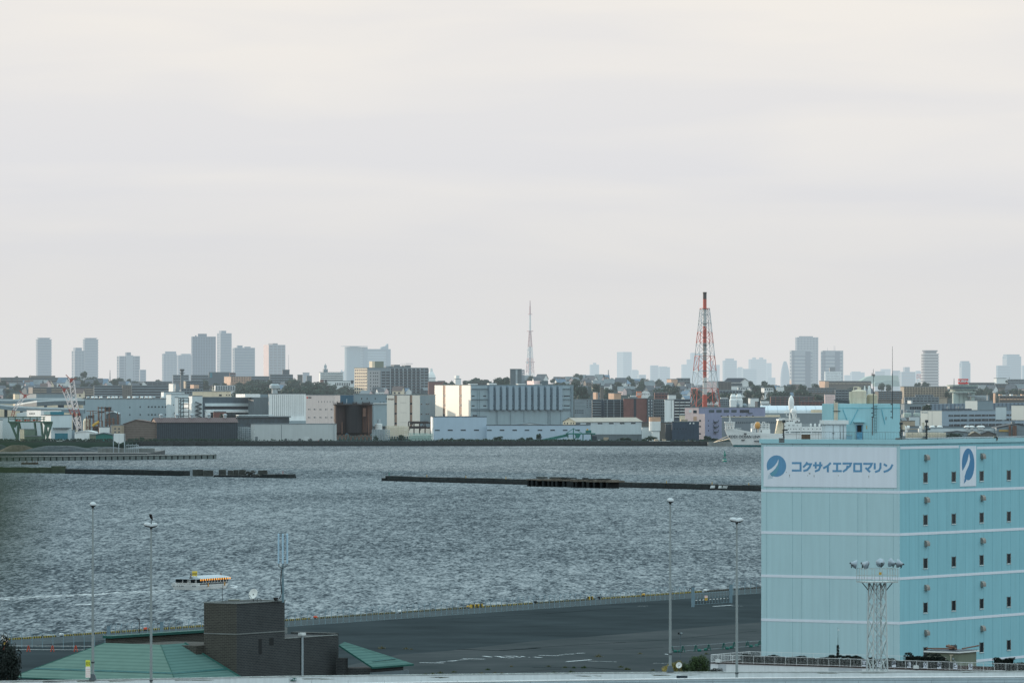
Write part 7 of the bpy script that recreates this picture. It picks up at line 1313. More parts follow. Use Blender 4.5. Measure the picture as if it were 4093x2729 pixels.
for i,(x0,x1,yt,yb)in enumerate(((170,222,340,420),(268,320,345,420),(312,362,345,420),(420,480,345,420),(990,1040,280,330),(1150,1190,280,330),(1190,1230,280,330),(1255,1290,280,330))):tank('storage_tank','%s of the small pale domed tanks beside the warehouse office'%('%s from the left'%nth(i+1)),10,x0,x1,yt,yb,3960+i,lb_,'tank')
for i,(x0,x1,yt,yb)in enumerate(((215,368,398,470),(400,520,398,470))):tank('storage_tank',('left wide grey-green domed tank behind the roof mast','right wide grey-green domed tank behind the roof mast')[i],10,x0,x1,yt,yb,3940,sgm,'tank')
for lb,x0,xc,x1,yt,yb,d,m_,rf in(('low white cube right of the stair house',325,328,510,465,540,3900,pc_,None),('long low tan roofed store right of the stair house',160,163,430,540,600,3880,g['tan_wall'],mg),('dark long roof in front of the office factory',250,253,1900,640,672,3860,lb_,g['slate']),('low grey works with small windows behind the bent ducts',180,183,660,688,760,3840,lb_,g['tan_wall']),('long pale roof with vents in front of the office factory',640,643,1880,672,735,3835,pc_,gc)):B('building',lb,10,x0,xc,x1,yt,yb,d,m_,th=5,roof=rf)
for i,x in enumerate((735,865,1345,1430,1570,1610)):tag(part(None,'roof_vent',MB().lathe([(1.2,0),(1.2,1.2),(2.1,1.4),(2.1,2.2),(.8,2.8)],12),wp_,(X(px(10,x),3838),3838,Zh(py(10,690),3838))),'%s from the left of the white mushroom vents on the pale long roof'%nth(i+1),'vent','roof vents on the pale long roof')
for i,(xa,xb)in enumerate(((262,300),(522,560))):tag(part(None,'bent_duct',MB().path([(X(px(10,xa),3828),3828,Zh(py(10,800),3828)),(X(px(10,xa),3828),3828,Zh(py(10,672),3828)),(X(px(10,xa+22),3828),3828,Zh(py(10,658),3828)),(X(px(10,xb+30),3828),3828,Zh(py(10,664),3828))],1.6,10),wp_),('left white bent duct right of the stair house','right white bent duct right of the stair house')[i],'duct')
tank('storage_tank','slim cream vertical tank behind the roof railing',10,748,772,768,880,3815,g['tank_cream'],'tank');rack('pale pipework clutter behind the roof railing right of the stair house',10,280,980,745,900,3812,g['tank_cream'],26,6,.3,seed=15)
o,w_,he,hp=shed('house','gabled house with a bright eave behind the roof railing',10,1380,1590,778,722,900,3815,bw,g['tan_wall'],20);shed('shed','dark low hipped roof right of the bright gabled house',10,1560,1880,778,712,900,3822,bw,g['slate'],24);shed('shed','pale shed with a grey roof left of the bright gabled house',10,960,1400,740,712,900,3825,lb_,g['slate'],24)
o,w_,he,hp=shed('works_hall','dark roofed works hall with brown chimneys at the right edge',10,1865,2560,655,585,900,3820,lb_,M('works_roof',(44,52,60),var=.2),40,cat='factory hall');kx=lambda x:(px(10,x)-px(10,1865))*3820/F;kz=lambda y:Zh(py(10,y),3820)-Zh(py(10,900),3820)
for x,yt in((2098,615),(2165,618),(2198,618)):part(o,'stack',MB().tube((kx(x),-2,0),(kx(x),-2,kz(yt)),.8,n=8),g['rust_orange'])
cube(o,'sign_strip',g['ochre'],kx(1910),-.6,kz(725),kx(2085),0,kz(695));cube(o,'roof_house',mg,kx(2160),10,kz(590),kx(2215),16,kz(550))
# ================================================================ hillside houses and trees
HOUSE={}
def house_mesh(wall,roof):
 k=(wall,roof)
 if k not in HOUSE:HOUSE[k]=(MB().box(-.5,-.4,-.6,.5,.4,.55).prism([(-.4,.55),(.4,.55),(0,.95)],-.498,.498,'x').mesh('wall',g[wall]),(lambda m_:(m_.face([(-.56,-.47,.5),(.56,-.47,.5),(.56,0,1.0),(-.56,0,1.0)]),m_.face([(-.56,.47,.5),(-.56,0,1.0),(.56,0,1.0),(.56,.47,.5)]),m_)[2])(MB()).mesh('roof',g[roof]))
 return HOUSE[k]
ZONES=((0,640,'on the slope behind the parking warehouse'),(640,1330,'around the boiler chimney'),(1330,1760,'beside the gridded apartment block'),(1760,2280,'above the silver clad plant'),(2280,2640,'left of the striped chimney'),(2640,2900,'behind the striped chimney'),(2900,3330,'above the white ship'),(3330,3800,'behind the roof water tanks'),(3800,4200,'around the red rooftop sign'))
KIND={('white_paint','slate'):'white slate-roofed houses',('lit_plaster','roof_blue'):'white blue-roofed houses',('cream_wall','roof_brown'):'cream brown-roofed houses',('mid_grey','slate'):'grey slate-roofed houses',('brown_wall','slate'):'brown dark-roofed houses',('pink_wall','roof_grey'):'pinkish grey-roofed houses',('dusk_grey','roof_grey'):'dark grey flat-toned houses'}
M('lit_plaster',(190,196,196),var=.1)
for k_ in list(MATS):
 if k_ in('dusk_grey','lit_plaster'):g[k_]=MATS[k_]
r=random.Random(21);items=[];bpy.context.view_layer.update();DG=bpy.context.evaluated_depsgraph_get();EY=Vector((0,0,EYE))
def seen(p):
 v=p-EY;ok,loc,*_=S.ray_cast(DG,EY,v.normalized());return(not ok)or(loc-EY).length>v.length-6
for i in range(900):
 x=r.uniform(-10,4110);y=r.uniform(4330,5060);q=(x,y,r.choice(list(KIND)),r.uniform(5.5,9),r.uniform(-.9,.9),r.uniform(.8,1.3))
 if 940<x<1420 and y<4860 or len(items)>215:continue
 if seen(Vector((X(x,y),y,tz(X(x,y),y)+3.5))):items.append(q)
for zi,(za,zb,zn)in enumerate(ZONES):
 for kd,kn in KIND.items():
  grp=sorted(q for q in items if za<=max(0,min(4190,q[0]))<zb and q[2]==kd)
  for j,(x,y,_,s_,rz,hs)in enumerate(grp):
   w_,rf=house_mesh(*kd);X_=X(x,y);o=empty('house','%s from left of %s %s'%(nth(j+1),kn,zn),'house',(X_,y,tz(X_,y)),rz,'small houses on the hillside')
   link('wall',w_,o,(0,0,0),(0,0,0),(s_,s_,s_*.85*hs));link('roof',rf,o,(0,0,0),(0,0,0),(s_,s_,s_*.85*hs))
   if y<4900:
    for q in(-.25,.2):cube(o,'window',gd,s_*(q-.09),-.43*s_,s_*.14,s_*(q+.09),-.38*s_,s_*.3)
TR_=[]
for i in range(300):
 x=r.uniform(-10,4110);y=r.uniform(4400,5080)
 if len(TR_)<75 and seen(Vector((X(x,y),y,tz(X(x,y),y)+4))):TR_.append((x,y,r.uniform(26,52)))
for za,zb,zn in ZONES:
 for j,(x,y,w_)in enumerate(sorted(q for q in TR_ if za<=max(0,min(4190,q[0]))<zb)):
  X_=X(x,y);z_=tz(X_,y);yb=HY+(EYE-z_)*F/y;tree('%s from left of small trees among houses %s'%(nth(j+1),zn),x,yb-w_*.85,yb,w_,y,TREE_CROWNS[j%5],group='small trees among the hillside houses',rz=j)
TL=[]
for z,x,yt,w_,d,lb in((1,962,650,74,5050,'dome-shaped dark tree standing tall before the second crown-rimmed tower'),(1,190,712,40,5000,'small dark tree at the left end of the ridge'),(1,345,708,28,5000,'small round tree on the ridge left of the leftmost tower'),(1,1275,742,110,4980,'broad dark tree on the ridge left of the three-winged tower'),(1,1050,715,130,5000,'wide dark tree at the foot of the second crown-rimmed tower'),(1,860,715,150,5010,'wide dark tree behind the tallest crane tip'),(1,1130,745,90,4980,'low dark tree right of the wide tree on the left ridge'),(1,1470,745,50,4970,'small tree before the three-winged tower'),(2,235,750,80,5020,'pale hazy round tree left of the pale banded tower'),(2,600,762,110,4800,'dark hedge-like tree right of the boiler chimney'),(2,760,750,110,4850,'dark tree under the wide dark glass hall'),(2,900,790,80,4700,'dark tree left of the pale stair building'),(2,990,790,60,4700,'small dark tree left of the orange balconied block'),(4,440,862,140,4900,'left broad dark tree above the lit end of the silver plant'),(4,525,852,150,4900,'taller broad dark tree above the lit end of the silver plant'),(4,590,872,110,4900,'right shoulder tree of the dark clump above the silver plant'),(4,770,832,150,4600,'dark tree touching the left side of the plain grey box tower'),(4,710,850,110,4620,'dark tree left of the tree at the grey box tower'),(4,200,892,80,4850,'low dark tree left of the white stepped building'),(4,250,896,70,4850,'low dark tree touching the white stepped building'),(4,1040,893,120,4500,'dark tree at the foot of the slender lattice mast'),(4,1090,900,80,4480,'dark tree right of the slender lattice mast foot'),(4,1320,895,120,4600,'dark tree above the right end of the silver plant'),(4,1400,900,130,4600,'second dark tree above the right end of the silver plant'),(5,60,930,130,4420,'big dark tree right of the silver plant roof'),(5,-20,900,120,4500,'dark tree behind the right corner of the silver plant'),(5,200,915,80,4500,'pointed dark tree on the slope above the pale offices'),(5,520,883,140,4960,'wide dark tree on the ridge right of the two-toned tower'),(5,450,895,80,4950,'small tree at the foot of the two-toned tower'),(5,900,915,150,4650,'big dark tree on the slope left of the striped chimney'),(5,820,950,140,4600,'lower dark tree left of the striped chimney'),(5,960,935,110,4620,'dark tree nearest the left of the striped chimney'),(5,310,950,110,4560,'dark tree above the salmon stepped house'),(5,1160,960,90,4500,'dark tree behind the left chimney legs'),(5,1310,990,90,4400,'dark tree behind the right chimney legs'),(5,1460,990,150,4450,'wide low dark tree row right of the chimney'),(5,1540,1000,120,4440,'dark tree further right of the chimney row'),(5,1560,1090,60,4250,'small dark tree behind the purple building roof'),(6,430,768,60,4750,'pointed conifer left of the broad tree group above the ship'),(6,480,800,120,4700,'broad dark tree right of the pointed conifer'),(6,585,765,80,4800,'round topped tall tree above the ship'),(6,650,800,110,4750,'dark tree right of the round topped tall tree'),(6,400,860,140,4550,'large dark tree in front of the gymnasium'),(6,520,880,150,4500,'large dark tree below the pointed conifer'),(6,700,865,170,4520,'large dark tree above the brown red gallery block'),(6,820,870,150,4520,'second large dark tree above the brown red gallery block'),(6,1010,800,110,4700,'dark tree at the foot of the left office tower'),(6,985,850,140,4600,'large dark tree below the left office tower'),(6,1170,795,90,4800,'dark tree between the two office towers'),(6,1080,880,120,4500,'dark tree right of the gallery block'),(6,1190,910,140,4420,'large dark tree above the darker red block'),(6,830,812,60,4900,'small tree under the bullet tower'),(6,1735,812,120,4900,'round dark tree left of the water tanks'),(6,260,990,80,4270,'dark tree left of the twin roof vents'),(6,580,1005,60,4290,'small dark tree right of the purple building column'),(6,1560,840,90,4850,'dark tree on the slope behind the pipes'),(6,220,890,150,4550,'wide dark clipped tree row right of the chimney foot'),(6,110,895,120,4550,'left dark clipped tree near the chimney foot'),(7,210,788,80,4950,'dark tree between the two roof antennas'),(7,290,805,70,4930,'low dark tree right of the first roof antenna'),(7,620,783,70,4950,'dark tree left of the banded round tower'),(7,712,770,85,4950,'taller dark round tree at the foot of the banded round tower'),(7,960,885,60,4500,'dark column tree at the right end of the tan block'),(7,1010,850,100,4800,'dark tree left of the brewery sign'),(7,930,825,80,4900,'small tree above the right end of the tan block'),(7,1310,855,150,4750,'broad dark tree right of the brewery silos'),(7,1450,880,130,4700,'second dark tree right of the brewery silos'),(7,1580,865,120,4720,'dark tree under the white cut-out house'),(7,1720,850,140,4760,'dark tree near the right edge of the slope'),(7,1800,860,110,4740,'dark tree at the right edge of the slope'),(7,1633,765,26,4960,'slim dark conifer beside the white cut-out house'),(7,725,1030,110,4080,'bare dark tree among roofs left of the white office end'),(10,815,608,100,3870,'dark round bush against the white office end'),(10,1120,740,300,3808,'wide dark tree behind the roof railing'),(10,1070,730,120,3806,'lighter shrub on the wide tree behind the roof railing')):
 X_=X(px(z,x),d);w_px=w_/ZN[z][2]*1.3;gz=tz(X_,d);yb=HY+(EYE-gz)*F/d
 t_=tree(lb,px(z,x),py(z,yt),max(yb,py(z,yt)+w_px*.5),w_px,d,TREE_CROWNS[(x+yt)%5],z0=min(gz,Zh(py(z,yt),d)-3),rz=x*.7)
r=random.Random(9);wr_=[]
for i in range(44):
 t=r.random();x=935+t*475;top=1508+26*abs(t-.38)**1.2*2.4;row=r.choice((0,0,1,2));wr_.append((x,top-6+row*15+r.uniform(0,9),r.uniform(54,96),4780-row*130+r.uniform(-30,30),row))
for row,nm in((0,'along the crest'),(1,'in the middle row'),(2,'in the front row')):
 for j,(x,yt,w_,d,_)in enumerate(sorted(q for q in wr_ if q[4]==row)):tree('%s from the left of the dark trees %s of the wooded rise'%(nth(j+1),nm),x,yt,yt+50,w_,d,TREE_CROWNS[j%5],group='trees of the wooded rise',z0=Zh(yt,d)-13,rz=j)
for i,(z,x,yt,w_,k)in enumerate(((4,120,1462,50,0),(4,165,1448,40,0),(4,215,1450,50,0),(4,255,1442,40,0),(4,350,1445,80,0),(4,420,1455,60,0),(4,520,1462,70,0),(4,580,1445,50,0),(4,705,1425,100,0),(4,760,1455,70,0),(4,830,1460,60,0),(4,930,1440,80,0),(4,1005,1433,80,0),(4,1092,1396,56,0),(5,490,1438,140,0),(5,560,1470,60,0),(5,730,1425,120,0),(5,660,1450,60,0),(5,1270,1420,100,0),(5,1340,1445,80,0),(3,1435,1382,90,0),(3,1150,1400,60,0),(1,1560,1420,60,0),(1,1620,1410,60,0),(1,900,1425,70,0),(1,1500,1430,40,0),(2,730,1430,50,0),(2,600,1438,60,0),(2,450,1442,60,0),(2,1010,1130,40,1),(2,950,1120,60,1))):
 d=3806 if not k else 3955;tree('%s in order of the dark green bushes along the far shore'%nth(i+1),px(z,x),py(z,yt),1768,w_/ZN[z][2],d,TREE_CROWNS[i%5],'bush','bush','bushes along the far shore',z0=3.2,rz=i,flat=.5)
mb=MB();r=random.Random(4)
for i in range(2600):
 x=r.choice((r.uniform(-20,960),r.uniform(1750,2320),r.uniform(-20,4100)));p=Vector((X(x,3799),3797+r.uniform(0,6),3.3+r.uniform(0,1.5)*(1 if x<960 else .7)));a=r.uniform(0,3.14);u=Vector((math.cos(a),math.sin(a),r.uniform(-.4,.4)))*r.uniform(.4,1.0);v=Vector((-.2,.2,1))*r.uniform(.3,.7);mb.face([p-u,p-v,p+u,p+v])
struct('shore_vegetation',mb,g['foliage'],kind='stuff')
sea_fence('thin pale fence along the far shore below the silver plant',(X(1735,3796),3796,3.3),(X(2320,3796),3796,3.3),3.2,1,(.5,.95));sea_fence('thin pale fence along the far shore between silos and pale store',(X(1350,3796),3796,3.3),(X(1700,3796),3796,3.3),3.2,1,(.5,.95))
for i,(x0,x1)in enumerate(((635,690),(740,780),(830,870),(930,940))):tag(link('quay_fender',MB().box(0,-3,-1,(x1-x0)*.172,0,2.6).mesh('quay_fender',g['dark_stone']),None,(X(x0,3790),3790,0)),'%s dark concrete block from the left along the vegetated far quay'%nth(i+1),'quay block','concrete blocks along the far quay')
# ================================================================ the white ship
d=3740;o=empty('ship','white cable ship with a tall bow frame moored at the far quay','ship',(X(px(9,120),d),d,0),R(3));sx=lambda x:X(px(9,x),d)-X(px(9,120),d);sz=lambda y:Zh(py(9,y),d)
wl_y=890;prof=[(sx(300),sz(885)),(sx(205),sz(655)),(sx(150),sz(640)),(sx(122),sz(575)),(sx(118),sz(543)),(sx(300),sz(548)),(sx(330),sz(572)),(sx(600),sz(605)),(sx(1000),sz(632)),(sx(2600),sz(632)),(sx(2600),sz(885))]
stn=[(sx(118),.8,sz(543)),(sx(300),3.4,sz(548)),(sx(600),7,sz(605)),(sx(1000),8.5,sz(632)),(sx(2500),8.5,sz(632)),(sx(2620),6,sz(640))];low=[(sx(290),.3),(sx(420),2.8),(sx(640),6.2),(sx(1000),8.3),(sx(2500),8.3),(sx(2600),5)];mid=[(sx(150),.5,sz(640)),(sx(310),2.6,sz(650)),(sx(610),6.6,sz(690)),(sx(1000),8.4,sz(700)),(sx(2500),8.4,sz(700)),(sx(2610),5.6,sz(700))]
mb=MB();bt=MB();zw=sz(830)
lowz=[(sx(262)+0,.4,zw)]+[(x,w_,zw)for x,w_ in low[1:]];bot=[(x,w_*.9,-1.5)for x,w_ in low]
for A_,B_,m_ in((stn,mid,mb),(mid,lowz,mb),(lowz,bot,bt)):
 for k in range(5):
  for sg_ in(-1,1):m_.face([(A_[k][0],sg_*A_[k][1],A_[k][2]),(A_[k+1][0],sg_*A_[k+1][1],A_[k+1][2]),(B_[k+1][0],sg_*B_[k+1][1],B_[k+1][2]),(B_[k][0],sg_*B_[k][1],B_[k][2])])
 m_.face([(A_[0][0],-A_[0][1],A_[0][2]),(A_[0][0],A_[0][1],A_[0][2]),(B_[0][0],B_[0][1],B_[0][2]),(B_[0][0],-B_[0][1],B_[0][2])]);m_.face([(A_[5][0],-A_[5][1],A_[5][2]),(A_[5][0],A_[5][1],A_[5][2]),(B_[5][0],B_[5][1],B_[5][2]),(B_[5][0],-B_[5][1],B_[5][2])])
for k in range(5):mb.face([(stn[k][0],-stn[k][1],stn[k][2]-.9),(stn[k+1][0],-stn[k+1][1],stn[k+1][2]-.9),(stn[k+1][0],stn[k+1][1],stn[k+1][2]-.9),(stn[k][0],stn[k][1],stn[k][2]-.9)])
hull=part(o,'hull',mb,g['ship_white']);part(o,'bottom_paint',bt,g['ship_green'])
def sbox(name,mat,x0,y0,x1,y1,w_,par=None,off=0):return cube(par or o,name,mat,sx(x0),-w_+off,sz(y1),sx(x1),w_+off,sz(y0))
sbox('hull_stripe',g['navy_clad'],620,755,2400,762,8.62)
link('lettering',text_mesh('KDDI OCEAN LINK',2.6,g['ink'],.04,.05),o,(sx(460),-5.15,sz(686)),(R(78),0,R(-20)))
for x in(470,530):sbox('hull_window',gd,x-22,622,x+22,642,5.6)
sbox('hull_window',gd,405,740,465,755,4.5)
fr=MB()
for x in(130,160,195,232,268,285):
 for y in(-2.2,2.2):fr.tube((sx(x+(8 if x<200 else-6)),y,sz(548)),(sx(x),y*1.3,sz(430)),.28,n=4)
for y_ in(430,455,505):
 for y in(-2.8,2.8):fr.tube((sx(122),y,sz(y_)),(sx(292),y,sz(y_)),.3,n=4)
for x in(122,292):fr.tube((sx(x),-2.8,sz(430)),(sx(x),2.8,sz(430)),.3,n=4)
for x in(200,235):fr.tube((sx(x),0,sz(425)),(sx(208),0,sz(330)),.2,n=4)
fr.tube((sx(208),0,sz(335)),(sx(208),0,sz(295)),.14,n=4);part(o,'bow_frame',fr,g['ship_white']);sbox('bow_platform',g['ship_white'],118,425,296,434,3.2)
rl=MB()
for y_ in(535,548):rl.tube((sx(300),-3,sz(y_)),(sx(405),-4.5,sz(y_)),.1,n=3)
part(o,'deck_rail',rl,g['ship_white'])
fr=MB()
for x in(600,660,720,790,850,905):
 for y in(-4,4):fr.tube((sx(x),y,sz(610)),(sx(x),y,sz(450)),.3,n=4)
for y_ in(455,500,540):
 for y in(-4,4):fr.tube((sx(595),y,sz(y_)),(sx(910),y,sz(y_)),.3,n=4)
for x in(665,735,790,835):fr.tube((sx(x),0,sz(455)),(sx(x),0,sz(428)),.3,n=4)
fr.tube((sx(660),0,sz(430)),(sx(740),0,sz(430)),.3,n=4);fr.tube((sx(785),0,sz(428)),(sx(840),0,sz(428)),.3,n=4);part(o,'deck_frame',fr,g['ship_white']);sbox('deck_house',g['ship_white'],720,555,918,630,4.4);sbox('deck_house',g['ship_white'],590,540,660,600,3.6);sbox('deck_house',M('ship_shade',(160,164,166),var=.2),640,470,690,545,2.5);sbox('door',gd,748,572,765,606,4.5)
part(o,'buoy',MB().lathe([(.3,0),(1.5,.7),(1.8,2.2),(1.6,3.9),(.6,4.9)],14),g['amber'],(sx(693),-5,sz(552)),smooth=True)
part(o,'funnel_wall',MB().prism([(sx(1020),sz(632)),(sx(1150),sz(632)),(sx(1130),sz(395)),(sx(1062),sz(395))],-4,4),g['cream_wall']);sbox('bridge_wing',g['ship_white'],1058,375,1190,400,8)
sh=sbox('superstructure',g['ship_white'],1160,445,1470,632,8);sbox('superstructure',g['ship_white'],1185,380,1440,447,7);sbox('superstructure',g['ship_white'],1440,515,1920,632,8);sbox('superstructure',g['ship_white'],1900,540,2480,632,7.6)
for x in(1207,1228,1270,1300,1392):sbox('window',gd,x-9,400,x+9,418,7.1)
for x in(1235,1252,1310,1330,1388):sbox('window',gd,x-6,478,x+6,492,8.1)
for x in(1230,1272,1327,1367,1427,1505,1583,1660,1738,1797):sbox('window',gd,x-6,542,x+6,558,8.1)
for x0,x1 in((1180,1245),(1268,1445),(1460,1640),(1655,1835),(1850,1910)):sbox('deck_opening',g['mid_grey'],x0,598,x1,618,8.06)
sbox('deck_ledge',g['ship_white'],1165,628,2500,634,8.9);sbox('dark_panel',gd,1350,425,1445,445,7.1)
fr=MB();fr.tube((sx(1280),0,sz(380)),(sx(1280),0,sz(250)),.6,.4,6);fr.tube((sx(1385),0,sz(380)),(sx(1385),0,sz(140)),.3,.15,5);fr.tube((sx(1365),0,sz(380)),(sx(1383),0,sz(170)),.15,n=4);fr.tube((sx(1405),0,sz(380)),(sx(1386),0,sz(170)),.15,n=4);fr.tube((sx(1200),0,sz(212)),(sx(1290),0,sz(212)),.15,n=4);fr.tube((sx(1215),0,sz(320)),(sx(1225),0,sz(230)),.2,n=4);fr.tube((sx(1215),0,sz(315)),(sx(1280),0,sz(325)),.2,n=4);fr.cbox((sx(1295),0,sz(255)),(8,2,.7));part(o,'mast',fr,g['ship_white'])
part(o,'radar_dome',MB().lathe([(.9,0),(1.6,2),(2.0,6),(1.6,9),(.4,11)],14),g['ship_white'],(sx(1303),0,sz(245)),smooth=True);part(o,'radar_dome',MB().lathe([(.7,0),(1.0,3),(2.0,4),(2.1,5.6),(1.2,7)],14),g['ship_white'],(sx(1338),-3,sz(370)),smooth=True)
rl=MB()
for y_ in(352,366):rl.tube((sx(1060),-7.5,sz(y_)),(sx(1430),-7.5,sz(y_)),.1,n=3)
for i in range(18):x=1062+i*21;rl.tube((sx(x),-7.5,sz(380)),(sx(x),-7.5,sz(350)),.1,n=3)
for y_ in(470,492):rl.tube((sx(1470),-7.5,sz(y_)),(sx(1640),-7.5,sz(y_)),.1,n=3)
part(o,'deck_rail',rl,g['ship_white']);mb=MB()
for x in(1635,1710,1790,1875):mb.lathe([(.5,0),(.8,1.2),(.5,2.4)],8,(sx(x),-6,sz(515)))
part(o,'liferaft_canister',mb,g['ship_white'])
for i,(x,y)in enumerate(((175,675),(205,715),(215,722))):tag(part(None,'mooring_rope',MB().tube(P(px(9,x),py(9,y),d-2),P(px(9,-60-40*i),py(9,775+12*i),3796),.12,n=4),g['tank_cream']),('uppermost','middle','lowest')[i]+' mooring rope running left from the ship bow','rope')
o=link('quay_apron',MB().box(X(2830,3780),3778,-2,X(2945,3780),3793,2.7).mesh('quay_apron',g['concrete']),None);tag(o,kind='structure')
b=B('wall','white low wall on the shore left of the purple building foot',5,1055,1057,1160,1478,1505,3800,wp_,th=2,cat='wall',dep=2)
for lb,x in(('left small white boat laid up on the far shore',775),('right small white boat leaning on the far shore',850)):
 p=P(px(5,x),py(5,1512),3797);q=empty('boat',lb,'boat',p,.2);part(q,'hull',MB().prism([(-4.4,2.6),(4.4,2.6),(3.2,.2),(-2.8,.2)],-1.5,1.5),wp_);cube(q,'cabin',g['tan_wall'],-1,-1,2.6,1.6,1,3.8)
p=P(px(1,685),py(1,1502),3797);q=empty('van','small white van parked on the far left shore','van',p,.1);part(q,'body',MB().prism([(-2.6,.4),(2.6,.4),(2.6,1.4),(1.6,2.6),(-2.6,2.6)],-1,1),wp_);cube(q,'window',gd,.4,-1.03,1.6,1.7,-.9,2.3)
for a in(-1.6,1.6):part(q,'wheel',MB().tube((a,-1.05,.4),(a,1.05,.4),.42,n=10),g['black'])
# ================================================================ things in the water
def stone_run(name,label,z,pts,h,w_,mat,cat='breakwater',ledge=True):
 """low stone wall through picture points on its waterline"""
 q=[G(px(z,x),py(z,y),0)for x,y in pts];o=empty(name,label,cat,q[0]);r=random.Random(len(pts)*7+int(q[0].x));mb=MB();lo=MB()
 for a,b in zip(q,q[1:]):
  a=a-q[0];b=b-q[0];n_=max(1,int((b-a).length/7));t=(b-a).normalized();s_=Vector((-t.y,t.x,0))*w_
  for i in range(n_):
   p,e_=a+(b-a)*(i/n_),a+(b-a)*((i+.985)/n_);k=len(mb.v);hh=h*r.uniform(.93,1.06);j=Vector((0,r.uniform(-.2,.2),0))
   mb.v+=[tuple(v+j)for v in(p+Vector((0,0,-1)),e_+Vector((0,0,-1)),e_+s_+Vector((0,0,-1)),p+s_+Vector((0,0,-1)),p+Vector((0,0,hh)),e_+Vector((0,0,hh*r.uniform(.97,1.03))),e_+s_+Vector((0,0,hh)),p+s_+Vector((0,0,hh)))]
   for f_ in((3,2,1,0),(4,5,6,7),(0,1,5,4),(1,2,6,5),(2,3,7,6),(3,0,4,7)):mb.f.append(tuple(k+c for c in f_));mb.m.append(0)
  if ledge:
   k=len(lo.v);v0=Vector((0,-1.3,0));lo.v+=[tuple(v)for v in(a+v0+Vector((0,0,-1)),b+v0+Vector((0,0,-1)),b+Vector((0,0,-1)),a+Vector((0,0,-1)),a+v0+Vector((0,0,h*.32)),b+v0+Vector((0,0,h*.32)),b+Vector((0,.1,h*.36)),a+Vector((0,.1,h*.36)))]
   for f_ in((4,5,6,7),(0,1,5,4),(1,2,6,5),(3,0,4,7)):lo.f.append(tuple(k+c for c in f_));lo.m.append(0)
 part(o,'wall',mb,mat)
 if ledge:part(o,'wet_ledge',lo,g['wet_stone'])
 return o,q
o,q=stone_run('breakwater','long dark breakwater running from mid water to behind the blue warehouse',0,[(1540,1921),(2200,1939),(2700,1953),(3060,1963),(3300,1970)],2.15,4.5,g['dark_stone'])
for x in(1706,1862,2022,2395,2665,2847,2994):
 d=F*EYE/(1921+(x-1540)*.0277-HY);part(o,'marker_post',MB().tube((0,0,0),(0,0,1.0),.14,n=5),g['ochre'],Vector((X(x,d),d+2,2.1))-q[0])
part(o,'head_block',MB().box(-1.6,-1,-1,.6,4.5,1.2),g['dark_stone']);part(o,'beacon_post',MB().tube((1.6,2,2),(1.6,2,3.6),.16,n=5),g['buoy_green'])
for x0,x1 in((2838,2861),(2870,2884),(2887,2890),(2892,2895),(2897,2900),(2902,2905)):
 d=F*EYE/(1921+((x0+x1)/2-1540)*.0277-HY);v=Vector((X(x0,d),d-.55,0))-q[0];part(o,'white_panel',MB().prism([(0,.75),((x1-x0)*d/F,.72),((x1-x0)*d/F+.3,1.75),(.3,1.78)],0,.06),g['white_paint'],v)
def pier_ruin(label,x0,x1,yt,yb,seed):
 a,b=G(x0,yb,0),G(x1,yb+(x1-x0)*.02,0);r=random.Random(seed);o=empty('ruined_pier',label,'ruined pier',a,math.atan2((b-a).y,(b-a).x));L_=(b-a).length;h=3.1
 mb=MB();x=0
 while x<L_-1:e_=min(L_,x+r.uniform(2,6));mb.box(x,r.uniform(-.3,0),h-r.uniform(.55,.75),e_-.08,7,h+r.uniform(-.1,.3));x=e_
 part(o,'deck',mb,M('ruin_deck',(92,86,78),var=.4,sc=.4));x=.5
 while x<L_:part(o,'pile',MB().box(x,-.1,-1,x+r.uniform(.9,1.5),6,h-.6),g['wet_stone']);x+=r.uniform(2.2,4.2)
 for i in range(int(L_/3)):x=r.uniform(0,L_-3);part(o,'debris',MB().box(x,r.uniform(0,3),h+.2,x+r.uniform(1,5),r.uniform(3.5,5),h+r.uniform(.4,.9)),g['stone']if r.random()<.4 else g['dark_stone'])
pier_ruin('left broken concrete pier on piles in front of the long breakwater',px(0,2104),2270,1920,1943,2);pier_ruin('right broken concrete pier on piles in front of the long breakwater',2280,2446,1920,1948,5)
o,q=stone_run('breakwater','dark stone breakwater entering from the left below the sheet pile jetty',20,[(-120,368),(200,371),(400,374)],2.6,4,M('mossy_stone',(62,72,60),var=.35,sc=.4),ledge=False)
o,q=stone_run('breakwater','long thin dark stone breakwater right of the square block at the left',20,[(510,377),(900,384),(1200,391),(1440,395)],2.4,4,g['dark_stone'])
for i in range(6):d=2540;part(o,'white_panel',MB().prism([(0,.9),(.55 if i<5 else 1.0,.9),(.75 if i<5 else 1.2,1.75),(.2,1.75)],0,.06),g['white_paint'],P(px(20,1229+i*9.5),HY,2555)+Vector((0,-.4,-40))-q[0])
o=empty('stone_block','square concrete block standing on the left breakwater','concrete block',G(px(20,402),1891,0));part(o,'block',MB().box(0,-.5,-1,6.6,6,3.4),M('mossy_stone'))
for i,(x0,x1,yt,yb)in enumerate(((1507,1592,350,397),(1592,1670,356,398),(1712,1770,350,390),(1782,1826,356,398),(1828,1868,352,396),(1870,1925,352,402),(2020,2095,355,396))):
 a=G(px(20,x0),py(20,yb),0);w_=(x1-x0)/1.96*a.y/F;h=(yb-yt)/1.96*a.y/F*1.12;o=tag(link('broken_block',MB().prism([(0,-1),(w_,-1),(w_*.97,h*.95),(w_*.6,h),(.1,h*.97)],0,4).mesh('broken_block',g['stone']),None,a),'%s from the left of the broken concrete blocks in the water'%nth(i+1),'concrete block','broken blocks of the old breakwater')
o=empty('rubble_mound','heap of broken stone on the old breakwater between the blocks','rubble mound',G(px(20,1890),py(20,404),0));r=random.Random(8);mb=MB()
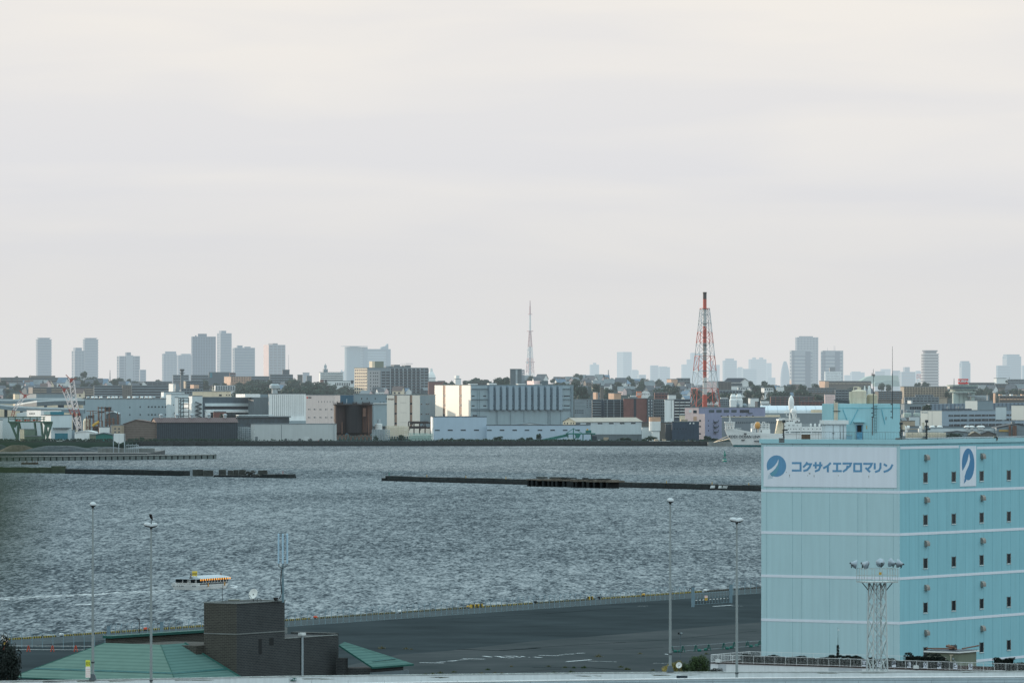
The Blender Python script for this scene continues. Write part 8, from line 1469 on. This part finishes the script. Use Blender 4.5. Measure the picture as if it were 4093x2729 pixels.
for i in range(46):x=r.uniform(0,8.2);z=r.uniform(0,1)**1.3*3.3*max(.15,1-abs(x-4.4)/4.6);mb.lathe([(.1,-.5),(r.uniform(.5,.9),-.1),(r.uniform(.4,.8),.4),(.1,.6)],6,(x,r.uniform(-1,2),z))
part(o,'stones',mb,g['stone'])
o,q=stone_run('breakwater','low wet stone base under the broken blocks',20,[(1675,402),(2258,412)],.8,5,g['wet_stone'],ledge=False);o,q=stone_run('breakwater','end block of the old breakwater carrying a red pole',20,[(2050,410),(2258,413)],1.7,5,g['dark_stone'],ledge=False);part(o,'marker_post',MB().tube((9.4,2,1.6),(9.4,2,3.0),.14,n=5),g['red_paint'])
a=G(-40,1843,0);b=G(px(20,1695),py(20,262),0);v=b-a;o=empty('jetty','long concrete jetty with dark vertical joints at the left','jetty',a,math.atan2(v.y,v.x));L_=v.length;part(o,'wall',MB().box(0,0,-1,L_,10,2.2),g['sheet_pile']);part(o,'coping',MB().box(-.1,-.25,2.2,L_+.1,10.1,2.5),g['concrete']);mb=MB()
for i in range(37):x=L_*(i+.7)/37.2;mb.box(x-.32,-.16,-.5,x+.32,.05,2.0)
part(o,'joint',mb,g['wet_stone'])
mb=MB();mb.box(X(-60,3230),3165,-1,X(617,3230),3330,2.3);struct('gravel_yard',mb,g['gravel_grey']);mb=MB().box(X(-60,3230)-40,3330.1,-1,X(430,3500),3791.6,2.9);struct('land',mb,M('scrub_ground',(44,56,50),var=.4,sc=.08,col2=(24,36,34),spec=0))
mb=MB();mb.box(X(390,3225),3226,2.3,X(617,3225),3230,4.6);tag(link('yard_wall',mb.mesh('yard_wall',g['concrete']),None),'low concrete wall at the right end of the gravel yard','wall')
for lb,x,w_,yt,m_,dd in(('brown gravel heap at the left end of the yard',70,170,1779,'gravel_brown',0),('big grey gravel heap in the middle of the yard',235,330,1781,'gravel_grey',0),('flat grey gravel heap left of the hopper',420,240,1785,'gravel_grey',30),('low pale gravel heap at the left picture edge',-10,120,1777,'gravel_grey',40)):
 d=3260+dd;h=Zh(yt,d)-2.3;rr=w_*d/F/2;r=random.Random(int(x)+50);mb=MB();N=26
 for k in range(9):
  t=k/8
  for i in range(N):a=6.283*i/N;q=rr*(1-t)*(1+.12*math.sin(3*a+x)+r.uniform(-.04,.04));mb.v.append((q*math.cos(a),q*math.sin(a)*.35,h*min(1,t*1.5)*(1+r.uniform(-.03,.03))))
 for k in range(8):
  for i in range(N):j=(i+1)%N;mb.f.append((k*N+i,k*N+j,(k+1)*N+j,(k+1)*N+i));mb.m.append(0)
 tag(link('gravel_heap',mb.mesh('gravel_heap',M(m_)),None,(X(x,d),d,2.3)),lb,'gravel heap')
o=empty('hopper_tank','white square hopper on a frame at the right of the gravel heaps','hopper',(X(453,3215),3215,2.3));k=3215/F/1.96;part(o,'tank',MB().prism([(0,11),(88*k,11),(88*k,6.5),(45*k,5),(2*k,7)],0,5),g['white_paint']);part(o,'frame',MB().box(-.2,0,0,.25,.4,11).box(40*k,0,0,40*k+.4,.4,6).box(88*k-.3,0,0,88*k+.2,.4,11),g['steel_pale'])
o=empty('steel_frame','low pale frame with railings right of the white hopper','steel frame',(X(503,3212),3212,2.3));mb=MB()
for i in range(7):mb.box(i*16*k,0,0,i*16*k+.25,.3,5.4 if i%2 else 4.4)
mb.box(0,0,4.2,100*k,.3,4.6);mb.box(0,0,2,100*k,.3,2.2);part(o,'frame',mb,g['steel_pale'])
o=empty('raft','small dark work raft with posts below the jetty','raft',G(px(20,165),py(20,305),0));k=2870/F/1.96;part(o,'hull',MB().prism([(0,.1),(5*k,-.4),(128*k,-.4),(135*k,1.0),(0,.9)],0,3),g['wood_dark'])
for x in(8,22,40,48,92,108,130):part(o,'post',MB().tube((x*k,.2,.8),(x*k,.2,2.3),.14,n=5),g['wood_dark'])
o=empty('buoy','green lattice navigation buoy left of the blue warehouse','buoy',G(2897,1845,0));part(o,'float',MB().lathe([(1.0,-.4),(1.15,.2),(1.15,1.3),(.8,1.6)],14),g['buoy_green']);part(o,'band',MB().lathe([(1.17,.75),(1.17,1.05)],14),g['tower_white']);mb=MB()
for i in range(4):a=1.57*i+.8;mb.tube((.8*math.cos(a),.8*math.sin(a),1.5),(.3*math.cos(a),.3*math.sin(a),4.6),.1,n=4);c=a+1.57;mb.tube((.75*math.cos(a),.75*math.sin(a),1.8),(.42*math.cos(c),.42*math.sin(c),3.8),.06,n=4)
part(o,'lattice',mb,g['buoy_green']);part(o,'lantern',MB().lathe([(.5,4.5),(.5,4.7),(.25,4.8),(.28,5.6),(.05,6)],10),g['buoy_green']);part(o,'topmark',MB().lathe([(.55,3.2),(.55,4.3)],10),g['buoy_green'])
# ================================================================ the lantern lit boat: local x runs along the near side, y across
th=R(64);bd=1091;o=empty('houseboat','white pleasure boat with a row of lit lanterns and a yellow roof sign','boat',(X(px(19,772),bd),bd,0),th);s6,c6=math.sin(th),math.cos(th)
def bu(x):k=(px(19,x)-CX)/F;return(k*bd-X(px(19,772),bd))/(c6-k*s6)
def bv(x):k=(px(19,x)-CX)/F;return(k*bd-X(px(19,772),bd))/(-s6-k*c6)
bz=lambda y:Zh(py(19,y),bd);BL=bu(1262);BW=bv(340);zd,zr=bz(945),bz(905)
ring=lambda e_,z:[(-.3+e_,e_*1.2,z),(BL-1-e_,e_*.8,z),(BL+2.8-e_*2.6,BW*.35,z*1.1),(BL+3.4-e_*3,BW*.5,z*1.15),(BL+2.8-e_*2.6,BW*.65,z*1.1),(BL-1-e_,BW-e_*.8,z),(-.3+e_,BW-e_*1.2,z)]
mb=MB();rs=[ring(.55,-.4),ring(.3,.25),ring(.05,zd),ring(0,zd+.12)]
for A_,B_ in zip(rs,rs[1:]):
 for i in range(7):j=(i+1)%7;mb.face([A_[i],A_[j],B_[j],B_[i]])
mb.face(rs[-1]);part(o,'hull',mb,g['boat_white'])
mb=MB();mb.box(BL*.06,.45,zd+.12,BL-.6,BW-.45,bz(840));part(o,'cabin',mb,g['boat_white']);cube(o,'window_band',g['dark_window'],BL*.07,.40,bz(936),BL-.7,.5,bz(842))
for i in range(10):x=BL*(.08+.092*i);cube(o,'window_post',g['boat_white'],x,.37,bz(905),x+.12,.46,bz(842))
for x0,x1 in((372,470),(492,552),(610,672),(705,762)):cube(o,'window',g['dark_window'],BL*.06-.06,bv(x1),bz(898),BL*.06+.04,bv(x0),bz(838))
mb=MB();q=bz(835);pr=[(-.05,q),(BW*.12,q+.28),(BW*.5,q+.5),(BW*.88,q+.28),(BW+.05,q)];mb.prism(pr,BL*.04,BL-.2,'x');mb.box(-.7,.2,q-.06,BL*.05,BW-.1,q+.08);part(o,'roof',mb,M('boat_roof',(158,168,174),var=.08,sc=1))
mb=MB()
for a,b in(((-.25,.05),(BL-.9,.05)),((-.25,.05),(-.25,BW-.05)),((-.25,BW-.05),(BL*.3,BW-.05))):
 n_=26
 for z_ in(zd+.14,zr+.04):mb.tube((*a,z_),(*b,z_),.026,n=4)
 for i in range(n_+1):t=i/n_;mb.tube((a[0]+(b[0]-a[0])*t,a[1]+(b[1]-a[1])*t,zd),(a[0]+(b[0]-a[0])*t,a[1]+(b[1]-a[1])*t,zr+.04),.018,n=4)
part(o,'railing',mb,g['boat_white'])
lan=MB().lathe([(.05,-.19),(.11,-.1),(.13,0),(.11,.1),(.05,.19)],12).mesh('lantern',emit('lantern_glow',(255,170,70),.7),True)
for i in range(14):t=i/13;link('lantern',lan,o,(BL*(.03+.93*t),-.12,bz(851)))
sb=cube(o,'sign_board',g['yellow'],BL*.12,1.4,q+.5,BL*.12+.08,2.5,q+1.5);mb=MB();r=random.Random(14)
for i in range(4):
 y=2.42-i*.25
 for k in(0,.14,.28):mb.box(BL*.12-.03,y-.2+r.uniform(0,.05),q+.8+k,BL*.12,y-.02,q+.86+k)
 mb.box(BL*.12-.03,y-.13,q+.75,BL*.12,y-.08,q+1.15)
part(sb.parent,'lettering',mb,g['ink']);part(o,'sign_leg',MB().tube((BL*.12+.04,1.6,q),(BL*.12+.04,1.6,q+.5),.04,n=4).tube((BL*.12+.04,2.3,q),(BL*.12+.04,2.3,q+.5),.04,n=4),g['steel_dark'])
for x in(908,1165):part(o,'life_jacket',MB().box(bu(x)-.15,-.12,zd-.2,bu(x)+.15,.0,zd+.5),g['amber'])
mb=MB();mb.path([(BL-1,.1,zr+.2),(BL+1.6,BW*.4,zr+.5),(BL+1.9,BW*.5,zr+.55)],.04,4);mb.path([(BL-.2,.6,zd),(BL+.6,.9,zr+.6)],.05,4);mb.path([(BL+.9,1.2,zd),(BL+.9,1.2,zr+.9)],.05,4);part(o,'bow_rail',mb,g['steel_dark'])
glyph_=MB()
for x in(380,432,470,500,522,675,695,715):glyph_.box(-.36,bv(x+10),zd-.12,-.33,bv(x),zd+.06)
part(o,'lettering',glyph_,g['ink'])
def person(label,loc,rz,cloth,pose):
 """one skinned body; hair and clothes are its children"""
 o=empty('person',label,'person',loc,rz);sit=pose=='sit';hp=.46 if sit else .9
 V=[(0,0,hp),(0,0,hp+.28),(0,.0,hp+.5),(0,-.02,hp+.6),(0,-.04,hp+.75),(.19,0,hp+.46),(.27,-.1,hp+.2),(.2,-.3,hp+.1),(-.19,0,hp+.46),(-.27,-.1,hp+.2),(-.2,-.3,hp+.1),(.1,0,hp-.04),(.11,-.4 if sit else-.03,hp+(.0 if sit else-.44)),(.11,-.42 if sit else 0,.05),(.11,-.56 if sit else-.14,.03),(-.1,0,hp-.04),(-.11,-.4 if sit else .08,hp+(.0 if sit else-.44)),(-.11,-.42 if sit else .12,.05),(-.11,-.56 if sit else-.02,.03)]
 E_=[(0,1),(1,2),(2,3),(3,4),(2,5),(5,6),(6,7),(2,8),(8,9),(9,10),(0,11),(11,12),(12,13),(13,14),(0,15),(15,16),(16,17),(17,18)];Rd=[.13,.12,.13,.055,.1,.065,.045,.035,.065,.045,.035,.09,.065,.045,.04,.09,.065,.045,.04]
 link('body',skin_mesh('body',V,E_,Rd,g['skin'],1),o);link('jacket',skin_mesh('jacket',V[:3]+V[5:7]+V[8:10],[(0,1),(1,2),(2,3),(3,4),(2,5),(5,6)],[.15,.145,.14,.085,.065,.085,.065],g[cloth],1),o);link('trousers',skin_mesh('trousers',[V[0]]+V[11:14]+V[15:18],[(0,1),(1,2),(2,3),(0,4),(4,5),(5,6)],[.145,.11,.085,.06,.11,.085,.06],g['cloth_dark'],1),o);part(o,'hair',MB().lathe([(.08,-.02),(.108,.03),(.1,.09),(.04,.12)],10,(0,-.025,hp+.76)),g['black'],smooth=True);return o
Bm=Matrix.Translation(o.location)@Matrix.Rotation(th,4,'Z')
person('person in grey sitting on the roof at the left end of the lantern boat',Bm@Vector((.3,BW*.35,q-.3)),1.2,'cloth_grey','sit');person('person in dark clothes standing at the bow of the lantern boat',Bm@Vector((BL+.5,BW*.4,zd+.5)),.6,'cloth_dark','stand')
fm_=bpy.data.materials.new('foam_streak');fm_.use_nodes=True;n=fm_.node_tree.nodes;l=fm_.node_tree.links;p_=n['Principled BSDF'];p_.inputs['Base Color'].default_value=(.5,.54,.56,1);p_.inputs['Roughness'].default_value=.8;gg=n.new('ShaderNodeNewGeometry');mp=n.new('ShaderNodeMapping');mp.inputs['Scale'].default_value=(.5,.12,1);l.new(gg.outputs['Position'],mp.inputs[0]);nz=n.new('ShaderNodeTexNoise');nz.inputs['Scale'].default_value=1.2;nz.inputs['Detail'].default_value=6;l.new(mp.outputs[0],nz.inputs['Vector']);cr=n.new('ShaderNodeValToRGB');cr.color_ramp.elements[0].position=.42;cr.color_ramp.elements[1].position=.68;l.new(nz.outputs['Fac'],cr.inputs[0]);l.new(cr.outputs[0],p_.inputs['Alpha'])
mb=MB()
for(x0,y0),(x1,y1),h0,h1 in(((-20,2393),(120,2387),5,6),((120,2387),(300,2377),6,5),((300,2377),(480,2368),5,4),((480,2368),(700,2358),4,3),((300,2416),(520,2408),2,2),((920,2340),(950,2348),6,8)):mb.face([G(x0,y0+h0,.05),G(x1,y1+h1,.05),G(x1,y1-h1,.05),G(x0,y0-h0,.05)])
struct('wake_foam',mb,fm_,kind='stuff')
